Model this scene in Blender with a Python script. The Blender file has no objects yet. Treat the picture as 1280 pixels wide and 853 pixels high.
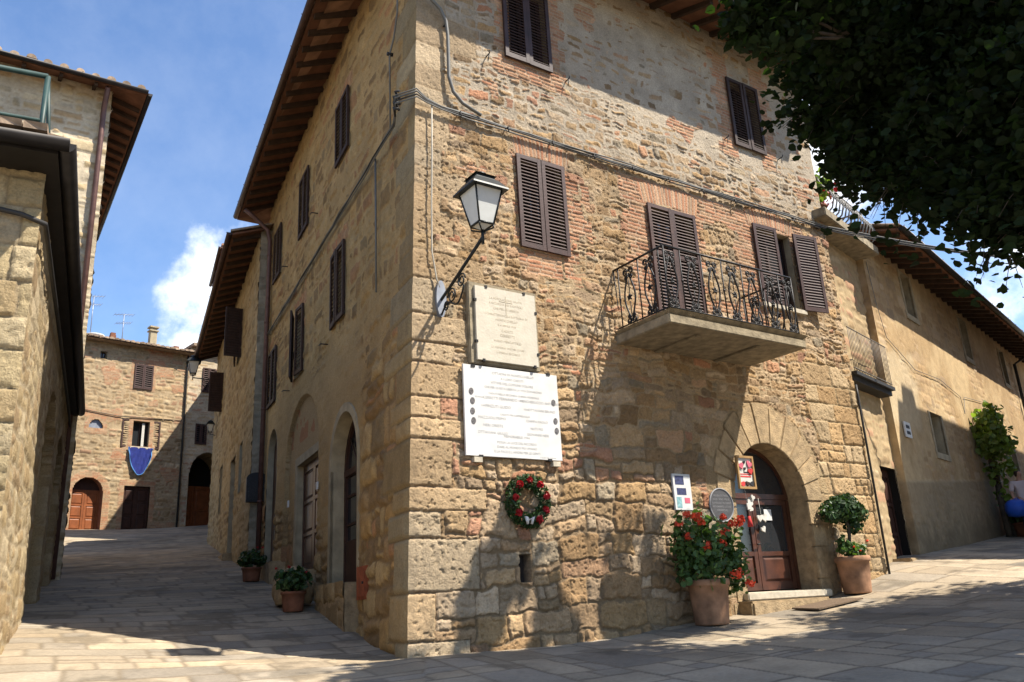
import bpy, bmesh, math, random
import numpy as np
from mathutils import Vector, Matrix
random.seed(7)
R = math.radians
scene = bpy.context.scene
col = scene.collection

# ------------------------------------------------------------------ camera
EYE = Vector((0, 0, 1.6))
cam_d = bpy.data.cameras.new('camera')
cam = bpy.data.objects.new('camera', cam_d)
col.objects.link(cam)
A = [(0.998503697668729, 0.016531336356952885, -0.05212562383443165),
     (-0.05468423668549632, 0.30185299238529795, -0.9517848523937361),
     (0.0, 0.9532111444513721, 0.30233530255916187)]     # right, down, forward
rm = Matrix(((A[0][0], -A[1][0], -A[2][0]), (A[0][1], -A[1][1], -A[2][1]), (A[0][2], -A[1][2], -A[2][2])))
cam.matrix_world = Matrix.Translation(EYE) @ rm.to_4x4()
cam_d.sensor_width = 36.0
cam_d.lens = 36.0 * 1040 / 1280
cam_d.clip_start = 0.05
cam_d.clip_end = 8000
scene.camera = cam

# ------------------------------------------------------------------ sun, sky, exposure
SUN_AZ, SUN_EL = R(105), R(54)
SV = Vector((math.sin(SUN_AZ) * math.cos(SUN_EL), math.cos(SUN_AZ) * math.cos(SUN_EL), math.sin(SUN_EL)))
sd = bpy.data.lights.new('sun', 'SUN')
sd.energy = 5.0
sd.angle = R(0.53)
sd.color = (1.0, 0.92, 0.80)
sun = bpy.data.objects.new('sun', sd)
sun.rotation_euler = SV.to_track_quat('Z', 'Y').to_euler()
sun.location = (20, -6, 30)
col.objects.link(sun)

world = bpy.data.worlds.new('World')
scene.world = world
world.use_nodes = True
nt = world.node_tree
nt.nodes.clear()
SKY_STRENGTH = 0.088
out = nt.nodes.new('ShaderNodeOutputWorld')
bg = nt.nodes.new('ShaderNodeBackground')
bg.inputs['Strength'].default_value = SKY_STRENGTH
sky = nt.nodes.new('ShaderNodeTexSky')
sky.sky_type = 'NISHITA'
sky.sun_disc = False
sky.sun_elevation = SUN_EL
sky.sun_rotation = SUN_AZ
sky.air_density = 1.0
sky.dust_density = 0.6
sky.ozone_density = 1.6
nt.links.new(bg.outputs[0], out.inputs[0])


def wnode(kind, **kw):
    n = nt.nodes.new(kind)
    for k, v in kw.items():
        setattr(n, k, v)
    return n


def wmath(op, a, b=None, c=None):
    n = wnode('ShaderNodeMath', operation=op)
    for i, x in enumerate((a, b, c)):
        if x is None:
            continue
        if hasattr(x, 'links'):
            nt.links.new(x, n.inputs[i])
        else:
            n.inputs[i].default_value = x
    return n.outputs[0]


tc = wnode('ShaderNodeTexCoord')
GEN = tc.outputs['Generated']


def blob(az, tan_el, r0, r1):
    """soft disc of cloud cover round a direction of the sky"""
    v = Vector((math.sin(R(az)), math.cos(R(az)), tan_el)).normalized()
    d = wnode('ShaderNodeVectorMath', operation='DISTANCE')
    nt.links.new(GEN, d.inputs[0])
    d.inputs[1].default_value = v
    m = wnode('ShaderNodeMapRange', interpolation_type='SMOOTHSTEP')
    nt.links.new(d.outputs['Value'], m.inputs[0])
    m.inputs[1].default_value = r0
    m.inputs[2].default_value = r1
    m.inputs[3].default_value = 1.0
    m.inputs[4].default_value = 0.0
    return m.outputs[0]


nz = wnode('ShaderNodeTexNoise')
nz.inputs['Scale'].default_value = 9.0
nz.inputs['Detail'].default_value = 9.0
nz.inputs['Roughness'].default_value = 0.62
nt.links.new(GEN, nz.inputs['Vector'])
cover = None
for az, te, r0, r1, wgt in [
        (-18.8, 0.36, 0.03, 0.15, 1.0), (-20.0, 0.27, 0.03, 0.16, 1.05), (-23.5, 0.23, 0.02, 0.12, 1.0), (-27, 0.20, 0.02, 0.10, 0.75),
        (-15.0, 0.42, 0.01, 0.09, 0.55), (33, 0.33, 0.03, 0.16, 0.6), (22, 0.50, 0.02, 0.20, 0.75),
        (28, 0.25, 0.02, 0.25, 0.5), (150, 0.6, 0.1, 0.6, 0.6), (-120, 0.4, 0.1, 0.5, 0.6)]:
    b = wmath('MULTIPLY', blob(az, te, r0, r1), wgt)
    cover = b if cover is None else wmath('MAXIMUM', cover, b)
t = wmath('ADD', wmath('MULTIPLY', cover, 0.62), wmath('MULTIPLY', wmath('SUBTRACT', nz.outputs[0], 0.5), 1.5))
mr = wnode('ShaderNodeMapRange', interpolation_type='SMOOTHSTEP')
nt.links.new(t, mr.inputs[0])
mr.inputs[1].default_value = 0.24
mr.inputs[2].default_value = 0.66
mix = wnode('ShaderNodeMixRGB')
veil = wmath('MULTIPLY', wmath('SUBTRACT', nz.outputs[0], 0.38), 0.24)
nt.links.new(wmath('MAXIMUM', mr.outputs[0], veil), mix.inputs[0])
tint = wnode('ShaderNodeMixRGB', blend_type='MULTIPLY')
tint.inputs[0].default_value = 1.0
tint.inputs[2].default_value = (0.98, 1.10, 1.25, 1)
nt.links.new(sky.outputs[0], tint.inputs[1])
nt.links.new(tint.outputs[0], mix.inputs[1])
mix.inputs[2].default_value = (7.6, 7.9, 8.2, 1)
nt.links.new(mix.outputs[0], bg.inputs['Color'])

vs = scene.view_settings
vs.view_transform = 'Standard'
vs.look = 'None'
vs.exposure = 1.2
vs.gamma = 1.0
vs.use_curve_mapping = False
scene.cycles.max_bounces = 6

# ------------------------------------------------------------------ numeric helpers


def _h(ix, iy, seed):
    x = (ix.astype(np.int64) * 374761393 + iy.astype(np.int64) * 668265263 + seed * 974634777) & 0xFFFFFFFF
    x = ((x ^ (x >> 13)) * 1274126177) & 0xFFFFFFFF
    x = ((x ^ (x >> 16)) * 2246822519) & 0xFFFFFFFF
    return ((x ^ (x >> 15)) & 0xFFFFFF) / float(0xFFFFFF)


def rnd(ids, seed):
    return _h(ids, ids * 0 + 17, seed)


def vnoise(x, y, seed):
    ix, iy = np.floor(x), np.floor(y)
    fx, fy = x - ix, y - iy
    fx = fx * fx * (3 - 2 * fx)
    fy = fy * fy * (3 - 2 * fy)
    ix = ix.astype(np.int64)
    iy = iy.astype(np.int64)
    a, b = _h(ix, iy, seed), _h(ix + 1, iy, seed)
    c, d = _h(ix, iy + 1, seed), _h(ix + 1, iy + 1, seed)
    return (a + (b - a) * fx) * (1 - fy) + (c + (d - c) * fx) * fy


def fbm(x, y, seed, octv=3, gain=0.5):
    s, a, tot = 0, 1.0, 0
    for o in range(octv):
        s = s + a * vnoise(x * 2 ** o, y * 2 ** o, seed + o * 13)
        tot += a
        a *= gain
    return s / tot          # 0..1


def sst(a, b, x):
    t_ = np.clip((x - a) / (b - a), 0, 1)
    return t_ * t_ * (3 - 2 * t_)


def lerp(a, b, t_):
    return a + (b - a) * t_


def coursed(U, V, seed, v0, v1, hfun, wfun, split=0.3, corner=0.05):
    """irregular coursed masonry: id of the stone and distance to its edge for every point"""
    rg = np.random.RandomState(seed)
    rows = [v0]
    while rows[-1] < v1:
        rows.append(rows[-1] + hfun(rows[-1]) * rg.uniform(0.72, 1.3))
    rows = np.array(rows)
    ri = np.clip(np.searchsorted(rows, V, side='right') - 1, 0, len(rows) - 2)
    vl, vh = rows[ri].copy(), rows[ri + 1].copy()
    ul, uh = np.zeros_like(U), np.zeros_like(U)
    ids = np.zeros(U.shape, np.int64)
    umin, umax = float(U.min()) - 1, float(U.max()) + 1
    for r in range(len(rows) - 1):
        m = ri == r
        if not m.any():
            continue
        w = wfun(rows[r])
        n = int((umax - umin) / w * 1.6) + 6
        ed = umin - rg.uniform(0, 1) * w + np.cumsum(w * rg.choice([0.5, 0.75, 1.0, 1.3, 1.7], n) * rg.uniform(0.85, 1.15, n))
        k = np.clip(np.searchsorted(ed, U[m], side='right'), 1, n - 1)
        ul[m] = ed[k - 1]
        uh[m] = ed[k]
        ids[m] = r * 4096 + k
    if split > 0:
        q = rnd(ids, seed + 5)
        sp = (q < split) & ((vh - vl) > 0.12)
        vm = vl + (vh - vl) * (0.35 + 0.3 * rnd(ids, seed + 6))
        top = sp & (V > vm)
        bot = sp & ~top
        vl = np.where(top, vm, vl)
        vh = np.where(bot, vm, vh)
        ids = ids + np.where(top, 2000000, 0)
        um = ul + (uh - ul) * (0.35 + 0.3 * rnd(ids, seed + 8))
        sp2 = sp & ((uh - ul) > 0.3) & (rnd(ids, seed + 7) < 0.5)
        rt = sp2 & (U > um)
        lf = sp2 & ~rt
        ul = np.where(rt, um, ul)
        uh = np.where(lf, um, uh)
        ids = ids + np.where(rt, 4000000, 0)
    du = np.minimum(U - ul, uh - U)
    dv = np.minimum(V - vl, vh - V)
    k = corner
    d = np.minimum(du, dv)
    cm = (du < k) & (dv < k)
    d = np.where(cm, k - np.hypot(k - du, k - dv), d)
    return ids, d, du, dv


def palette(ids, seed, cols):
    cols = np.array(cols)
    q = (rnd(ids, seed) * len(cols)).astype(int) % len(cols)
    c = cols[q]
    return c * (0.82 + 0.36 * rnd(ids, seed + 1))[..., None]


# ------------------------------------------------------------------ object helpers
ROOT_LOC = {}


def link(o, parent=None):
    col.objects.link(o)
    if parent is not None:
        o.parent = parent
    return o


def loc_of(parent):
    """world position the local coordinates of a child of parent start from"""
    p = Vector((0, 0, 0))
    while parent is not None:
        p = p + Vector(parent.location)
        parent = parent.parent
    return p


def thing(name, label, cat, loc=(0, 0, 0), group=None, rotz=0.0):
    o = bpy.data.objects.new(name, None)
    o.empty_display_size = 0.2
    o.location = loc
    o.rotation_euler = (0, 0, rotz)
    col.objects.link(o)
    o['label'] = label
    o['category'] = cat
    if group:
        o['group'] = group
    return o


def tag(o, label, cat, group=None):
    o['label'] = label
    o['category'] = cat
    if group:
        o['group'] = group
    return o


def raw_mesh(name, verts, faces_idx, face_len, material, parent=None, vcol=None, smooth=True, off=None):
    """fast mesh from numpy arrays"""
    me = bpy.data.meshes.new(name)
    o_ = np.array(loc_of(parent)) if off is None else np.array(off)
    v = (np.asarray(verts, np.float64) - o_).astype(np.float32)
    nf = len(face_len)
    me.vertices.add(len(v))
    me.vertices.foreach_set('co', v.ravel())
    me.loops.add(len(faces_idx))
    me.loops.foreach_set('vertex_index', np.asarray(faces_idx, np.int32))
    me.polygons.add(nf)
    starts = np.concatenate(([0], np.cumsum(face_len)[:-1])).astype(np.int32)
    me.polygons.foreach_set('loop_start', starts)
    me.polygons.foreach_set('loop_total', np.asarray(face_len, np.int32))
    me.polygons.foreach_set('use_smooth', np.full(nf, bool(smooth)))
    me.update(calc_edges=True)
    if vcol is not None:
        at = me.color_attributes.new('Col', 'FLOAT_COLOR', 'POINT')
        c4 = np.ones((len(v), 4), np.float32)
        c4[:, :3] = vcol
        at.data.foreach_set('color', c4.ravel())
    me.materials.append(material)
    o = bpy.data.objects.new(name, me)
    return link(o, parent)


def grid_mesh(name, P, material, parent=None, colr=None, keep=None, smooth=True):
    H, W, _ = P.shape
    idx = np.arange(H * W).reshape(H, W)
    q = np.stack([idx[:-1, :-1], idx[:-1, 1:], idx[1:, 1:], idx[1:, :-1]], -1).reshape(-1, 4)
    if keep is not None:
        q = q[keep.ravel()]
    used = np.zeros(H * W, bool)
    used[q.ravel()] = True
    remap = np.cumsum(used) - 1
    q = remap[q]
    v = P.reshape(-1, 3)[used]
    c = colr.reshape(-1, 3)[used] if colr is not None else None
    return raw_mesh(name, v, q.ravel(), np.full(len(q), 4), material, parent, c, smooth)


class MB:
    """collects plain shapes, then links them as ONE mesh object"""

    def __init__(self):
        self.v = []
        self.f = []
        self.s = []

    def face(self, pts, smooth=False):
        n = len(self.v)
        self.v += [tuple(p) for p in pts]
        self.f.append(tuple(range(n, n + len(pts))))
        self.s.append(smooth)

    def prism(self, a, b, smooth=False):
        """closed solid between two loops of the same length"""
        n = len(self.v)
        k = len(a)
        self.v += [tuple(p) for p in a] + [tuple(p) for p in b]
        for i in range(k):
            j = (i + 1) % k
            self.f.append((n + i, n + j, n + k + j, n + k + i))
            self.s.append(smooth)
        self.f.append(tuple(range(n + k - 1, n - 1, -1)))
        self.s.append(False)
        self.f.append(tuple(range(n + k, n + 2 * k)))
        self.s.append(False)

    def box(self, fn, a0, a1, b0, b1, c0, c1):
        """fn maps (a, b, c) into the world"""
        lo = [fn(a0, b0, c0), fn(a1, b0, c0), fn(a1, b1, c0), fn(a0, b1, c0)]
        hi = [fn(a0, b0, c1), fn(a1, b0, c1), fn(a1, b1, c1), fn(a0, b1, c1)]
        self.prism(lo, hi)

    def tube(self, pts, r, n=7, cap=True, closed=False):
        pts = [Vector(p) for p in pts]
        if len(pts) < 2:
            return
        rad = r if isinstance(r, (list, tuple)) else [r] * len(pts)
        t0 = (pts[1] - pts[0]).normalized()
        ref = Vector((0, 0, 1)) if abs(t0.z) < 0.9 else Vector((1, 0, 0))
        nrm = t0.cross(ref).normalized()
        rings = []
        base = len(self.v)
        L = len(pts)
        for i, p in enumerate(pts):
            if closed:
                tg = (pts[(i + 1) % L] - pts[i - 1])
            else:
                tg = pts[min(i + 1, L - 1)] - pts[max(i - 1, 0)]
            if tg.length < 1e-9:
                tg = t0
            tg.normalize()
            nrm = (nrm - tg * nrm.dot(tg))
            if nrm.length < 1e-6:
                nrm = tg.orthogonal()
            nrm.normalize()
            bn = tg.cross(nrm)
            for k in range(n):
                a = 2 * math.pi * k / n
                self.v.append(tuple(p + (nrm * math.cos(a) + bn * math.sin(a)) * rad[i]))
        for i in range(L - 1 if not closed else L):
            i2 = (i + 1) % L
            for k in range(n):
                k2 = (k + 1) % n
                self.f.append((base + i * n + k, base + i * n + k2, base + i2 * n + k2, base + i2 * n + k))
                self.s.append(True)
        if cap and not closed:
            self.f.append(tuple(base + k for k in range(n - 1, -1, -1)))
            self.s.append(False)
            self.f.append(tuple(base + (L - 1) * n + k for k in range(n)))
            self.s.append(False)

    def lathe(self, centre, prof, n=24, wob=0.0, seed=1):
        """prof: (radius, height) pairs"""
        rg = random.Random(seed)
        base = len(self.v)
        cx, cy, cz = centre
        for (r_, z_) in prof:
            for k in range(n):
                a = 2 * math.pi * k / n
                rr = r_ * (1 + rg.uniform(-wob, wob))
                self.v.append((cx + rr * math.cos(a), cy + rr * math.sin(a), cz + z_))
        for i in range(len(prof) - 1):
            for k in range(n):
                k2 = (k + 1) % n
                self.f.append((base + i * n + k, base + i * n + k2, base + (i + 1) * n + k2, base + (i + 1) * n + k))
                self.s.append(True)
        self.f.append(tuple(base + k for k in range(n - 1, -1, -1)))
        self.s.append(False)
        L = len(prof) - 1
        self.f.append(tuple(base + L * n + k for k in range(n)))
        self.s.append(False)

    def build(self, name, material, parent=None, bevel=0.0):
        me = bpy.data.meshes.new(name)
        o_ = loc_of(parent)
        me.from_pydata([(p[0] - o_.x, p[1] - o_.y, p[2] - o_.z) for p in self.v], [], self.f)
        me.polygons.foreach_set('use_smooth', self.s)
        me.materials.append(material)
        me.update()
        if bevel:
            bm = bmesh.new()
            bm.from_mesh(me)
            bmesh.ops.remove_doubles(bm, verts=bm.verts, dist=1e-5)
            es = [e for e in bm.edges if len(e.link_faces) == 2 and e.calc_face_angle(0) > 0.6]
            try:
                bmesh.ops.bevel(bm, geom=es, offset=bevel, segments=2, affect='EDGES', clamp_overlap=True)
            except Exception:
                pass
            bm.to_mesh(me)
            bm.free()
        o = bpy.data.objects.new(name, me)
        return link(o, parent)


class Frame:
    """a wall plane: u runs along it, z is the height, n comes out of it"""

    def __init__(self, O, d, n):
        self.O = np.array([O[0], O[1], 0.0])
        self.d = np.array([d[0], d[1], 0.0])
        self.n = np.array([n[0], n[1], 0.0])

    def p(self, u, n=0.0, z=0.0):
        q = self.O + self.d * u + self.n * n
        return (q[0], q[1], z)

    def v(self, u, n=0.0, z=0.0):
        return Vector(self.p(u, n, z))

    def box(self, mb, u0, u1, n0, n1, z0, z1):
        mb.box(self.p, u0, u1, n0, n1, z0, z1)

    def hinge(self, u, n, ang):
        """frame of a leaf hinged at (u, n) and swung by ang radians off the wall"""
        O = self.O + self.d * u + self.n * n
        c, s = math.cos(ang), math.sin(ang)
        return Frame(O, self.d * c + self.n * s, self.n * c - self.d * s)


# ------------------------------------------------------------------ materials
ALB = 0.74      # all the surfaces share one reflectance scale


def M_(name, colr, rough=0.7, metal=0.0, var=0.25, vscale=6.0, bump=0.0, bscale=30.0, spec=0.3, island=0.0):
    m = bpy.data.materials.new(name)
    m.use_nodes = True
    t_ = m.node_tree
    b = t_.nodes['Principled BSDF']
    b.inputs['Roughness'].default_value = rough
    b.inputs['Metallic'].default_value = metal
    b.inputs['Specular IOR Level'].default_value = spec
    tcn = t_.nodes.new('ShaderNodeTexCoord')
    n1 = t_.nodes.new('ShaderNodeTexNoise')
    n1.inputs['Scale'].default_value = vscale
    n1.inputs['Detail'].default_value = 6
    t_.links.new(tcn.outputs['Object'], n1.inputs['Vector'])
    rp = t_.nodes.new('ShaderNodeMapRange')
    rp.inputs[1].default_value = 0.3
    rp.inputs[2].default_value = 0.7
    rp.inputs[3].default_value = ALB * (1 - var)
    rp.inputs[4].default_value = ALB * (1 + var)
    t_.links.new(n1.outputs[0], rp.inputs[0])
    mul = t_.nodes.new('ShaderNodeMixRGB')
    mul.blend_type = 'MULTIPLY'
    mul.inputs[0].default_value = 1
    mul.inputs[1].default_value = (*colr, 1)
    t_.links.new(rp.outputs[0], mul.inputs[2])
    t_.links.new(mul.outputs[0], b.inputs['Base Color'])
    if island:
        geo = t_.nodes.new('ShaderNodeNewGeometry')
        ri_ = t_.nodes.new('ShaderNodeMapRange')
        ri_.inputs[3].default_value = 1 - island
        ri_.inputs[4].default_value = 1 + island
        t_.links.new(geo.outputs['Random Per Island'], ri_.inputs[0])
        m3 = t_.nodes.new('ShaderNodeMixRGB')
        m3.blend_type = 'MULTIPLY'
        m3.inputs[0].default_value = 1
        t_.links.new(mul.outputs[0], m3.inputs[1])
        t_.links.new(ri_.outputs[0], m3.inputs[2])
        t_.links.new(m3.outputs[0], b.inputs['Base Color'])
    if bump:
        n2 = t_.nodes.new('ShaderNodeTexNoise')
        n2.inputs['Scale'].default_value = bscale
        n2.inputs['Detail'].default_value = 5
        t_.links.new(tcn.outputs['Object'], n2.inputs['Vector'])
        bp = t_.nodes.new('ShaderNodeBump')
        bp.inputs['Strength'].default_value = bump
        bp.inputs['Distance'].default_value = 0.02
        t_.links.new(n2.outputs[0], bp.inputs['Height'])
        t_.links.new(bp.outputs[0], b.inputs['Normal'])
    return m


def M_vcol(name, rough=0.9, bump=0.4, bscale=45.0, var=0.18, vscale=35.0, sat=0.97):
    """stone: the colour of each stone comes from the mesh, grain and pitting from noise"""
    m = bpy.data.materials.new(name)
    m.use_nodes = True
    t_ = m.node_tree
    b = t_.nodes['Principled BSDF']
    b.inputs['Roughness'].default_value = rough
    b.inputs['Specular IOR Level'].default_value = 0.15
    at = t_.nodes.new('ShaderNodeVertexColor')
    at.layer_name = 'Col'
    geo = t_.nodes.new('ShaderNodeNewGeometry')
    n1 = t_.nodes.new('ShaderNodeTexNoise')
    n1.inputs['Scale'].default_value = vscale
    n1.inputs['Detail'].default_value = 7
    n1.inputs['Roughness'].default_value = 0.65
    t_.links.new(geo.outputs['Position'], n1.inputs['Vector'])
    rp = t_.nodes.new('ShaderNodeMapRange')
    rp.inputs[1].default_value = 0.28
    rp.inputs[2].default_value = 0.72
    rp.inputs[3].default_value = ALB * (1 - var)
    rp.inputs[4].default_value = ALB * (1 + var)
    t_.links.new(n1.outputs[0], rp.inputs[0])
    mul = t_.nodes.new('ShaderNodeMixRGB')
    mul.blend_type = 'MULTIPLY'
    mul.inputs[0].default_value = 1
    hs = t_.nodes.new('ShaderNodeHueSaturation')
    hs.inputs['Saturation'].default_value = sat
    t_.links.new(at.outputs[0], hs.inputs['Color'])
    t_.links.new(hs.outputs[0], mul.inputs[1])
    t_.links.new(rp.outputs[0], mul.inputs[2])
    t_.links.new(mul.outputs[0], b.inputs['Base Color'])
    n2 = t_.nodes.new('ShaderNodeTexNoise')
    n2.inputs['Scale'].default_value = bscale
    n2.inputs['Detail'].default_value = 8
    n2.inputs['Roughness'].default_value = 0.7
    t_.links.new(geo.outputs['Position'], n2.inputs['Vector'])
    bp = t_.nodes.new('ShaderNodeBump')
    bp.inputs['Strength'].default_value = bump
    bp.inputs['Distance'].default_value = 0.03
    t_.links.new(n2.outputs[0], bp.inputs['Height'])
    t_.links.new(bp.outputs[0], b.inputs['Normal'])
    return m


def M_glass(name, colr=(0.02, 0.022, 0.025), rough=0.06):
    m = bpy.data.materials.new(name)
    m.use_nodes = True
    b = m.node_tree.nodes['Principled BSDF']
    b.inputs['Base Color'].default_value = (*colr, 1)
    b.inputs['Roughness'].default_value = rough
    b.inputs['Specular IOR Level'].default_value = 0.6
    return m


def M_leaf(name, colr, var=0.45, trans=0.25, rough=0.5):
    m = bpy.data.materials.new(name)
    m.use_nodes = True
    t_ = m.node_tree
    b = t_.nodes['Principled BSDF']
    b.inputs['Roughness'].default_value = rough
    b.inputs['Specular IOR Level'].default_value = 0.3
    geo = t_.nodes.new('ShaderNodeNewGeometry')
    hs = t_.nodes.new('ShaderNodeMapRange')
    hs.inputs[3].default_value = ALB * (1 - var)
    hs.inputs[4].default_value = ALB * (1 + var)
    t_.links.new(geo.outputs['Random Per Island'], hs.inputs[0])
    mul = t_.nodes.new('ShaderNodeMixRGB')
    mul.blend_type = 'MULTIPLY'
    mul.inputs[0].default_value = 1
    mul.inputs[1].default_value = (*colr, 1)
    t_.links.new(hs.outputs[0], mul.inputs[2])
    t_.links.new(mul.outputs[0], b.inputs['Base Color'])
    tr = t_.nodes.new('ShaderNodeBsdfTranslucent')
    m2 = t_.nodes.new('ShaderNodeMixRGB')
    m2.blend_type = 'MULTIPLY'
    m2.inputs[0].default_value = 1
    m2.inputs[2].default_value = (2.2, 2.4, 0.7, 1)
    t_.links.new(mul.outputs[0], m2.inputs[1])
    t_.links.new(m2.outputs[0], tr.inputs['Color'])
    ms = t_.nodes.new('ShaderNodeMixShader')
    ms.inputs[0].default_value = trans
    t_.links.new(b.outputs[0], ms.inputs[1])
    t_.links.new(tr.outputs[0], ms.inputs[2])
    t_.links.new(ms.outputs[0], t_.nodes['Material Output'].inputs[0])
    return m


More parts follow.
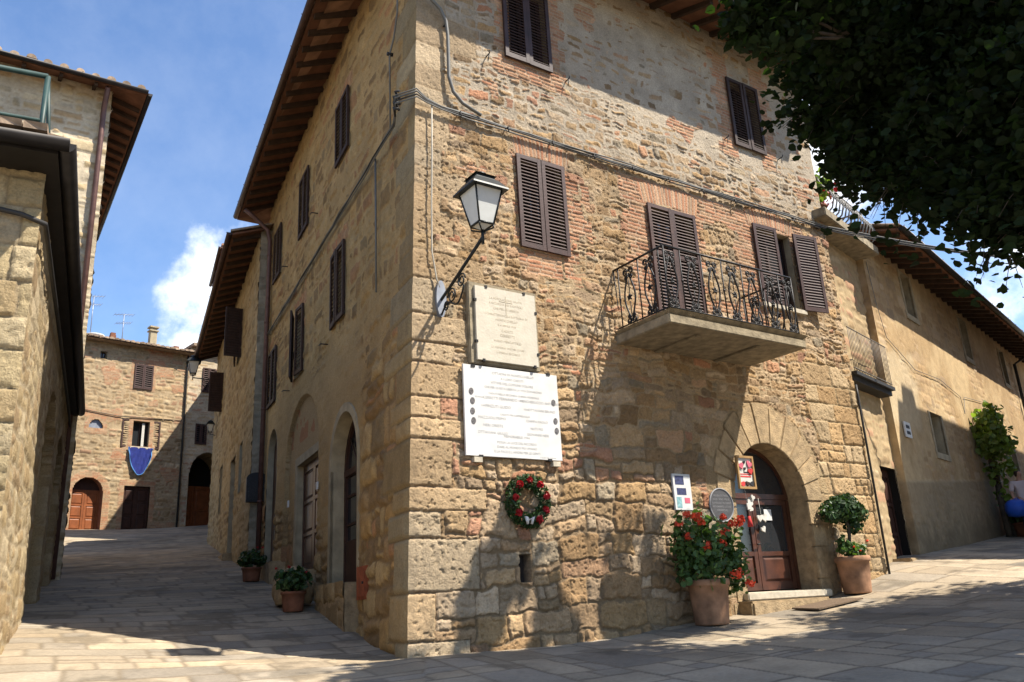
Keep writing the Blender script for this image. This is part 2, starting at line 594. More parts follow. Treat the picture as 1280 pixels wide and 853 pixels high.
MT = dict(
    stone=M_vcol('stone_masonry', bump=0.85, bscale=48, var=0.24),
    stone_far=M_vcol('stone_masonry_far', bump=0.4, bscale=25, vscale=12),
    plaster_v=M_vcol('old_plaster', bump=0.3, bscale=18, vscale=9, var=0.14),
    paving=M_vcol('paving_stone', rough=0.8, bump=0.22, bscale=30, vscale=22, var=0.16),
    dressed=M_('dressed_stone', (0.41, 0.295, 0.165), 0.9, var=0.30, vscale=9, bump=0.8, bscale=42, island=0.16),
    sill=M_('sill_stone', (0.55, 0.49, 0.38), 0.85, var=0.2, vscale=8, bump=0.3),
    plaster=M_('jamb_plaster', (0.42, 0.35, 0.23), 0.92, var=0.22, vscale=5, bump=0.3, bscale=20),
    plaster2=M_('house_plaster', (0.40, 0.29, 0.16), 0.92, var=0.25, vscale=1.2, bump=0.3, bscale=12),
    concrete=M_('balcony_slab_stone', (0.30, 0.25, 0.17), 0.9, var=0.35, vscale=7, bump=0.5, bscale=25),
    shutter=M_('brown_shutter_paint', (0.060, 0.030, 0.026), 0.55, var=0.25, vscale=9, bump=0.1),
    shutter_b=M_('worn_shutter_paint', (0.075, 0.040, 0.034), 0.62, var=0.4, vscale=7, bump=0.15),
    shutter_c=M_('dull_shutter_paint', (0.050, 0.028, 0.027), 0.6, var=0.35, vscale=5, bump=0.12),
    shutter_d=M_('dark_shutter_wood', (0.045, 0.024, 0.018), 0.65, var=0.3, vscale=9, bump=0.15),
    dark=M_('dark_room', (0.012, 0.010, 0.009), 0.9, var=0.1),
    iron=M_('wrought_iron', (0.030, 0.030, 0.032), 0.5, 0.4, var=0.3, vscale=30, bump=0.15, bscale=80),
    lampiron=M_('lamp_iron', (0.020, 0.024, 0.024), 0.42, 0.3, var=0.2),
    steel=M_('grey_steel', (0.33, 0.36, 0.42), 0.45, 0.5, var=0.2),
    gutter=M_('brown_gutter', (0.075, 0.040, 0.028), 0.5, 0.3, var=0.2),
    gutter_k=M_('dark_gutter', (0.028, 0.025, 0.024), 0.5, 0.4, var=0.25),
    pipe=M_('copper_downpipe', (0.16, 0.085, 0.07), 0.5, 0.3, var=0.25),
    rafter=M_('dark_rafter_wood', (0.055, 0.032, 0.020), 0.85, var=0.35, vscale=8, bump=0.3),
    soffit=M_('terracotta_soffit', (0.20, 0.09, 0.05), 0.9, var=0.3, vscale=4, bump=0.2),
    tile=M_('terracotta_roof_tile', (0.36, 0.20, 0.12), 0.9, var=0.45, vscale=3.5, bump=0.35),
    tile_g=M_('lichen_roof_tile', (0.34, 0.25, 0.175), 0.95, var=0.4, vscale=6, bump=0.4, island=0.35),
    doorwood=M_('polished_door_wood', (0.085, 0.030, 0.016), 0.34, var=0.35, vscale=5, bump=0.08, spec=0.5),
    doorwood2=M_('orange_door_wood', (0.27, 0.085, 0.028), 0.5, var=0.25, vscale=4),
    doordark=M_('dark_door_wood', (0.055, 0.022, 0.014), 0.55, var=0.3, vscale=5, bump=0.1),
    glass=M_glass('dark_window_glass'),
    milk=M_('milky_lamp_glass', (0.70, 0.72, 0.70), 0.25, var=0.06, spec=0.5),
    marble=M_('white_marble', (0.72, 0.71, 0.69), 0.5, var=0.10, vscale=4),
    cream=M_('cream_travertine', (0.60, 0.55, 0.45), 0.7, var=0.08, vscale=7, bump=0.15),
    letter=M_('grey_lettering', (0.40, 0.40, 0.39), 0.7, var=0.15),
    letter_c=M_('faded_lettering', (0.56, 0.49, 0.37), 0.8, var=0.2),
    letter_k=M_('black_print', (0.03, 0.03, 0.035), 0.6),
    photo=M_('enamel_photo', (0.16, 0.15, 0.15), 0.3, var=0.6, vscale=60),
    slate=M_('slate_sign', (0.085, 0.085, 0.09), 0.6, var=0.2, vscale=20),
    slate_rim=M_('pale_sign_rim', (0.30, 0.30, 0.31), 0.6, var=0.2),
    terracotta=M_('terracotta_pot', (0.36, 0.195, 0.11), 0.9, var=0.5, vscale=4, bump=0.25, bscale=25),
    terra_dark=M_('old_terracotta', (0.22, 0.09, 0.05), 0.85, var=0.3),
    soil=M_('soil', (0.04, 0.028, 0.02), 1.0),
    geranium=M_leaf('geranium_leaf', (0.075, 0.14, 0.04), trans=0.25),
    topiary=M_leaf('topiary_leaf', (0.035, 0.075, 0.022), trans=0.15),
    ivy=M_leaf('vine_leaf', (0.15, 0.22, 0.05), trans=0.3),
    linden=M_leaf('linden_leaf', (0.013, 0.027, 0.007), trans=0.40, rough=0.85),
    petal=M_leaf('red_petal', (0.92, 0.11, 0.05), var=0.3, trans=0.1),
    darkpetal=M_leaf('crimson_petal', (0.42, 0.012, 0.02), var=0.3, trans=0.1),
    bark=M_('bark', (0.10, 0.08, 0.06), 0.95, var=0.35, vscale=8, bump=0.6, bscale=20),
    stem=M_('green_stem', (0.10, 0.10, 0.045), 0.8),
    cable=M_('grey_cable', (0.16, 0.16, 0.15), 0.6, var=0.2),
    cable_k=M_('black_cable', (0.035, 0.034, 0.034), 0.6, var=0.2),
    cable_w=M_('pale_conduit', (0.48, 0.44, 0.36), 0.6, var=0.15),
    greenpipe=M_('green_railing_paint', (0.03, 0.065, 0.06), 0.5, var=0.3),
    whiteiron=M_('pale_painted_iron', (0.26, 0.25, 0.23), 0.6, 0.1, var=0.25),
    cloth=M_('blue_cloth', (0.020, 0.035, 0.22), 0.85, var=0.2, bump=0.1),
    cloth_e=M_('light_blue_edging', (0.10, 0.28, 0.58), 0.8, var=0.1),
    rust=M_('rusty_hatch', (0.32, 0.085, 0.035), 0.75, var=0.35, vscale=10),
    white=M_('white_paint', (0.72, 0.72, 0.70), 0.6, var=0.08),
    ribbon=M_('white_ribbon', (0.75, 0.74, 0.72), 0.7),
    pinewood=M_('pale_frame_wood', (0.42, 0.25, 0.10), 0.6, var=0.2),
    pink=M_('pink_felt', (0.62, 0.14, 0.20), 0.9, var=0.2),
    redink=M_('red_ink', (0.65, 0.05, 0.05), 0.8),
    navy=M_('dark_blue_print', (0.05, 0.06, 0.14), 0.6, var=0.5, vscale=30),
    teal=M_('pale_teal_print', (0.25, 0.45, 0.48), 0.6, var=0.3, vscale=30),
    linen=M_('white_linen', (0.66, 0.64, 0.58), 0.9, var=0.12, vscale=20),
    mat=M_('brown_doormat', (0.16, 0.11, 0.07), 1.0, var=0.3, vscale=40, bump=0.4, bscale=80),
    skin=M_('skin', (0.50, 0.30, 0.22), 0.6, var=0.05),
    hair=M_('dark_hair', (0.025, 0.018, 0.015), 0.6),
    shirt=M_('pale_pink_shirt', (0.66, 0.58, 0.60), 0.9, var=0.08),
    jeans=M_('dark_trousers', (0.05, 0.06, 0.10), 0.9, var=0.15),
    bag=M_('bright_blue_bag', (0.02, 0.10, 0.55), 0.5, var=0.15),
    blackbox=M_('black_metal_box', (0.018, 0.02, 0.024), 0.5, 0.2),
    mesh_rail=M_('dull_grey_rail', (0.16, 0.14, 0.12), 0.6, 0.3),
)

# ------------------------------------------------------------------ where the walls stand
aR, aL = R(55.25937), R(-26.47505)
dR = np.array([math.sin(aR), math.cos(aR), 0])
nR = np.array([math.cos(aR), -math.sin(aR), 0])
dL = np.array([math.sin(aL), math.cos(aL), 0])
nL = np.array([-math.cos(aL), math.sin(aL), 0])
C0 = np.array([-1.3532, 9.9080, 0])
FR = Frame(C0, dR, nR)
FL = Frame(C0 + 0.15 * dR, dL, nL)
aS = R(-24.9)
dS = np.array([math.sin(aS), math.cos(aS), 0])
nS_ = np.array([-math.cos(aS), math.sin(aS), 0])
FS = Frame(np.array(FL.p(10.85, 0.29)), dS, nS_)           # second house of the lane: u from its near edge
FG = Frame(C0 + 4.07 * nL, dL, -nL)                        # low house on the other side of the lane
aB = R(46.5)
dB = np.array([math.sin(aB), math.cos(aB), 0])
nB = np.array([math.cos(aB), -math.sin(aB), 0])
KB = 42 / 34
FB = Frame((-14.61976 * KB, 30.6963 * KB), dB, nB)
aF = R(41)
dF = np.array([math.sin(aF), math.cos(aF), 0])
nF = np.array([math.cos(aF), -math.sin(aF), 0])
FF = Frame((7.9129, 17.2738), dF, nF)

# ------------------------------------------------------------------ ground
ctrl = []
for u, z in ((0, 1.10), (2.0, 1.09), (3.2, 1.13), (4.24, 1.22), (5.57, 1.30), (7.73, 1.48), (9.33, 1.78)):
    ctrl.append((*FR.p(u)[:2], z))
for u, z in ((2.07, 1.30), (4.17, 1.70), (6.11, 1.95), (7.57, 2.15), (10.3, 2.58), (14.0, 3.1), (20.3, 3.98), (23, 4.35)):
    ctrl.append((*FL.p(u)[:2], z))
for u, z in ((1.2, 1.36), (3.64, 1.69), (8.5, 2.25), (11, 2.62), (17, 3.4), (24, 4.4)):
    ctrl.append((*FG.p(u)[:2], z))
for u, z in ((-1.7, 5.72), (0, 5.76), (3.8, 6.0), (-5, 5.6)):
    ctrl.append((*FB.p(u)[:2], z))
for u, z in ((0, 2.13), (3, 2.34), (6.25, 2.59), (14, 3.2), (25, 4.0)):
    ctrl.append((*FF.p(u)[:2], z))
ctrl += [(-5.0, 10.89, 1.46), (-3.0, 10.35, 1.19), (-1.63, 9.98, 1.08), (0, 0, 0), (0, 5, 0.52), (3.8, 7.0, 0.84), (8, 8, 1.05),
         (-4, 5, 0.62), (-6, 2, 0.35), (12, 5, 0.7), (0, -8, -0.6), (14, -6, -0.3), (-12, -4, 0.1), (18, 16, 2.0),
         (13, 14, 1.75), (-25, 25, 4.0), (-30, 45, 6.2), (0, 45, 6.5), (30, 40, 4.5), (30, 10, 1.5), (-25, 0, 1.0)]
ctrl = np.array(ctrl)


def tps_fit(pts, lam=0.05):
    n = len(pts)
    X = pts[:, :2] / 10.0
    D = np.hypot(X[:, None, 0] - X[None, :, 0], X[:, None, 1] - X[None, :, 1])
    K = np.where(D > 0, D ** 2 * np.log(D + 1e-9), 0) + lam * np.eye(n) * 0.02
    Pm = np.hstack([np.ones((n, 1)), X])
    Am = np.zeros((n + 3, n + 3))
    Am[:n, :n] = K
    Am[:n, n:] = Pm
    Am[n:, :n] = Pm.T
    return X, np.linalg.solve(Am, np.concatenate([pts[:, 2], np.zeros(3)]))


TX, TW = tps_fit(ctrl)


def gz(x, y):
    x = np.asarray(x, float)
    y = np.asarray(y, float)
    xs, ys = np.clip(x, -32, 32) / 10.0, np.clip(y, -12, 47) / 10.0
    z = TW[-3] + TW[-2] * xs + TW[-1] * ys
    for (px, py), w in zip(TX, TW):
        D2 = (xs - px) ** 2 + (ys - py) ** 2
        z = z + w * 0.5 * D2 * np.log(D2 + 1e-12)
    return z


def gzf(p):
    return float(gz(p[0], p[1]))


def paving(X, Y):
    a = R(60)
    a_, b_ = math.sin(a) * X + math.cos(a) * Y, -math.cos(a) * X + math.sin(a) * Y
    wu = a_ + (fbm(a_ * 0.7, b_ * 0.7, 51, 2) - 0.5) * 0.10 + (fbm(a_ * 3, b_ * 3, 54, 2) - 0.5) * 0.03
    wv = b_ + (fbm(a_ * 0.45, b_ * 0.45, 52, 2) - 0.5) * 0.22 + (fbm(a_ * 3, b_ * 3, 53, 2) - 0.5) * 0.03
    ids, d, du, dv = coursed(wu, wv, 77, float(wv.min()) - 1, float(wv.max()) + 1,
                             lambda v: 0.42, lambda v: 0.70, split=0.16, corner=0.02)
    # the street on the right is laid across its own length
    i2, d2, _, _ = coursed(wv, wu, 78, float(wu.min()) - 1, float(wu.max()) + 1,
                           lambda v: 0.62, lambda v: 0.72, split=0.22, corner=0.02)
    side = (X + 1.15) + 0.10 * (Y - 9.9) > 0
    right = side & ((X + 1.35) * nR[0] + (Y - 9.9) * nR[1] > -0.3)
    right |= (X > 4.5)
    ids = np.where(right, i2 + 50000000, ids)
    d = np.where(right, d2, d)
    pal = [(0.388, 0.342, 0.268), (0.422, 0.37, 0.285), (0.365, 0.319, 0.245), (0.348, 0.319, 0.268), (0.439, 0.376, 0.279),
           (0.35, 0.305, 0.235), (0.34, 0.31, 0.255), (0.27, 0.25, 0.215)]
    pq = np.array(pal)[(rnd(ids, 9) * len(pal)).astype(int) % len(pal)]
    c = pq * np.array([1.06, 0.98, 0.88]) * (0.90 + 0.20 * rnd(ids, 10))[..., None]
    st = sst(-0.004, 0.042, d + (fbm(X * 12, Y * 12, 61, 2) - 0.5) * 0.012)
    mort = np.array([0.22, 0.175, 0.12]) * (0.7 + 0.6 * fbm(X * 2, Y * 2, 62, 3))[..., None]
    c = c * (0.78 + 0.44 * fbm(X * 3, Y * 3, 63, 4))[..., None]
    c = c * (0.74 + 0.52 * fbm(X * 0.5, Y * 0.5, 66, 4))[..., None]
    c = c * (1 - 0.35 * sst(0.58, 0.70, fbm(X * 1.3, Y * 1.3, 67, 4, 0.6)))[..., None]
    c = lerp(mort, c, st[..., None])
    rel = 0.004 * st * (0.4 + 1.1 * rnd(ids, 64)) + 0.012 * (fbm(X * 6, Y * 6, 65, 3) - 0.5)
    return rel, c


def axis(parts):
    out_ = [parts[0][0]]
    for a, b, s in parts:
        n = max(1, int(round((b - a) / s)))
        out_ += list(a + (b - a) * (np.arange(1, n + 1) / n))
    return np.array(out_)


gx = axis([(-4000, -300, 1200), (-300, -40, 60), (-40, -22, 3), (-22, -9, 0.12), (-9, 11, 0.03), (11, 13, 0.06), (13, 22, 0.3), (22, 40, 3), (40, 300, 60), (300, 4000, 1200)])
gy = axis([(-4000, -300, 1200), (-300, -20, 60), (-20, 4, 1.2), (4, 6, 0.2), (6, 14, 0.03), (14, 20, 0.045), (20, 44, 0.09), (44, 60, 2), (60, 300, 60), (300, 4000, 1200)])
X, Y = np.meshgrid(gx, gy)
rel, gc = paving(X, Y)
far = sst(45, 60, np.hypot(X, Y))
Pg = np.stack([X, Y, gz(X, Y) + rel * (1 - far)], -1)
ground = grid_mesh('ground', Pg, MT['paving'], None, gc)
ground['kind'] = 'structure'
del X, Y, rel, gc, Pg

# ------------------------------------------------------------------ masonry of the walls
OCHRE = [(0.43, 0.275, 0.13), (0.47, 0.315, 0.165), (0.40, 0.265, 0.145), (0.49, 0.35, 0.21), (0.35, 0.225, 0.115),
         (0.44, 0.30, 0.16), (0.385, 0.24, 0.115), (0.51, 0.38, 0.245), (0.33, 0.235, 0.145)]
RUBBLE = OCHRE + OCHRE + [(0.34, 0.27, 0.18), (0.30, 0.20, 0.11), (0.43, 0.26, 0.145), (0.42, 0.22, 0.13)]
BRICK = [(0.51, 0.25, 0.135), (0.53, 0.285, 0.155), (0.47, 0.215, 0.115), (0.55, 0.33, 0.195), (0.49, 0.265, 0.145), (0.48, 0.30, 0.17)]


def brick_rows(U, V, seed, h=0.066, w=0.27):
    r = np.floor(V / h)
    sh = rnd(r.astype(np.int64), seed) * w
    c = np.floor((U + sh) / w)
    fu = (U + sh) / w - c
    fv = V / h - r
    d = np.minimum(np.minimum(fu, 1 - fu) * w, np.minimum(fv, 1 - fv) * h)
    return (r * 5003 + c).astype(np.int64), d


def brick_fan(U, V, u_c, z_base, splay, seed, w=0.072):
    """bricks on edge over an opening, spread like a fan"""
    a = (U - u_c) / (1 + splay * (V - z_base)) / w
    c = np.floor(a)
    fa = a - c
    return (c + 9000).astype(np.int64), np.minimum(fa, 1 - fa) * w


def quoin(U, V, seed, v0, v1, h=0.42, lens=(0.46, 0.86)):
    rg = np.random.RandomState(seed)
    rows = [v0]
    while rows[-1] < v1:
        rows.append(rows[-1] + h * rg.uniform(0.55, 1.45))
    rows = np.array(rows)
    ri = np.clip(np.searchsorted(rows, V, side='right') - 1, 0, len(rows) - 2)
    ln = np.where(ri % 2 == 0, lens[0], lens[1]) * (0.62 + 0.75 * rnd(ri.astype(np.int64), seed))
    inside = U < ln
    dv = np.minimum(V - rows[ri], rows[ri + 1] - V)
    d = np.minimum(dv, np.where(inside, ln - U, 0))
    return inside, (ri + 777000).astype(np.int64), d, dv


CORNER_Q = None


def corner_profile(V):
    """relief of the corner stones, shared by both faces so that they meet"""
    _, ids, d, dv = quoin(np.zeros_like(V), V, 31, 0.3, 13.0, 0.43)
    lo = 1 - sst(4.5, 6.5, V)
    w = sst(0.0, 0.035, dv)
    r = (0.010 + 0.020 * lo) * (w - 0.75) * (0.6 + 0.8 * rnd(ids, 3)) + 0.022 * (fbm(V * 6, V * 0, 8, 3) - 0.5)
    return r + 0.012


def lean(V):
    """how far the edge of the corner leans off the plumb line, along the front face"""
    return (V - 4.9) * 0.0315 - 0.15 + 0.15


def masonry_front(U, V):
    rg = 1.0
    n_lo = (fbm(U * 1.5, V * 1.5, 1, 2) - 0.5)
    n_mi = (fbm(U * 6, V * 6, 2, 2) - 0.5)
    n_hi = (fbm(U * 22, V * 22, 4, 3) - 0.5)
    wu = U + n_lo * 0.20 + n_mi * 0.09
    wv = V + (fbm(U * 1.1, V * 1.1, 3, 2) - 0.5) * 0.22 + (fbm(U * 6, V * 6, 5, 2) - 0.5) * 0.085

    def hf(v):
        return 0.33 if v < 2.6 else (0.25 if v < 4.4 else (0.18 if v < 8.5 else 0.165))

    def wf(v):
        return 0.46 if v < 2.6 else (0.37 if v < 4.4 else (0.28 if v < 8.5 else 0.25))
    ids, d, du, dv = coursed(wu, wv, 11, 0.0, 13.0, hf, wf, split=0.42, corner=0.035)
    c = palette(ids, 21, RUBBLE)
    c = c * (0.86 + 0.28 * rnd(ids, 19))[..., None]
    top = sst(8.1, 8.7, V + n_lo * 0.6)
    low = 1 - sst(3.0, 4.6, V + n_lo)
    top2 = sst(9.5, 10.1, V + n_lo * 0.6 + 0.05 * U) * sst(2.6, 2.9, U)
    gap = 0.004 + 0.014 * rnd(ids, 22) + top * (0.004 + 0.014 * rnd(ids, 23)) + top2 * (0.012 + 0.03 * rnd(ids, 20))
    e = d + n_mi * 0.034 + n_hi * 0.022
    st = sst(gap, gap + 0.009, e)
    bulge = sst(gap, gap + 0.032, e)
    dep = lerp(0.022, 0.034, low) * (1 - 0.25 * top - 0.4 * top2)
    # some joints are packed full with mortar, others are open
    packed = sst(0.42, 0.62, fbm(U * 1.7, V * 1.7, 27, 3)) * (1 - 0.7 * low)
    jt = lerp(st * 0.7 + bulge * 0.3, 0.75 + 0.25 * bulge, packed)
    rel = dep * jt * (0.55 + 0.9 * rnd(ids, 24))
    ridge = 1 - np.abs(2 * fbm(U * 8, V * 8, 28, 4, 0.62) - 1)
    rel = rel + 0.024 * (fbm(U * 15, V * 15, 6, 4, 0.66) - 0.5) * (0.4 + 0.6 * st) + 0.010 * (ridge - 0.75) * st + 0.010 * n_hi
    # every stone is dressed at its own slant
    rel = rel + (rnd(ids, 29) - 0.5) * 0.12 * np.clip(dv, 0, 0.2) * st + (rnd(ids, 30) - 0.5) * 0.05 * np.clip(du, 0, 0.2) * st
    # pits in the soft tuff
    pit = sst(0.63, 0.74, fbm(U * 26, V * 26, 7, 2)) * st * (1 - 0.5 * top)
    rel = rel - 0.016 * pit
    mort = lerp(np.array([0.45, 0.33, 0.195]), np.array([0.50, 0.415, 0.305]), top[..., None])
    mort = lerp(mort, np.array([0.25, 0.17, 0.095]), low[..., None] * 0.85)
    mort = mort * (0.75 + 0.5 * fbm(U * 4, V * 4, 12, 3))[..., None]
    c = c * (0.72 + 0.56 * fbm(U * 7, V * 7, 13, 4, 0.6))[..., None]
    # smears of lime over the stones of the upper floors
    smear = sst(0.56, 0.72, fbm(U * 2.2, V * 2.2, 14, 4, 0.6)) * sst(4.2, 6.0, V)
    smear = smear * (0.18 + 0.34 * top)
    c = lerp(c, np.array([0.52, 0.44, 0.31]), smear[..., None])
    rel = rel * (1 - 0.2 * smear)
    # thin slivers of brick in the joints
    sliver = (rnd(ids, 25) < 0.05) & (V > 2.4)
    c = np.where(sliver[..., None], palette(ids, 26, BRICK), c)
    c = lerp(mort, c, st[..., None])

    # ---- brickwork round the openings and in patches
    bi, bd = brick_rows(U + n_mi * 0.015, V + n_mi * 0.012 + n_lo * 0.02, 41)
    tooth = 0.12 * (np.floor(V / 0.2) % 2) + 0.13 * (vnoise(V * 3, V * 0, 42) - 0.5)
    tooth2 = 0.12 * (np.floor(V / 0.2 + 1) % 2) + 0.13 * (vnoise(V * 3 + 9, V * 0, 43) - 0.5)
    bm = np.zeros(U.shape, bool)

    def jamb(u0, u1, z0, z1, wl, wr):
        nonlocal bm
        zz = (V > z0) & (V < z1)
        bm |= zz & (U > u0 - wl - tooth) & (U < u0 + 0.1)
        bm |= zz & (U < u1 + wr + tooth2) & (U > u1 - 0.1)
    jamb(1.82, 2.65, 9.35, 11.6, 0.26, 0.26)
    jamb(6.97, 7.82, 9.35, 11.6, 0.30, 0.28)
    jamb(1.90, 2.75, 6.15, 8.0, 0.05, 0.12)
    jamb(4.47, 5.52, 5.4, 8.25, 0.42, 0.10)
    jamb(7.10, 8.15, 5.7, 8.2, 0.45, -0.2)
    bm |= (V > 6.10) & (V < 6.50) & (U > 1.95) & (U < 2.60)
    bm |= (V > 9.35) & (V < 9.68) & (U > 1.75) & (U < 2.75)
    bm |= (fbm(U * 0.75, V * 1.3, 44, 3) > 0.75) & (V > 4.4) & (V < 8.25) & (U > 2.2)
    bm |= (V > 7.75) & (V < 8.25) & (fbm(U * 1.2, V * 2.5, 45, 3) > 0.47) & (U > 3.9) & (U < 8.6)
    bm |= (fbm(U * 1.4, V * 2.2, 46, 3) > 0.77) & (V > 2.6)
    bm |= (V > 6.6) & (V < 7.8) & (U > 2.7) & (U < 3.25) & (fbm(U * 4, V * 4, 50, 2) > 0.45)
    bc = palette(bi, 47, BRICK)
    bst = sst(0.004, 0.016, bd + n_hi * 0.012)
    bcol = lerp(np.array([0.49, 0.36, 0.245]), bc * (0.8 + 0.4 * fbm(U * 9, V * 9, 48, 3))[..., None], bst[..., None])
    brel = 0.012 * bst * (0.6 + 0.8 * rnd(bi, 49)) + 0.012 * (fbm(U * 12, V * 12, 6, 3) - 0.3)
    c = np.where(bm[..., None], bcol, c)
    rel = np.where(bm, brel, rel)
    for uc, hw, zb, ht in ((2.32, 0.60, 7.96, 0.33), (5.02, 0.72, 7.80, 0.36), (7.62, 0.70, 8.0, 0.30)):
        arch = zb + 0.07 * (1 - ((U - uc) / hw) ** 2)
        m = (V > arch) & (V < arch + ht) & (np.abs(U - uc) < hw * (0.86 + 0.4 * (V - zb)))
        fi, fd = brick_fan(U, V, uc, zb, 0.30, 55)
        fs = sst(0.003, 0.014, fd)
        fc = lerp(np.array([0.52, 0.42, 0.31]), palette(fi, 57, BRICK) * 1.04, fs[..., None])
        c = np.where(m[..., None], fc, c)
        rel = np.where(m, 0.010 * fs + 0.008, rel)
    # ---- dressed blocks of the corner
    qi, qid, qd, qdv = quoin(U + n_mi * 0.06 + n_hi * 0.02, V + n_mi * 0.02, 31, 0.3, 13.0, 0.43)
    qst = sst(0.004, 0.02, qd + n_hi * 0.020 + n_mi * 0.02)
    qbul = sst(0.0, 0.035, qd)
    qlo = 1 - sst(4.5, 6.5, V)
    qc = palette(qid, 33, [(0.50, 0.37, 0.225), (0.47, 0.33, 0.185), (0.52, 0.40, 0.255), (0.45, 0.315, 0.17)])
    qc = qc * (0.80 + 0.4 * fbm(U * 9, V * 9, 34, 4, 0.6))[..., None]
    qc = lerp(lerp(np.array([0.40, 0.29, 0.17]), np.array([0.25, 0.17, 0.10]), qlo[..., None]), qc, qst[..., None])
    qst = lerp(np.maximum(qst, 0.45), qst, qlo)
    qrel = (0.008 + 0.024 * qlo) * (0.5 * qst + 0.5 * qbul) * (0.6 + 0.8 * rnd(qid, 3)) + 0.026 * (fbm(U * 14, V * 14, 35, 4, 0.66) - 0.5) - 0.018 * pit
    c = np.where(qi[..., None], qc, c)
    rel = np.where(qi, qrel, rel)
    # squared blocks right of the arched door and near the end of the wall
    ib, db, _, _ = coursed(U + n_mi * 0.03, V + n_mi * 0.03 + n_lo * 0.04, 61, 0, 13, lambda v: 0.33, lambda v: 0.46, 0.10, 0.02)
    sb = sst(0.004, 0.018, db + n_hi * 0.018)
    cb = palette(ib, 63, [(0.46, 0.30, 0.145), (0.49, 0.335, 0.175), (0.43, 0.275, 0.13), (0.48, 0.35, 0.20)]) * (0.8 + 0.4 * fbm(U * 8, V * 8, 64, 4, 0.6))[..., None]
    cb = lerp(np.array([0.40, 0.30, 0.17]), cb, sb[..., None])
    rb = 0.028 * (0.6 * sb + 0.4 * sst(0, 0.05, db)) * (0.5 + rnd(ib, 65)) + 0.034 * (fbm(U * 10, V * 10, 66, 5, 0.62) - 0.5) * sb - 0.012 * pit
    bigm = (U + n_lo * 0.8 > 8.05) & (V < 5.6 + n_lo)
    c = np.where(bigm[..., None], cb, c)
    rel = np.where(bigm, rb, rel)
    ringm = (((U - 6.575) / 1.50) ** 2 + (np.clip(V - 3.0, 0, 9) / 1.60) ** 2 < 1) & (V > 2.9)
    ringm |= (V <= 3.0) & (U > 5.28) & (U < 7.95)
    rel = np.where(ringm, np.minimum(rel, 0.012), rel)
    c = np.where(ringm[..., None], lerp(c, np.array([0.42, 0.31, 0.17]), 0.6), c)
    # weather: broad tone changes of the stone itself
    c = c * (0.84 + 0.32 * fbm(U * 0.6, V * 0.6, 15, 3))[..., None]
    # plate recess, drain niche
    niche = (np.abs(U - 1.64) < 0.085) & (np.abs(V - 2.04) < 0.17)
    rel = np.where(niche, -0.16, rel)
    c = np.where(niche[..., None], np.array([0.06, 0.05, 0.045]), c)
    return rel, c


def arch_in(U, V, u0, u1, z0, zs, zt):
    """inside an opening with an arched head: springing zs, crown zt"""
    uc, hw = (u0 + u1) / 2, (u1 - u0) / 2
    x = np.abs(U - uc) / hw
    head = zs + (zt - zs) * np.sqrt(np.clip(1 - x * x, 0, 1))
    return (x < 1) & (V > z0) & (V < head)


def build_wall(name, fr, u0, u1, z0, z1, res, fn, mat_, parent, hole=None, post=None):
    nu, nz_ = int((u1 - u0) / res) + 1, int((z1 - z0) / res) + 1
    U, V = np.meshgrid(np.linspace(u0, u1, nu), np.linspace(z0, z1, nz_))
    rel_, c_ = fn(U, V)
    P = fr.O + U[..., None] * fr.d + rel_[..., None] * fr.n
    P[..., 2] = V
    if post is not None:
        P = post(P, U, V)
    keep = None
    if hole is not None:
        uc = 0.25 * (U[:-1, :-1] + U[1:, 1:] + U[:-1, 1:] + U[1:, :-1])
        vc = 0.25 * (V[:-1, :-1] + V[1:, 1:] + V[:-1, 1:] + V[1:, :-1])
        keep = ~hole(uc, vc)
    return grid_mesh(name, P, mat_, parent, c_, keep)


def masonry_plain(seed, pal, mort, h=0.24, w=0.36, dep=0.022, show0=0.010, show1=0.03, render=0.0):
    def fn(U, V):
        n_lo = (fbm(U * 1.3, V * 1.3, seed + 1, 2) - 0.5)
        n_mi = (fbm(U * 5, V * 5, seed + 2, 2) - 0.5)
        n_hi = (fbm(U * 18, V * 18, seed + 4, 3) - 0.5)
        wu = U + n_lo * 0.2 + n_mi * 0.09
        wv = V + (fbm(U * 1.1, V * 1.1, seed + 3, 2) - 0.5) * 0.22 + (fbm(U * 5, V * 5, seed + 5, 2) - 0.5) * 0.08
        ids, d, du, dv = coursed(wu, wv, seed + 11, float(V.min()) - 1, float(V.max()) + 1, lambda v: h, lambda v: w, 0.4, 0.035)
        gap = show0 + show1 * rnd(ids, seed + 6)
        e = d + n_mi * 0.03 + n_hi * 0.018
        st = sst(gap, gap + 0.02, e)
        rel = dep * (0.5 * st + 0.5 * sst(gap, gap + 0.08, e)) * (0.4 + 1.1 * rnd(ids, seed + 7)) + 0.02 * (fbm(U * 9, V * 9, seed + 8, 3) - 0.5)
        c = palette(ids, seed + 9, pal) * (0.74 + 0.52 * fbm(U * 7, V * 7, seed + 10, 4, 0.6))[..., None]
        mo = np.array(mort) * (0.78 + 0.44 * fbm(U * 3, V * 3, seed + 12, 3))[..., None]
        c = lerp(mo, c, st[..., None] * (1 - render))
        rel = rel * (1 - 0.5 * render)
        c = c * (0.82 + 0.36 * fbm(U * 0.5, V * 0.5, seed + 13, 3))[..., None]
        return rel, c
    return fn


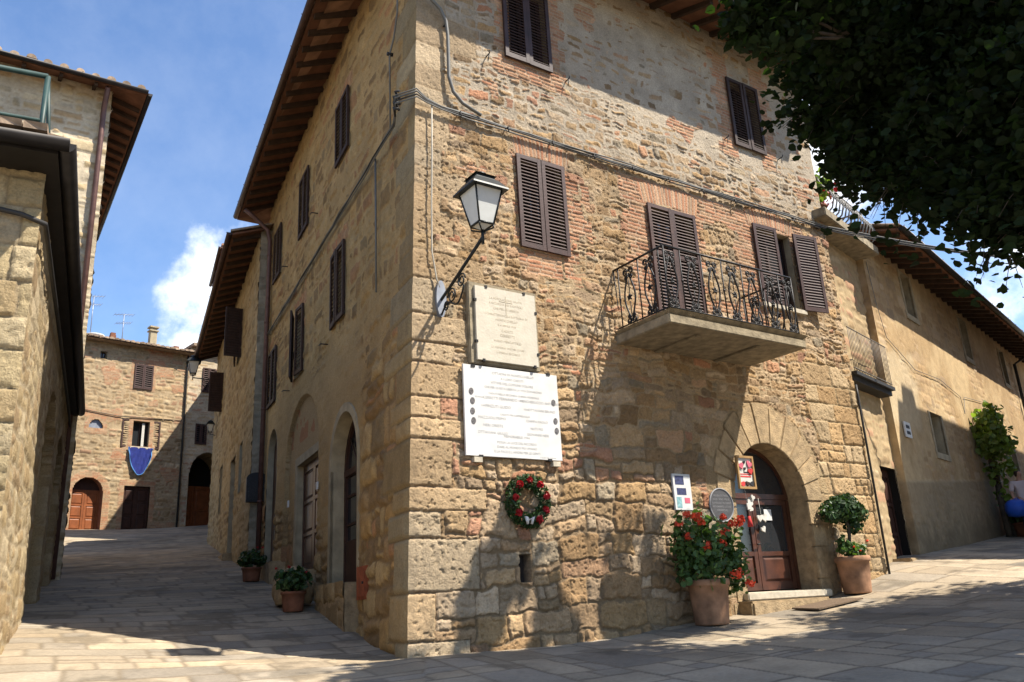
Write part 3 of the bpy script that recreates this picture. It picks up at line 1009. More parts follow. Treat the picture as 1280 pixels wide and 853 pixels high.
# ------------------------------------------------------------------ joinery
def shutter_leaf(parent, fr, u0, u1, z0, z1, n0=0.03, name='shutter', mat_=None, step=0.052, border=0.065, solid=False):
    """louvred leaf in the frame fr, its back at n0"""
    m = MB()
    mt_ = mat_ or MT['shutter']
    th = 0.038
    w = border
    fr.box(m, u0, u0 + w, n0, n0 + th, z0, z1)
    fr.box(m, u1 - w, u1, n0, n0 + th, z0, z1)
    for a, b in ((z0, z0 + w * 1.25), (z1 - w, z1)):
        fr.box(m, u0 + w, u1 - w, n0 + 0.002, n0 + th - 0.002, a, b)
    if z1 - z0 > 1.9:
        zm = z0 + 0.62 * (z1 - z0)
        fr.box(m, u0 + w, u1 - w, n0 + 0.002, n0 + th - 0.002, zm, zm + w)
    if solid:
        fr.box(m, u0 + w, u1 - w, n0 + 0.0145, n0 + 0.0185, z0 + w * 1.25, z1 - w)
    z = z0 + w * 1.25 + 0.015
    while z < z1 - w - 0.03:
        a = [fr.p(u0 + w, n0 + 0.004, z + 0.034), fr.p(u0 + w, n0 + 0.012, z + 0.040), fr.p(u0 + w, n0 + th - 0.002, z + 0.006), fr.p(u0 + w, n0 + th - 0.010, z)]
        b = [fr.p(u1 - w, n0 + 0.004, z + 0.034), fr.p(u1 - w, n0 + 0.012, z + 0.040), fr.p(u1 - w, n0 + th - 0.002, z + 0.006), fr.p(u1 - w, n0 + th - 0.010, z)]
        m.prism(a, b)
        z += step
    return m.build(name, mt_, parent)


def window_recess(parent, fr, u0, u1, z0, z1, depth=0.17, mat_=None, pane_mat=None):
    """jambs going into the wall with a dark pane behind"""
    m = MB()
    f = fr.p
    m.face([f(u0, 0.01, z0), f(u0, -depth, z0), f(u0, -depth, z1), f(u0, 0.01, z1)])
    m.face([f(u1, 0.01, z0), f(u1, 0.01, z1), f(u1, -depth, z1), f(u1, -depth, z0)])
    m.face([f(u0, 0.01, z1), f(u0, -depth, z1), f(u1, -depth, z1), f(u1, 0.01, z1)])
    m.face([f(u0, 0.01, z0), f(u1, 0.01, z0), f(u1, -depth, z0), f(u0, -depth, z0)])
    w = m.build('window', mat_ or MT['plaster'], parent)
    p = MB()
    fr.box(p, u0, u1, -depth - 0.02, -depth, z0, z1)
    p.build('pane', pane_mat or MT['glass'], w)
    q = MB()
    fw = 0.05
    um = (u0 + u1) / 2
    for a, b, c_, d in ((u0, u0 + fw, z0, z1), (u1 - fw, u1, z0, z1), (um - fw / 2, um + fw / 2, z0, z1)):
        fr.box(q, a, b, -depth + 0.002, -depth + 0.04, c_, d)
    fr.box(q, u0, u1, -depth + 0.004, -depth + 0.036, z1 - fw, z1)
    fr.box(q, u0, u1, -depth + 0.004, -depth + 0.036, z0, z0 + fw)
    q.build('frame', MT['shutter_d'], w)
    return w


def shuttered_window(parent, fr, u0, u1, z0, z1, mat_=None, ov=0.035, angL=0.0, angR=0.0, step=0.052):
    w = window_recess(parent, fr, u0, u1, z0, z1)
    um = (u0 + u1) / 2
    a = fr.hinge(u0 - ov, 0.0, angL)
    L = um - u0 + ov - 0.004
    shutter_leaf(w, a, 0, L, z0 - ov, z1 + ov, mat_=mat_, step=step)
    if angR is not None:
        b = fr.hinge(u1 + ov, 0.0, -angR)
        shutter_leaf(w, b, -L, 0, z0 - ov, z1 + ov, mat_=mat_, step=step)
    return w


def arch_pts(u0, u1, zs, zt, n=18):
    uc, hw = (u0 + u1) / 2, (u1 - u0) / 2
    return [(uc + hw * math.cos(a), zs + (zt - zs) * math.sin(a)) for a in [math.pi * i / n for i in range(n + 1)]]


def arch_reveal(parent, fr, u0, u1, z0, zs, zt, n0, n1, mat_, name='reveal'):
    """the inner faces of an arched opening from n0 (outside) to n1 (inside)"""
    m = MB()
    pts = [(u1, z0)] + arch_pts(u0, u1, zs, zt, 28) + [(u0, z0)]
    for (a, za), (b, zb) in zip(pts[:-1], pts[1:]):
        m.face([fr.p(a, n0, za), fr.p(b, n0, zb), fr.p(b, n1, zb), fr.p(a, n1, za)], True)
    m.face([fr.p(u0, n0, z0), fr.p(u0, n1, z0), fr.p(u1, n1, z0), fr.p(u1, n0, z0)])
    return m.build(name, mat_, parent)


def slab_poly(m, fr, outline, n0, n1):
    m.prism([fr.p(u, n0, z) for u, z in outline], [fr.p(u, n1, z) for u, z in outline])


def text_mesh(name, body, size, fn, mat_, parent, align='CENTER', sx=1.0):
    """lettering laid on a surface: fn maps (x, y) to the world"""
    cu = bpy.data.curves.new('lettering', 'FONT')
    cu.body = body
    cu.size = size
    cu.align_x = align
    cu.resolution_u = 2
    tmp = bpy.data.objects.new('lettering_source', cu)
    col.objects.link(tmp)
    bpy.context.view_layer.update()
    dg = bpy.context.evaluated_depsgraph_get()
    me = bpy.data.meshes.new_from_object(tmp.evaluated_get(dg))
    bpy.data.objects.remove(tmp)
    bpy.data.curves.remove(cu)
    vs_ = [fn(v.co.x * sx, v.co.y) for v in me.vertices]
    fs_ = [tuple(p.vertices) for p in me.polygons]
    bpy.data.meshes.remove(me)
    return vs_, fs_


def lettering(name, lines, fn, mat_, parent):
    """lines: (text, x, y, size, align)"""
    m = MB()
    for body, x, y, size, al in lines:
        vs_, fs_ = text_mesh(name, body, size, lambda a, b: fn(x + a, y + b), mat_, parent, al)
        k = len(m.v)
        m.v += vs_
        for f_ in fs_:
            m.f.append(tuple(i + k for i in f_))
            m.s.append(False)
    return m.build(name, mat_, parent)


def leaf_mesh(name, pts, nrm, size, mat_, parent, seed=1, shape='round', jitter=0.7):
    """many small folded leaves: centres pts (N,3), facing about nrm (N,3)"""
    rg = np.random.RandomState(seed)
    N = len(pts)
    pts = np.asarray(pts, float)
    nrm = np.asarray(nrm, float) + rg.normal(0, jitter, (N, 3))
    nrm /= np.linalg.norm(nrm, axis=1)[:, None] + 1e-9
    t_ = np.cross(nrm, rg.normal(0, 1, (N, 3)))
    t_ /= np.linalg.norm(t_, axis=1)[:, None] + 1e-9
    b_ = np.cross(nrm, t_)
    s = np.asarray(size) * rg.uniform(0.5, 1.35, N)
    if shape == 'round':
        prof = [(-0.50, 0.0, 0.0), (-0.28, 0.44, 0.10), (0.22, 0.40, 0.10), (0.62, 0.0, -0.04), (0.22, -0.40, 0.10), (-0.28, -0.44, 0.10)]
    else:
        prof = [(-0.5, 0.0, 0.0), (-0.1, 0.22, 0.06), (0.3, 0.17, 0.05), (0.7, 0.0, -0.05), (0.3, -0.17, 0.05), (-0.1, -0.22, 0.06)]
    V = np.stack([pts + (t_ * a + b_ * b + nrm * c_) * s[:, None] for a, b, c_ in prof], 1).reshape(-1, 3)
    base = (np.arange(N) * 6)[:, None]
    q = np.concatenate([base + np.array([[0, 1, 2, 3]]), base + np.array([[0, 3, 4, 5]])], 1).reshape(-1, 4)
    return raw_mesh(name, V, q.ravel(), np.full(len(q), 4), mat_, parent, None, False)


def ball_pts(rg, n, c, r, fill=0.5):
    """points near the skin of an ellipsoid"""
    d = rg.normal(0, 1, (n, 3))
    d /= np.linalg.norm(d, axis=1)[:, None]
    k = rg.uniform(fill, 1.0, n)[:, None]
    return np.array(c) + d * np.array(r) * k, d



# ================================================================== the corner house
house = thing('stone_house', 'big corner house of rough golden stone with brown shutters and an iron balcony', 'house', (C0[0], C0[1], 1.1), 'stone houses of the village')


def lean_r(V):
    return 0.0322 * (V - 1.1)


def post_front(P, U, V):
    w = 1 - sst(0.0, 3.0, U)
    P = P + FR.d * (lean_r(V) * w)[..., None]
    k = 1 - sst(0.0, 0.09, U)
    P = P + nL * (corner_profile(V) * k)[..., None]
    return P


def post_side(P, U, V):
    w = 1 - sst(0.0, 3.5, U)
    P = P + dR * ((lean_r(V) - 0.15) * w)[..., None]
    k = 1 - sst(0.0, 0.09, U)
    P = P + nR * (corner_profile(V) * k)[..., None]
    return P


DOOR = (5.70, 7.45, 1.55, 3.0, 3.92)
FRONT_WIN = [(1.90, 2.72, 6.52, 7.95), (1.82, 2.65, 9.70, 11.12), (6.99, 7.80, 9.65, 11.06), (4.50, 5.50, 5.43, 7.76), (7.12, 8.15, 6.52, 7.98)]


def hole_front(U, V):
    h = arch_in(U, V, DOOR[0] - 0.04, DOOR[1] + 0.04, -1, DOOR[3], DOOR[4] + 0.04)
    for a, b, c, d in FRONT_WIN:
        h |= (U > a) & (U < b) & (V > c) & (V < d)
    return h


def front_fn(U, V):
    rel, c = masonry_front(U, V)
    k = sst(0.0, 0.09, U)
    rel = lerp(corner_profile(V), rel, k)
    return rel, c


build_wall('wall', FR, 0.0, 9.36, 0.75, 12.2, 0.0118, front_fn, MT['stone'], house, hole_front, post_front)

SIDE_WIN = [(3.20, 4.00, 9.45, 10.62), (6.42, 7.22, 9.40, 10.72), (9.42, 10.22, 9.50, 10.76),
            (3.40, 4.22, 6.38, 7.68), (6.62, 7.50, 6.30, 7.66), (9.55, 10.45, 6.38, 7.66)]
ARCHW = (2.56, 4.16, 1.96, 3.85, 4.68)
LDOOR = (5.38, 7.28, 2.30, 4.46)
ARCH3 = (9.15, 10.30, 2.72, 5.05, 5.72)


def hole_side(U, V):
    h = arch_in(U, V, ARCHW[0] - 0.03, ARCHW[1] + 0.03, ARCHW[2], ARCHW[3], ARCHW[4] + 0.03)
    h |= (U > LDOOR[0]) & (U < LDOOR[1]) & (V > LDOOR[2]) & (V < LDOOR[3])
    h |= arch_in(U, V, *ARCH3)
    for a, b, c, d in SIDE_WIN:
        h |= (U > a) & (U < b) & (V > c) & (V < d)
    return h


def masonry_side(U, V):
    n_lo = (fbm(U * 1.3, V * 1.3, 101, 2) - 0.5)
    n_mi = (fbm(U * 5, V * 5, 102, 2) - 0.5)
    n_hi = (fbm(U * 18, V * 18, 104, 3) - 0.5)
    wu = U + n_lo * 0.22 + n_mi * 0.10
    wv = V + (fbm(U * 1.1, V * 1.1, 103, 2) - 0.5) * 0.24 + (fbm(U * 5, V * 5, 105, 2) - 0.5) * 0.09

    def hf(v):
        return 0.40 if v < 4.4 else 0.25

    def wf(v):
        return 0.50 if v < 4.4 else 0.36
    ids, d, du, dv = coursed(wu, wv, 111, 0.0, 13.0, hf, wf, split=0.4, corner=0.04)
    low = (1 - sst(4.3, 5.4, V + n_lo)) * (1 - sst(2.0, 2.6, U + n_mi))
    low = np.maximum(low, 1 - sst(0.75, 1.3, V - (1.1 + 0.215 * U) + n_lo * 0.6))
    # lime render worn thin: stones show where it has gone
    show = 0.008 + 0.050 * rnd(ids, 122) + 0.06 * (fbm(U * 1.2, V * 1.2, 123, 3) - 0.45)
    gap = lerp(show, 0.012 + 0.016 * rnd(ids, 121), low)
    e = d + n_mi * 0.035 + n_hi * 0.02
    st = sst(gap, gap + 0.025, e)
    bul = sst(gap, gap + 0.10, e)
    dep = lerp(0.024, 0.040, low)
    rel = dep * (0.5 * st + 0.5 * bul) * (0.4 + 1.1 * rnd(ids, 124)) + lerp(0.036, 0.036, low) * (fbm(U * 8, V * 8, 106, 5, 0.62) - 0.5)
    c = palette(ids, 125, [(0.41, 0.275, 0.12), (0.44, 0.32, 0.155), (0.36, 0.25, 0.125), (0.46, 0.345, 0.18), (0.30, 0.20, 0.10), (0.38, 0.22, 0.115), (0.34, 0.26, 0.15), (0.25, 0.175, 0.095)])
    c = c * (0.66 + 0.68 * fbm(U * 7, V * 7, 126, 4, 0.6))[..., None]
    mort = lerp(np.array([0.48, 0.35, 0.175]), np.array([0.30, 0.21, 0.11]), low[..., None])
    mort = mort * (0.78 + 0.44 * fbm(U * 3, V * 3, 127, 3))[..., None]
    c = lerp(mort, c, st[..., None] * lerp(0.92, 1.0, low[..., None]))
    # plastered ground floor round the arches
    pl = sst(2.2, 2.5, U) * (1 - sst(5.3, 6.0, V + n_lo * 0.8 - 0.10 * (U - 2))) * sst(0.55, 0.95, V - (1.1 + 0.215 * U))
    plc = np.array([0.45, 0.335, 0.175]) * (0.80 + 0.4 * fbm(U * 2, V * 2, 128, 4))[..., None]
    c = lerp(c, plc, (pl * 0.85)[..., None])
    rel = rel * (1 - 0.65 * pl)
    # brick arch over the near window of the first floor
    for uc, zb in ((3.8, 7.72), (3.62, 10.66), (7.05, 7.70)):
        m = (V > zb) & (V < zb + 0.30) & (np.abs(U - uc) < 0.55)
        fi, fd = brick_fan(U, V, uc, zb, 0.25, 131)
        fc = lerp(np.array([0.42, 0.30, 0.18]), palette(fi, 132, BRICK) * 0.9, sst(0.004, 0.016, fd)[..., None])
        c = np.where(m[..., None], fc, c)
    # blind round arch that frames the second doorway
    ring = arch_in(U, V, 5.18, 8.20, 1.5, 4.45, 5.74)
    rel = np.where(ring, rel * 0.4 - 0.085, rel)
    inn = ring & (V > 4.4)
    c = np.where(inn[..., None], lerp(c, np.array([0.40, 0.31, 0.19]), 0.6), c)
    bl = ring & (fbm(U * 3, V * 3, 133, 2) > 0.66) & (V > 4.9)
    c = np.where(bl[..., None], np.array([0.40, 0.21, 0.11]), c)
    c = c * np.array([1.10, 1.01, 0.88]) * (0.82 + 0.36 * fbm(U * 0.5, V * 0.5, 134, 3))[..., None]
    # dressed blocks of the corner
    qi, qid, qd, qdv = quoin(U + n_mi * 0.02, V, 31, 0.3, 13.0, 0.43, (0.86, 0.46))
    qst = sst(0.004, 0.022, qd + n_hi * 0.012)
    qlo = 1 - sst(4.5, 6.5, V)
    qc = palette(qid, 33, [(0.43, 0.32, 0.165), (0.40, 0.28, 0.135), (0.45, 0.35, 0.20), (0.38, 0.265, 0.13)])
    qc = qc * (0.8 + 0.4 * fbm(U * 9, V * 9, 34, 4))[..., None]
    qc = lerp(np.array([0.33, 0.24, 0.13]), qc, qst[..., None])
    qrel = (0.016 + 0.028 * qlo) * (0.5 * qst + 0.5 * sst(0, 0.06, qd)) * (0.6 + 0.8 * rnd(qid, 3)) + 0.02 * (fbm(U * 12, V * 12, 35, 4) - 0.5)
    c = np.where(qi[..., None], qc, c)
    rel = np.where(qi, qrel, rel)
    k = sst(0.0, 0.09, U)
    rel = lerp(corner_profile(V), rel, k)
    return rel, c


build_wall('wall', FL, 0.0, 11.3, 0.75, 12.2, 0.023, masonry_side, MT['stone'], house, hole_side, post_side)

# the two walls nobody sees from the corner
m = MB()
pA, pB, pC = FR.p(9.36, 0), FL.p(11.3, 0), None
q = FL.O + FL.d * 11.3 + FR.d * 8.6
for a, b in (((pA[0], pA[1]), (q[0], q[1])), ((q[0], q[1]), (pB[0], pB[1]))):
    m.face([(a[0], a[1], 0.8), (b[0], b[1], 0.8), (b[0], b[1], 12.2), (a[0], a[1], 12.2)])
m.build('rear_wall', MT['plaster2'], house)

# ---- roof: soffit boards, rafters, gutters, tiles
EZ, EW = 11.70, 12.08


def eave(parent, fr, u0, u1, over, zi, zo, step, m0=0.0, m1=0.0, gut=None, gside=0.055, ni=-0.05, raf=(0.075, 0.11), seed=3):
    """overhanging eave along a wall; m0, m1 lengthen the outer edge at its ends (mitres)"""
    sl = MB()
    f = fr.p
    t_ = 0.05
    lo = [f(u0, ni, zi), f(u1, ni, zi), f(u1 + m1, over, zo), f(u0 - m0, over, zo)]
    hi = [(a, b, c + t_) for a, b, c in lo]
    sl.prism(lo, hi)
    s = sl.build('soffit', MT['soffit'], parent)
    rg = random.Random(seed)
    u = u0 + step * 0.4
    while u < u1 - 0.05:
        r_ = MB()
        uu = u + rg.uniform(-0.02, 0.02)
        w, h = raf[0] * rg.uniform(0.9, 1.15), raf[1]
        o2 = over - 0.05
        zo2 = zi + (zo - zi) * (o2 - ni) / (over - ni)
        lo = [f(uu - w / 2, ni, zi - h), f(uu + w / 2, ni, zi - h), f(uu + w / 2, o2, zo2 - h * 0.9), f(uu - w / 2, o2, zo2 - h * 0.9)]
        hi = [f(uu - w / 2, ni, zi - 0.002), f(uu + w / 2, ni, zi - 0.002), f(uu + w / 2, o2, zo2 - 0.002), f(uu - w / 2, o2, zo2 - 0.002)]
        r_.prism(lo, hi)
        r_.build('rafter', MT['rafter'], s)
        u += step
    g = MB()
    n_ = 9
    pa, pb = [], []
    for k in range(n_):
        a = math.pi * k / (n_ - 1)
        dn, dz = -gside * 1.25 * math.cos(a), -gside * 1.35 * math.sin(a)
        pa.append(f(u0 - m0, over + gside * 1.25 + dn, zo + 0.06 + dz))
        pb.append(f(u1 + m1, over + gside * 1.25 + dn, zo + 0.06 + dz))
    n0_ = len(g.v)
    g.prism(pa, pb, True)
    u = u0
    while u < u1:
        g.tube([f(u, over - 0.01, zo + 0.075), f(u, over + gside * 1.25, zo - gside * 1.55 + 0.06), f(u, over + gside * 2.6, zo + 0.085)], 0.009, 5)
        u += 0.95
    g.build('gutter', gut or MT['gutter'], parent)
    return s


roof = MB()
ov = 1.0
sl = (EW - EZ) / 1.05
cornr = FR.v(0, 1.0, 0) + Vector(nL) * 0.82 + Vector((dR[0], dR[1], 0)) * 0.33
P0 = (cornr.x, cornr.y, EZ + 0.05)
pR = FR.v(9.75, 1.0, EZ + 0.05)
pL = FL.v(11.6, 0.82, EZ + 0.05)
pq = Vector((q[0], q[1], EZ + 0.05)) + Vector((dR[0], dR[1], 0)) * 0.5 + Vector((dL[0], dL[1], 0)) * 0.5
apex = Vector((FR.p(4.7)[0] + dL[0] * 5.6, FR.p(4.7)[1] + dL[1] * 5.6, 14.3))
for a, b in ((Vector(P0), pR), (pR, pq), (pq, pL), (pL, Vector(P0))):
    roof.face([a, b, apex])
rf = roof.build('roof', MT['tile'], house)
eave(rf, FR, 0.30, 9.50, 1.0, EW, EZ, 0.52, m0=0.62, m1=0.0, seed=5)
eave(rf, FL, 0.15, 11.35, 0.80, EW - 0.03, EZ + 0.003, 0.50, m0=0.80, m1=0.1, seed=8)


def tile_edge(parent, fr, u0, u1, n0, z0, rise, length, r=0.085, pitch=0.21, mat_=None, seed=1):
    """cover tiles along an eave: half round barrels running up the slope"""
    m_ = MB()
    rg = random.Random(seed)
    u = u0
    while u < u1:
        rr = r * rg.uniform(0.9, 1.08)
        dz = rg.uniform(-0.012, 0.012)
        off = rg.uniform(-0.03, 0.03)
        ra, rb, k = [], [], 8
        for i in range(k):
            a = math.pi * i / (k - 1)
            ra.append(fr.p(u + rr * math.cos(a), n0 + off, z0 + dz + rr * math.sin(a)))
            rb.append(fr.p(u + rr * 0.8 * math.cos(a), n0 + off - length, z0 + dz + rise + rr * 0.8 * math.sin(a)))
        m_.prism(ra, rb, False)
        u += pitch
    return m_.build('tile_row', mat_ or MT['tile_g'], parent)


tile_edge(rf, FR, -0.5, 9.7, 1.04, EZ + 0.09, 0.36, 1.0)
tile_edge(rf, FL, -0.6, 11.5, 0.84, EZ + 0.09, 0.36, 1.0, seed=4)

# ---- windows
for i, (a, b, c, d) in enumerate(FRONT_WIN):
    if i in (0, 1, 2):
        shuttered_window(house, FR, a, b, c, d, MT[('shutter', 'shutter_c', 'shutter_d')[i]], step=0.056, angL=(0.0, 0.02, 0.0)[i], angR=(0.012, 0.0, 0.025)[i])
w = window_recess(house, FR, *FRONT_WIN[3])
um = 5.0
a = FR.hinge(4.46, 0.0, 0.0)
shutter_leaf(w, a, 0, 0.535, 5.44, 7.80, mat_=MT['shutter_b'], step=0.056)
a = FR.hinge(5.56, 0.0, 0.02)
shutter_leaf(w, a, -0.555, 0, 5.44, 7.80, step=0.056)
w = window_recess(house, FR, *FRONT_WIN[4])
a = FR.hinge(7.08, 0.0, 0.05)
shutter_leaf(w, a, 0, 0.60, 6.48, 8.02, step=0.056)
shutter_leaf(w, FR.hinge(8.16, 0.03, R(9)), 0.02, 0.60, 6.48, 8.02, step=0.056, solid=True)
m = MB()
FR.box(m, 7.02, 8.22, -0.02, 0.09, 6.40, 6.475)
m.build('sill', MT['sill'], w)
for i, (a, b, c, d) in enumerate(SIDE_WIN):
    ang = (0.0, 0.0)
    if i == 4:
        ang = (0.10, 0.30)
    elif i == 3:
        ang = (0.03, 0.05)
    shuttered_window(house, FL, a, b, c, d, MT['shutter_d'], angL=ang[0], angR=ang[1], step=0.075)

# small iron hooks that hold the shutters back
for u, z in ((1.45, 9.54), (2.97, 9.62), (6.70, 9.66), (8.23, 9.66)):
    m = MB()
    m.tube([FR.p(u, -0.02, z), FR.p(u, 0.11, z + 0.01), FR.p(u, 0.13, z + 0.05)], 0.010, 6)
    m.tube([FR.p(u, 0.10, z), FR.p(u - 0.03, 0.10, z - 0.13)], 0.009, 6)
    m.build('shutter_hook', MT['iron'], house)
for u, z in ((5.6, 9.25), (4.6, 6.2), (8.0, 6.2), (8.6, 9.3)):
    m = MB()
    m.tube([FL.p(u, -0.02, z), FL.p(u, 0.13, z), FL.p(u + 0.1, 0.14, z)], 0.011, 6)
    m.build('shutter_hook', MT['iron'], house)

# ---- the arched shop door
u0, u1, z0, zs, zt = DOOR
sur = MB()
rg = random.Random(12)
N = 11
uc, hw = (u0 + u1) / 2, (u1 - u0) / 2
for k in range(N):
    a0, a1 = math.pi * k / N + 0.006, math.pi * (k + 1) / N - 0.006
    jut = rg.uniform(0.026, 0.040)
    inn, outr = [], []
    for i in range(6):
        a = a0 + (a1 - a0) * i / 5
        inn.append((uc + hw * math.cos(a), zs + (zt - zs) * math.sin(a)))
        ex = 0.40 + 0.24 * math.sin(a) ** 2 + (0.05 if k % 2 else 0)
        outr.append((uc + (hw + ex) * math.cos(a), zs + (zt - zs + ex) * math.sin(a)))
    slab_poly(sur, FR, inn + outr[::-1], -0.05, jut)
for side in (0, 1):
    z = z0 - 0.55
    k = 0
    while z < zs - 0.02:
        h = min(rg.uniform(0.34, 0.52), zs - z)
        wd = (0.34 if k % 2 else 0.46) * (1.0 if side else 0.75)
        a, b = (u1, u1 + wd) if side else (u0 - wd, u0)
        slab_poly(sur, FR, [(a, z + 0.004), (b, z + 0.004), (b, z + h - 0.004), (a, z + h - 0.004)], -0.05, rg.uniform(0.022, 0.038))
        z += h
        k += 1
sur.build('door_surround', MT['dressed'], house, bevel=0.012)
arch_reveal(house, FR, u0 + 0.002, u1 - 0.002, z0 - 0.5, zs, zt - 0.002, -0.02, -0.42, MT['dressed'])


def leaf_door(parent, fr, u0, u1, z0, z1, n, mat_, glass_from=None, panels=2, name='door', stile=0.085, th=0.05, handle_u=None):
    """a door leaf with raised panels below and glass above glass_from"""
    m_ = MB()
    f = fr
    f.box(m_, u0, u0 + stile, n, n + th, z0, z1)
    f.box(m_, u1 - stile, u1, n, n + th, z0, z1)
    f.box(m_, u0 + stile, u1 - stile, n + 0.001, n + th - 0.001, z1 - stile, z1)
    f.box(m_, u0 + stile, u1 - stile, n + 0.001, n + th - 0.001, z0, z0 + stile * 1.3)
    pt = glass_from if glass_from else z1 - stile
    zz = z0 + stile * 1.3
    hgt = (pt - zz) / panels
    for k in range(panels):
        a, b = zz + k * hgt, zz + (k + 1) * hgt
        f.box(m_, u0 + stile, u1 - stile, n + 0.002, n + th - 0.002, b - stile * 0.8, b)
        f.box(m_, u0 + stile, u1 - stile, n + 0.006, n + 0.022, a, b - stile * 0.8)
        lo = [(u0 + stile + 0.02, a + 0.02), (u1 - stile - 0.02, a + 0.02), (u1 - stile - 0.02, b - stile * 0.8 - 0.02), (u0 + stile + 0.02, b - stile * 0.8 - 0.02)]
        hi = [(u0 + stile + 0.06, a + 0.06), (u1 - stile - 0.06, a + 0.06), (u1 - stile - 0.06, b - stile * 0.8 - 0.06), (u0 + stile + 0.06, b - stile * 0.8 - 0.06)]
        if hi[1][0] > hi[0][0] and hi[2][1] > hi[1][1]:
            m_.prism([f.p(a_, n + 0.022, b_) for a_, b_ in lo], [f.p(a_, n + 0.044, b_) for a_, b_ in hi])
    d_ = m_.build(name, mat_, parent)
    if glass_from:
        g = MB()
        f.box(g, u0 + stile, u1 - stile, n + 0.015, n + 0.027, glass_from, z1 - stile)
        g.build('glass', MT['glass'], d_)
    if handle_u is not None:
        g = MB()
        zc = z0 + 0.5 * (z1 - z0)
        g.tube([f.p(handle_u, n + th, zc), f.p(handle_u, n + th + 0.05, zc), f.p(handle_u - 0.10, n + th + 0.055, zc - 0.01)], 0.011, 7)
        g.build('handle', MT['iron'], d_)
    return d_


dn = -0.42
ub = [u0 + 0.07, 6.40, u1 - 0.07]
leaf_door(house, FR, u0 + 0.08, 6.50, 1.62, 3.06, dn, MT['doorwood'], glass_from=2.22, panels=1, handle_u=None)
leaf_door(house, FR, 6.515, u1 - 0.08, 1.62, 3.06, dn, MT['doorwood'], glass_from=2.22, panels=1, handle_u=6.56)
m = MB()
FR.box(m, u0 - 0.02, u0 + 0.075, dn - 0.01, dn + 0.06, 1.58, 3.06)
FR.box(m, u1 - 0.075, u1 + 0.02, dn - 0.01, dn + 0.06, 1.58, 3.06)
FR.box(m, u0, u1, dn - 0.005, dn + 0.065, 3.065, 3.15)
o1 = [(uc + (hw + 0.02) * math.cos(math.pi * k / 20), zs + 0.1 + (zt - zs - 0.08) * math.sin(math.pi * k / 20)) for k in range(21)]
o2 = [(uc + (hw - 0.08) * math.cos(math.pi * k / 20), zs + 0.1 + (zt - zs - 0.17) * math.sin(math.pi * k / 20)) for k in range(21)]
for k in range(20):
    slab_poly(m, FR, [o1[k], o1[k + 1], o2[k + 1], o2[k]], dn, dn + 0.06)
m.build('door_frame', MT['doorwood'], house)
m = MB()
slab_poly(m, FR, [(u1 - 0.05, 3.15)] + o2[1:-1] + [(u0 + 0.05, 3.15)], dn + 0.01, dn + 0.025)
m.build('transom_glass', MT['glass'], house)
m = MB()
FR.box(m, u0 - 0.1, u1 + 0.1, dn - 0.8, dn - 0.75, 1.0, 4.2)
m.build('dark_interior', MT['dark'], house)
m = MB()
m.prism([FR.p(u0 - 0.12, -0.42, 1.48), FR.p(u1 + 0.14, -0.42, 1.48), FR.p(u1 + 0.14, 0.13, 1.48), FR.p(u0 - 0.12, 0.13, 1.48)],
        [FR.p(u0 - 0.12, -0.42, 1.60), FR.p(u1 + 0.14, -0.42, 1.60), FR.p(u1 + 0.14, 0.13, 1.585), FR.p(u0 - 0.12, 0.13, 1.585)])
m.build('door_step', MT['sill'], house, bevel=0.015)
m = MB()
FR.box(m, u0 - 0.25, u1 - 0.15, -0.3, 0.30, 0.9, 1.47)
m.build('lower_step', MT['dressed'], house, bevel=0.03)

# ---- balcony
bal = MB()
bu0, bu1, bn, bz = 3.54, 6.52, 1.17, 5.235
prof = [(bu0, 0.0), (bu1, 0.0)]
bal.prism([FR.p(bu0, -0.1, bz), FR.p(bu1, -0.1, bz), FR.p(bu1, bn - 0.02, bz), FR.p(bu0, bn - 0.02, bz)],
          [FR.p(bu0, -0.1, bz + 0.14), FR.p(bu1, -0.1, bz + 0.14), FR.p(bu1, bn - 0.02, bz + 0.14), FR.p(bu0, bn - 0.02, bz + 0.14)])
bal.prism([FR.p(bu0 + 0.05, -0.1, bz + 0.142), FR.p(bu1 - 0.02, -0.1, bz + 0.142), FR.p(bu1 - 0.02, bn - 0.05, bz + 0.142), FR.p(bu0 + 0.05, bn - 0.05, bz + 0.142)],
          [FR.p(bu0 - 0.02, -0.1, bz + 0.20), FR.p(bu1 + 0.05, -0.1, bz + 0.20), FR.p(bu1 + 0.05, bn + 0.03, bz + 0.20), FR.p(bu0 - 0.02, bn + 0.03, bz + 0.20)])
for u in (4.35, 5.65):
    FR.box(bal, u - 0.05, u + 0.05, -0.1, bn - 0.25, bz - 0.03, bz - 0.002)
balcony = bal.build('balcony', MT['concrete'], house, bevel=0.012)

rl = MB()
RZ0, RZ1 = bz + 0.205, bz + 1.20
off = 0.07


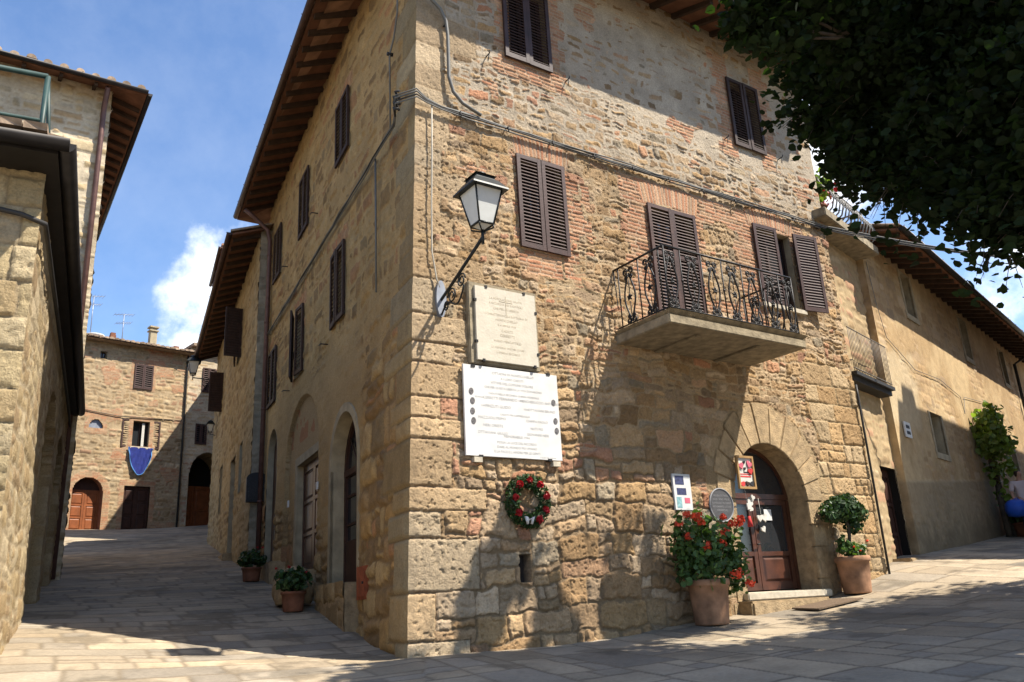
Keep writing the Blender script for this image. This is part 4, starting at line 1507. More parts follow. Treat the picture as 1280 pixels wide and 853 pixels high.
def rail_run(a, b, kinds):
    """bars and scroll panels between the points a and b (u, n)"""
    a, b = Vector(a), Vector(b)
    d = (b - a)
    L = d.length
    d.normalize()
    nrm = Vector((-d.y, d.x))

    def P(s, z, o=0.0):
        q_ = a + d * s + nrm * o
        return FR.p(q_.x, q_.y, z)
    rl.tube([P(0, RZ1), P(L, RZ1)], 0.017, 8)
    rl.tube([P(0, RZ0 + 0.05), P(L, RZ0 + 0.05)], 0.012, 6)
    n = len(kinds)
    for i, kd in enumerate(kinds):
        s = L * (i + 0.5) / n
        if kd == '|':
            rl.tube([P(s, RZ0), P(s, RZ1)], 0.011, 6)
            rl.tube([P(s, (RZ0 + RZ1) / 2 - 0.02), P(s, (RZ0 + RZ1) / 2 + 0.02)], 0.018, 6)
        else:
            H = RZ1 - RZ0
            zc = RZ0 + 0.46 * H
            for sg in (-1, 1):
                pts = []
                for k in range(25):
                    t_ = k / 24
                    z = RZ0 + 0.10 * H + t_ * 0.74 * H
                    o = 0.014 + 0.100 * math.sin(math.pi * t_) ** 1.3
                    pts.append(P(s + sg * o, z))
                rl.tube(pts, 0.014, 6)
                # scrolls above and below
                for zc2, up, rr in ((RZ0 + 0.875 * H, 1, 0.055), (RZ0 + 0.78 * H, 1, 0.04), (RZ0 + 0.075 * H + 0.02, -1, 0.05), (RZ0 + 0.17 * H, -1, 0.038)):
                    sp = []
                    for k in range(17):
                        a_ = k / 16 * 1.6 * 2 * math.pi
                        r_ = rr * (1 - 0.75 * k / 16)
                        sp.append(P(s + sg * (rr * 0.95 + 0.012 - r_ * math.cos(a_)), zc2 + up * r_ * math.sin(a_)))
                    rl.tube(sp, 0.0115, 5)
            # flower in the middle
            for k in range(5):
                a_ = 2 * math.pi * k / 5 + 0.3
                rl.tube([P(s, zc), P(s + 0.028 * math.cos(a_), zc + 0.028 * math.sin(a_), 0.012), P(s + 0.060 * math.cos(a_), zc + 0.060 * math.sin(a_), 0.004)], [0.006, 0.020, 0.006], 6)
            rl.tube([P(s, zc + 0.07), P(s, zc + 0.28)], 0.007, 5)
            rl.tube([P(s, zc - 0.07), P(s, zc - 0.28)], 0.007, 5)


rail_run((bu0 + off, 0.0), (bu0 + off, bn - off), '|o|o|')
rail_run((bu0 + off, bn - off), (bu1 - off, bn - off), 'o|o|o|o|o|o|o')
rail_run((bu1 - off, bn - off), (bu1 - off, 0.0), '|o|o|')
for u, n in ((bu0 + off, bn - off), (bu1 - off, bn - off)):
    rl.tube([FR.p(u, n, RZ0), FR.p(u, n, RZ1)], 0.014, 6)
# stay that ties the corner of the railing back to the wall
rl.tube([FR.p(bu0 + off, 0.02, RZ1 - 0.02), FR.p(bu0 + 0.02, 0.10, RZ0 + 0.35), FR.p(bu0 - 0.12, -0.02, RZ0 + 0.28)], 0.009, 6)
rl.build('railing', MT['iron'], balcony)

# ---- lane side: arched window, doorway, blind arch
u0, u1, z0, zs, zt = ARCHW
arch_reveal(house, FL, u0, u1, z0, zs, zt, 0.03, -0.32, MT['plaster'])
m = MB()
for (a, za), (b, zb) in zip(arch_pts(u0, u1, zs, zt, 24)[:-1], arch_pts(u0, u1, zs, zt, 24)[1:]):
    ca, cb = ((u0 + u1) / 2), zs
    ea = lambda x, y: (ca + (x - ca) * 1.17, cb + (y - cb) * 1.17)
    slab_poly(m, FL, [(a, za), (b, zb), ea(b, zb), ea(a, za)], -0.02, 0.03)
FL.box(m, u0 - 0.13, u0, -0.02, 0.03, z0, zs)
FL.box(m, u1, u1 + 0.13, -0.02, 0.03, z0, zs)
m.build('window_surround', MT['plaster'], house)
wf_ = MB()
n_ = -0.27
FL.box(wf_, u0, u0 + 0.09, n_, n_ + 0.07, z0, zs)
FL.box(wf_, u1 - 0.09, u1, n_, n_ + 0.07, z0, zs)
FL.box(wf_, (u0 + u1) / 2 - 0.05, (u0 + u1) / 2 + 0.05, n_ + 0.002, n_ + 0.072, z0, zs)
FL.box(wf_, u0, u1, n_ - 0.002, n_ + 0.075, zs - 0.10, zs)
FL.box(wf_, u0 + 0.09, u1 - 0.09, n_ + 0.004, n_ + 0.06, z0, z0 + 0.75)
o1 = arch_pts(u0, u1, zs, zt, 20)
o2 = [((u0 + u1) / 2 + (x - (u0 + u1) / 2) * 0.87, zs + (y - zs) * 0.87) for x, y in o1]
for k in range(20):
    slab_poly(wf_, FL, [o1[k], o1[k + 1], o2[k + 1], o2[k]], n_, n_ + 0.07)
for k in (5, 8, 12, 15):
    wf_.tube([FL.p((u0 + u1) / 2, n_ + 0.05, zs), FL.p(o2[k][0], n_ + 0.05, o2[k][1])], 0.012, 5)
for zz in (2.95, 3.4):
    FL.box(wf_, u0 + 0.09, u1 - 0.09, n_ + 0.006, n_ + 0.05, zz, zz + 0.035)
aw = wf_.build('window', MT['doordark'], house)
g = MB()
slab_poly(g, FL, [(u1 - 0.03, z0 + 0.02)] + arch_pts(u0 + 0.03, u1 - 0.03, zs, zt - 0.03, 20) + [(u0 + 0.03, z0 + 0.02)], n_ + 0.012, n_ + 0.024)
g.build('pane', MT['glass'], aw)
FP = Frame(FL.p(0, 0.22), FL.d, FL.n)


def fn_plinth(U, V):
    rel, c = masonry_side(U * 0.5, V)
    return rel * 0.8, c


build_wall('plinth', FP, 2.42, 4.20, 1.0, 2.05, 0.023, masonry_plain(130, [(0.38, 0.26, 0.125), (0.42, 0.30, 0.15), (0.34, 0.23, 0.11)], (0.26, 0.18, 0.10), h=0.45, w=0.5, dep=0.04, show0=0.004, show1=0.012), MT['stone'], house)
m = MB()
FL.box(m, 2.425, 4.195, -0.3, 0.232, 1.0, 2.03)
m.build('plinth_core', MT['dressed'], house, bevel=0.01)
# rectangular doorway
u0, u1, z0, z1 = LDOOR
m = MB()
f = FL.p
for k, (a, b) in enumerate(((u0, -1), (u1, 1))):
    m.face([f(a, -0.08, z0), f(a, -0.55, z0), f(a, -0.55, z1), f(a, -0.08, z1)])
m.face([f(u0, -0.08, z1), f(u1, -0.08, z1), f(u1, -0.55, z1), f(u0, -0.55, z1)])
m.face([f(u0, 0.0, z0 + 0.1), f(u1, 0.0, z0 + 0.1), f(u1, -0.55, z0 + 0.1), f(u0, -0.55, z0 + 0.1)])
m.build('reveal', MT['plaster'], house)
m = MB()
FL.box(m, u0 - 0.17, u0, -0.10, -0.055, z0, z1 + 0.16)
FL.box(m, u1, u1 + 0.17, -0.10, -0.055, z0, z1 + 0.16)
FL.box(m, u0, u1, -0.10, -0.053, z1, z1 + 0.16)
m.build('door_surround', MT['plaster'], house)
leaf_door(house, FL, u0, (u0 + u1) / 2 - 0.005, z0 + 0.1, z1, -0.24, MT['doorwood'], panels=3)
leaf_door(house, FL, (u0 + u1) / 2 + 0.005, u1, z0 + 0.1, z1, -0.24, MT['doorwood'], panels=3)
m = MB()
m.prism([FL.p(5.15, -0.2, 1.5), FL.p(7.4, -0.2, 1.7), FL.p(7.4, 0.32, 1.7), FL.p(5.15, 0.32, 1.5)],
        [FL.p(5.15, -0.2, 2.38), FL.p(7.4, -0.2, 2.39), FL.p(7.4, 0.32, 2.37), FL.p(5.15, 0.32, 2.36)])
m.build('door_step', MT['dressed'], house, bevel=0.03)
# third arch
u0, u1, z0, zs, zt = ARCH3
arch_reveal(house, FL, u0, u1, z0, zs, zt, 0.01, -0.32, MT['plaster'])
m = MB()
slab_poly(m, FL, [(u1, z0)] + arch_pts(u0, u1, zs, zt, 20) + [(u0, z0)], -0.18, -0.13)
FL.box(m, u0 + 0.1, u1 - 0.1, -0.129, -0.11, z0 + 0.1, z0 + 1.1)
m.build('door', MT['doordark'], house)
m = MB()
m.prism([FL.p(8.2, -0.2, 2.0), FL.p(10.5, -0.2, 2.2), FL.p(10.5, 0.25, 2.2), FL.p(8.2, 0.25, 2.0)],
        [FL.p(8.2, -0.2, 2.72), FL.p(10.5, -0.2, 2.76), FL.p(10.5, 0.25, 2.75), FL.p(8.2, 0.25, 2.7)])
m.build('door_step', MT['dressed'], house, bevel=0.03)
# rusty meter hatch near the corner
m = MB()
FL.box(m, 1.86, 2.34, -0.02, 0.088, 1.78, 2.22)
FL.box(m, 1.90, 2.30, 0.088, 0.098, 1.82, 2.18)
o = m.build('meter_hatch', MT['rust'], house)
m = MB()
m.tube([FL.p(1.98, 0.09, 2.0), FL.p(1.98, 0.115, 2.0)], 0.02, 6)
m.build('latch', MT['iron'], o)
# white house numbers beside the doorway
for u in (5.10, 7.62):
    m = MB()
    FL.box(m, u - 0.04, u + 0.06, 0.02, 0.045, 3.70, 3.83)
    m.build('lamp_socket', MT['white'], house)
# downpipe with its hopper at the far end
m = MB()
m.tube([FL.p(10.62, 0.75, 11.6), FL.p(10.62, 0.55, 11.45), FL.p(10.62, 0.16, 11.1), FL.p(10.62, 0.10, 10.8), FL.p(10.62, 0.10, 2.7)], 0.055, 10)
for z in (4.2, 6.4, 8.6, 10.4):
    m.tube([FL.p(10.62, 0.10, z - 0.02), FL.p(10.62, 0.10, z + 0.02)], 0.066, 10)
m.build('downpipe', MT['pipe'], house)
# thin drain down the end of the front
m = MB()
m.tube([FR.p(9.42, 0.03, 5.2), FR.p(9.36, 0.07, 5.0), FR.p(9.33, 0.07, 1.75)], 0.022, 8)
m.build('downpipe', MT['cable_k'], house)

# ================================================================== second house of the lane
h2 = thing('stone_house', 'stone house on the lane with the lower brown eave, just past the corner house', 'house', FS.p(0, 0, 2.7), 'stone houses of the village')
S_WIN = [(3.4, 4.3, 8.75, 10.15), (8.4, 9.2, 8.3, 9.6), (1.9, 2.5, 4.75, 6.05), (3.4, 4.5, 3.3, 5.95), (7.0, 7.7, 4.8, 6.3)]


def rects(lst, archs=()):
    def fn(U, V):
        h = np.zeros(U.shape, bool)
        for a, b, c, d in lst:
            h |= (U > a) & (U < b) & (V > c) & (V < d)
        for ar in archs:
            h |= arch_in(U, V, *ar)
        return h
    return fn


build_wall('wall', FS, 0.0, 11.2, 2.0, 11.2, 0.035,
           masonry_plain(200, [(0.38, 0.26, 0.12), (0.42, 0.31, 0.16), (0.34, 0.24, 0.12), (0.45, 0.34, 0.19), (0.30, 0.20, 0.10)], (0.43, 0.32, 0.17), h=0.26, w=0.38, show0=0.012, show1=0.05),
           MT['stone_far'], h2, rects(S_WIN))
FSe = Frame(FS.p(0), -FS.n, -FS.d)     # narrow end that stands proud of the corner house: u runs into the wall
build_wall('end_wall', FSe, 0.0, 0.55, 2.0, 11.2, 0.03,
           masonry_plain(230, [(0.33, 0.27, 0.18), (0.36, 0.30, 0.21), (0.30, 0.25, 0.17)], (0.36, 0.30, 0.21), h=0.3, w=0.5, dep=0.012),
           MT['stone_far'], h2)
m = MB()
b0, b1 = FS.p(11.2, 0), FS.p(11.2, -7)
b2 = FS.p(0.0, -7)
for a, b in ((b0, b1), (b1, b2)):
    m.face([(a[0], a[1], 2.5), (b[0], b[1], 2.5), (b[0], b[1], 11.2), (a[0], a[1], 11.2)])
m.build('rear_wall', MT['plaster2'], h2)
m = MB()
e0, e1, e2, e3 = FS.v(-0.15, 0.8, 10.93), FS.v(11.5, 0.8, 10.93), FS.v(11.5, -7.2, 11.0), FS.v(-0.15, -7.2, 11.0)
r0, r1 = FS.v(-0.15, -3.2, 12.5), FS.v(11.5, -3.2, 12.5)
m.face([e0, e1, r1, r0])
m.face([e3, r0, r1, e2])
rf2 = m.build('roof', MT['tile'], h2)
eave(rf2, FS, -0.12, 11.4, 0.72, 11.16, 10.88, 0.55, seed=11, m0=0.05)
tile_edge(rf2, FS, -0.1, 11.4, 0.76, 10.96, 0.35, 1.0, seed=6)
w = window_recess(h2, FS, *S_WIN[0])
shutter_leaf(w, FS.hinge(3.37, 0.02, R(100)), 0, 0.48, 8.72, 10.18, mat_=MT['shutter_d'], step=0.08, solid=True)
shutter_leaf(w, FS.hinge(4.33, 0.02, -R(8)), -0.49, 0, 8.72, 10.18, mat_=MT['shutter_d'], step=0.08)
w = window_recess(h2, FS, *S_WIN[1])
shutter_leaf(w, FS.hinge(8.37, 0.02, R(95)), 0, 0.44, 8.27, 9.63, mat_=MT['shutter_d'], step=0.08, solid=True)
window_recess(h2, FS, *S_WIN[2], depth=0.13, pane_mat=MT['dark'])
window_recess(h2, FS, *S_WIN[4], depth=0.13, pane_mat=MT['dark'])
a, b, c, d = S_WIN[3]
m = MB()
f = FS.p
m.face([f(a, 0.01, c), f(a, -0.4, c), f(a, -0.4, d), f(a, 0.01, d)])
m.face([f(b, 0.01, c), f(b, 0.01, d), f(b, -0.4, d), f(b, -0.4, c)])
m.face([f(a, 0.01, d), f(a, -0.4, d), f(b, -0.4, d), f(b, 0.01, d)])
m.build('reveal', MT['plaster'], h2)
leaf_door(h2, FS, a, b, c, d, -0.17, MT['doordark'], panels=3)
m = MB()
FS.box(m, 3.2, 4.7, -0.1, 0.25, 2.4, 3.3)
m.build('door_step', MT['dressed'], h2, bevel=0.03)

# black metal box on the narrow end of the second house
t_ = thing('wall_box', 'small black metal box with a rounded top fixed beside the downpipe on the lane', 'box', FSe.p(0.12, 0.05, 4.35))
m = MB()
k = [(-0.11, 4.2)] + [(0.13 + 0.24 * math.cos(a_), 4.75 + 0.14 * math.sin(a_)) for a_ in [math.pi * (1 - i / 10) for i in range(11)]] + [(0.37, 4.2)]
slab_poly(m, FSe, k, 0.0, 0.16)
o = m.build('case', MT['blackbox'], t_, bevel=0.01)
m = MB()
FSe.box(m, -0.06, 0.32, 0.16, 0.172, 4.26, 4.70)
m.build('door_panel', MT['iron'], t_)

# ================================================================== house at the head of the lane
def zb(z):
    return 1.6 + (z - 1.6) * KB


h3 = thing('stone_house', 'sunlit stone house closing the lane, a blue cloth under its window', 'house', FB.p(0, 0, 5.7), 'stone houses of the village')
B_WIN = [(0.06, 0.86, 12.36, 13.50), (0.17, 0.95, 9.56, 10.78), (-1.56, -1.28, 13.55, 13.9)]
B_DOOR = (0.0, 1.18, 5.6, 7.74)
B_ARCH = (-2.15, -0.88, 5.4, 7.35, 8.02)
B_LUN = (-1.75, -1.15, 10.25, 10.26, 10.66)


def fn_back(U, V):
    base = masonry_plain(300, [(0.38, 0.27, 0.145), (0.42, 0.31, 0.18), (0.35, 0.24, 0.13), (0.36, 0.22, 0.13), (0.44, 0.34, 0.21), (0.30, 0.21, 0.115)], (0.40, 0.30, 0.18), h=0.22, w=0.30, dep=0.03)
    rel, c = base(U, V)
    bi, bd = brick_rows(U, V, 341, 0.075, 0.26)
    bm = np.zeros(U.shape, bool)

    def ring(a, b, c_, d, w_):
        return (U > a - w_) & (U < b + w_) & (V > c_ - w_ * 0.6) & (V < d + w_ * 1.2)
    for a, b, c_, d in B_WIN[:2]:
        bm |= ring(a, b, c_, d, 0.18)
    bm |= ring(B_DOOR[0], B_DOOR[1], B_DOOR[2], B_DOOR[3], 0.22)
    bm |= arch_in(U, V, B_ARCH[0] - 0.3, B_ARCH[1] + 0.3, 5, B_ARCH[3], B_ARCH[4] + 0.3)
    bm |= arch_in(U, V, B_LUN[0] - 0.2, B_LUN[1] + 0.2, 10.0, B_LUN[3], B_LUN[4] + 0.22)
    bm |= (fbm(U * 0.9, V * 1.2, 342, 3) > 0.70)
    bc = lerp(np.array([0.40, 0.29, 0.18]), palette(bi, 343, BRICK) * np.array([0.86, 0.90, 0.90]), sst(0.004, 0.016, bd)[..., None])
    c = np.where(bm[..., None], bc, c)
    rel = np.where(bm, 0.02, rel)
    return rel, c


build_wall('wall', FB, -6.0, 2.62, 5.0, 14.35, 0.04, fn_back, MT['stone_far'], h3, rects(B_WIN + [B_DOOR], [B_ARCH, B_LUN]))
m = MB()
for a, b in ((FB.p(2.62, 0), FB.p(2.62, -8)), (FB.p(2.62, -8), FB.p(-6, -8)), (FB.p(-6, -8), FB.p(-6, 0))):
    m.face([(a[0], a[1], 4.5), (b[0], b[1], 4.5), (b[0], b[1], 14.35), (a[0], a[1], 14.35)])
m.build('rear_wall', MT['plaster2'], h3)
m = MB()
m.face([FB.p(-6.3, 0.5, 14.38), FB.p(2.9, 0.5, 14.38), FB.p(2.9, -4, 15.5), FB.p(-6.3, -4, 15.5)])
m.face([FB.p(-6.3, -4, 15.5), FB.p(2.9, -4, 15.5), FB.p(2.9, -8.5, 14.38), FB.p(-6.3, -8.5, 14.38)])
m.face([FB.p(-6.3, 0.5, 14.34), FB.p(2.9, 0.5, 14.34), FB.p(2.9, -0.05, 14.36), FB.p(-6.3, -0.05, 14.36)])
rf3 = m.build('roof', MT['tile_g'], h3)
for k in range(3):
    tile_edge(rf3, FB, -6.2, 2.9, 0.55 - k * 0.7, 14.40 + k * 0.19, 0.19, 0.7, r=0.10, pitch=0.235, seed=21 + k)
m = MB()
FB.box(m, 0.98, 1.30, -1.35, -1.03, 14.4, 15.65)
FB.box(m, 0.92, 1.36, -1.41, -0.97, 15.66, 15.72)
FB.box(m, 1.0, 1.28, -1.33, -1.05, 15.722, 15.84)
FB.box(m, 0.92, 1.36, -1.41, -0.97, 15.842, 15.92)
m.build('chimney', MT['plaster'], rf3)
m = MB()
FB.box(m, -1.0, -0.75, -0.9, -0.65, 14.4, 15.0)
FB.box(m, -0.98, -0.77, -0.88, -0.67, 15.0, 15.12)
FB.box(m, 2.05, 2.3, -0.9, -0.65, 14.4, 14.95)
m.build('chimney', MT['terra_dark'], rf3)
w = shuttered_window(h3, FB, *B_WIN[0], step=0.1)
w = window_recess(h3, FB, *B_WIN[1], depth=0.25)
shutter_leaf(w, FB.hinge(0.13, 0.02, R(172)), 0, 0.44, 9.5, 10.82, step=0.1)
shutter_leaf(w, FB.hinge(0.99, 0.02, -R(172)), -0.44, 0, 9.5, 10.82, step=0.1)
m = MB()
pts = [(0.62 + 0.05 * math.sin(k * 1.3) + 0.012 * k, -0.10 + 0.02 * (k % 2)) for k in range(10)]
for a, b in zip(pts[:-1], pts[1:]):
    m.face([FB.p(a[0], a[1], 9.6), FB.p(b[0], b[1], 9.6), FB.p(b[0], b[1], 10.7), FB.p(a[0], a[1], 10.7)], True)
m.build('curtain', MT['linen'], w)
m = MB()
FB.box(m, 0.10, 1.02, -0.05, 0.10, 9.46, 9.55)
m.build('sill', MT['sill'], w)
w = window_recess(h3, FB, *B_WIN[2], depth=0.2)
m = MB()
slab_poly(m, FB, arch_pts(B_LUN[0], B_LUN[1], B_LUN[3], B_LUN[4], 14) + [(B_LUN[0], 10.24), (B_LUN[1], 10.24)], -0.14, -0.08)
m.build('lunette_window', MT['steel'], h3)
arch_reveal(h3, FB, B_ARCH[0], B_ARCH[1], 5.4, B_ARCH[3], B_ARCH[4], 0.02, -0.42, MT['terra_dark'])
leaf_door(h3, FB, B_ARCH[0], -1.52, 5.65, 7.5, -0.42, MT['doorwood2'], panels=3)
leaf_door(h3, FB, -1.51, B_ARCH[1], 5.65, 7.5, -0.42, MT['doorwood2'], panels=3)
m = MB()
slab_poly(m, FB, [(B_ARCH[1], 7.5)] + arch_pts(B_ARCH[0], B_ARCH[1], B_ARCH[3] + 0.16, B_ARCH[4], 14) + [(B_ARCH[0], 7.5)], -0.43, -0.40)
m.build('transom', MT['doordark'], h3)
leaf_door(h3, FB, B_DOOR[0], 0.588, 5.7, B_DOOR[3], -0.14, MT['doordark'], panels=3)
leaf_door(h3, FB, 0.592, B_DOOR[1], 5.7, B_DOOR[3], -0.14, MT['doordark'], panels=3)
m = MB()
m.tube([FB.p(2.5, 0.1, 14.3), FB.p(2.5, 0.08, 13.9), FB.p(2.5, 0.08, 5.8)], 0.05, 8)
m.build('downpipe', MT['cable_k'], h3)
m = MB()
m.tube([FB.p(-2.2, 0.05, 11.05), FB.p(-0.6, 0.06, 10.9), FB.p(2.4, 0.05, 11.0)], 0.018, 5)
m.build('wire', MT['cable_k'], h3)

# blue cloth under the open window
t_ = thing('window_cloth', 'blue cloth with a light blue edge hanging from an open window', 'cloth', FB.p(0.57, 0.12, 9.5))
NX, NY = 15, 12
pts = []
for j in range(NY):
    row = []
    for i in range(NX):
        s = i / (NX - 1) * 2 - 1
        zl = 9.50 - (j / (NY - 1)) * (0.42 + 0.85 * (1 - abs(s) ** 2.2))
        row.append(FB.p(0.57 + s * 0.54 * (1 - 0.10 * j / (NY - 1)), 0.13 + 0.045 * math.sin(s * 9 + j * 0.5), zl))
    pts.append(row)
mm, me_ = MB(), MB()
for j in range(NY - 1):
    for i in range(NX - 1):
        mm.face([pts[j][i], pts[j][i + 1], pts[j + 1][i + 1], pts[j + 1][i]], True)
o = mm.build('cloth', MT['cloth'], t_)
edge = [pts[j][0] for j in range(NY)] + pts[-1][1:] + [pts[j][-1] for j in range(NY - 2, -1, -1)]
me_.tube([(a, b, c) for a, b, c in edge], 0.022, 6)
me_.build('edging', MT['cloth_e'], o)

# ---- next house with the dark archway
h4 = thing('stone_house', 'pale narrow house with a dark archway, half hidden at the lane end', 'house', FB.p(4, 0, 5.9), 'stone houses of the village')
P_ARCH = (2.95, 4.75, 5.2, 8.35, 9.55)
P_WIN = [(3.15, 3.65, 9.95, 10.9), (3.35, 3.95, 12.6, 13.8)]
build_wall('wall', FB, 2.62, 8.5, 5.0, 14.8, 0.045, masonry_plain(350, [(0.50, 0.38, 0.23), (0.54, 0.43, 0.28), (0.46, 0.33, 0.19), (0.46, 0.28, 0.18)], (0.54, 0.45, 0.32), h=0.2, w=0.34, dep=0.02, show1=0.05),
           MT['stone_far'], h4, rects(P_WIN, [P_ARCH]))
arch_reveal(h4, FB, P_ARCH[0], P_ARCH[1], 5.2, P_ARCH[3], P_ARCH[4], 0.0, -1.5, MT['dressed'])
leaf_door(h4, FB, P_ARCH[0], 3.84, 5.75, 8.1, -1.5, MT['doorwood2'], panels=2)
leaf_door(h4, FB, 3.86, P_ARCH[1], 5.75, 8.1, -1.5, MT['doorwood2'], panels=2)
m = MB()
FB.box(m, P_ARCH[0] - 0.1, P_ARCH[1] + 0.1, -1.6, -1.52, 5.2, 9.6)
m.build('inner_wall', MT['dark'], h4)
for a in P_WIN:
    shuttered_window(h4, FB, *a, step=0.1)
m = MB()
FB.box(m, 2.62, 8.7, -8, 0.4, 14.8, 14.95)
m.build('roof', MT['tile_g'], h4)
m = MB()
for a, b in ((FB.p(8.5, 0), FB.p(8.5, -8)), (FB.p(8.5, -8), FB.p(2.7, -8)), (FB.p(2.7, -8), FB.p(2.7, 0))):
    m.face([(a[0], a[1], 4.5), (b[0], b[1], 4.5), (b[0], b[1], 14.8), (a[0], a[1], 14.8)])
m.build('rear_wall', MT['plaster2'], h4)

# taller house: roof corner shows, hidden wing added to shade the far house
h6 = thing('stone_house', 'taller house: roof corner above the lower lane eave, with an added unseen shading wing', 'house', FS.p(13, -1.5, 4.5), 'stone houses of the village')
m = MB()
FS.box(m, 11.9, 15.4, -2.6, -0.45, 4.0, 15.75)
FS.box(m, 11.92, 22.6, -8.0, -2.61, 4.0, 16.2)  # unseen wing, added to cast the slanting shadow on the far house
m.build('wall', MT['plaster2'], h6)
m = MB()
m.prism([FS.p(11.5, 0.08, 15.72), FS.p(15.8, 0.08, 15.72), FS.p(15.8, -2.7, 16.6), FS.p(11.5, -2.7, 16.6)],
        [FS.p(11.5, 0.08, 15.80), FS.p(15.8, 0.08, 15.80), FS.p(15.8, -2.7, 16.68), FS.p(11.5, -2.7, 16.68)])
m.face([FS.p(11.5, -2.2, 16.15), FS.p(22.9, -2.2, 16.15), FS.p(22.9, -5.3, 17.3), FS.p(11.5, -5.3, 17.3)])  # roof of the added wing
m.face([FS.p(11.5, -8.4, 16.15), FS.p(22.9, -8.4, 16.15), FS.p(22.9, -5.3, 17.3), FS.p(11.5, -5.3, 17.3)])
rf6 = m.build('roof', MT['tile'], h6)
eave(rf6, FS, 11.5, 15.8, 0.05, 15.69, 15.60, 0.5, seed=14, ni=-0.5)

# ================================================================== low house on the left
h5 = thing('stone_house', 'low stone house at the left edge with big corner blocks and a black gutter', 'house', FG.p(0, 0, 1.4), 'stone houses of the village')
GZ = 6.05
G0u, G1u = -0.62, 10.7


def fn_left(U, V):
    base = masonry_plain(400, [(0.43, 0.32, 0.17), (0.47, 0.365, 0.21), (0.39, 0.28, 0.145), (0.50, 0.40, 0.25), (0.34, 0.24, 0.13)], (0.44, 0.35, 0.22), h=0.24, w=0.40, dep=0.016, show0=0.004, show1=0.014)
    rel, c = base(U, V)
    for ar in ((3.95, 6.5, 1.0, 4.2, 5.15), (7.5, 9.7, 1.0, 4.3, 5.15)):
        mm_ = arch_in(U, V, *ar)
        rel = np.where(mm_, -0.16 + rel * 0.3, rel)
        c = np.where(mm_[..., None], np.array([0.40, 0.29, 0.14]) * (0.85 + 0.3 * fbm(U * 3, V * 3, 420, 3))[..., None], c)
    return rel, c


build_wall('wall', FG, G0u, G1u, 0.7, GZ, 0.028, fn_left, MT['stone'], h5)
aG = R(63.5)
dG = np.array([math.sin(aG), math.cos(aG), 0])
FGf = Frame(FG.p(G0u, 0), dG, np.array([math.cos(aG), -math.sin(aG), 0]))


def fn_leftfront(U, V):
    n_mi = (fbm(U * 5, V * 5, 432, 2) - 0.5)
    n_hi = (fbm(U * 18, V * 18, 434, 3) - 0.5)
    ids, d, du, dv = coursed(U + n_mi * 0.04, V + n_mi * 0.04, 431, 0, 8, lambda v: 0.33, lambda v: 0.62, 0.08, 0.03)
    e = d + n_hi * 0.015
    st = sst(0.006, 0.018, e)
    rel = 0.034 * (0.7 * st + 0.3 * sst(0.0, 0.05, e)) * (0.5 + 0.9 * rnd(ids, 435)) + 0.030 * (fbm(U * 15, V * 15, 436, 4, 0.66) - 0.5) * st - 0.014 * sst(0.62, 0.74, fbm(U * 24, V * 24, 439, 2)) * st
    c = palette(ids, 437, [(0.46, 0.36, 0.20), (0.50, 0.40, 0.24), (0.43, 0.32, 0.17), (0.48, 0.39, 0.25)]) * (0.8 + 0.4 * fbm(U * 8, V * 8, 438, 4))[..., None]
    c = lerp(np.array([0.36, 0.28, 0.17]), c, st[..., None])
    return rel, c


build_wall('wall', FGf, -7.0, 0.04, 0.3, GZ, 0.02, fn_leftfront, MT['stone'], h5)
m = MB()
for a, b in ((FGf.p(-7, 0), (FGf.p(-7, 0)[0] + dL[0] * 11.3, FGf.p(-7, 0)[1] + dL[1] * 11.3, 0)),):
    m.face([(a[0], a[1], 0.3), (b[0], b[1], 0.3), (b[0], b[1], GZ), (a[0], a[1], GZ)])
m.build('rear_wall', MT['plaster2'], h5)
# flat terrace roof with a heavy dark eave
m = MB()


def gp(u, n, z):
    """u along the lane, n towards the lane"""
    return FG.p(u, n, z)


ovs, ovf = 0.16, 0.50
lo = [gp(G0u - ovf, ovs, GZ), gp(G1u, ovs, GZ), gp(G1u, -6.5, GZ), gp(G0u - ovf, -6.5, GZ)]
hi = [(a, b, c + 0.10) for a, b, c in lo]
m.prism(lo, hi)
lo = [gp(G0u - 0.1, -0.05, GZ + 0.102), gp(G1u, -0.05, GZ + 0.102), gp(G1u, -6.5, GZ + 0.102), gp(G0u - 0.1, -6.5, GZ + 0.102)]
hi = [(a, b, c + 0.16) for a, b, c in lo]
m.prism(lo, hi)
rf5 = m.build('roof', MT['gutter_k'], h5)
g = MB()
k = 9
for (pA_, pB_, dn_) in ((lambda o: gp(G0u - ovf - 0.05, ovs + 0.07 + o, 0), lambda o: gp(G1u + 0.05, ovs + 0.07 + o, 0), 0), (lambda o: gp(G0u - ovf - 0.07 - o, ovs + 0.10, 0), lambda o: gp(G0u - ovf - 0.07 - o, -6.5, 0), 1)):
    ra, rb = [], []
    for i in range(k):
        a = math.pi * i / (k - 1)
        A_, B_ = pA_(-0.085 * math.cos(a)), pB_(-0.085 * math.cos(a))
        ra.append((A_[0], A_[1], GZ + 0.11 - 0.10 * math.sin(a)))
        rb.append((B_[0], B_[1], GZ + 0.11 - 0.10 * math.sin(a)))
    g.prism(ra, rb, True)
g.build('gutter', MT['gutter_k'], rf5)
rg = random.Random(4)
m = MB()
for i in range(24):
    n_ = 0.05 - 0.22 * i
    zz = GZ + 0.27 + rg.uniform(-0.01, 0.02)
    m.prism([gp(G0u - 0.55, n_, zz - 0.06), gp(G0u - 0.55, n_ - 0.21, zz - 0.06), gp(G0u + 0.4, n_ - 0.21, zz), gp(G0u + 0.4, n_, zz)],
            [gp(G0u - 0.55 + rg.uniform(-0.05, 0.05), n_, zz), gp(G0u - 0.55, n_ - 0.21, zz + 0.02), gp(G0u + 0.4, n_ - 0.21, zz + 0.08), gp(G0u + 0.4, n_, zz + 0.06)])
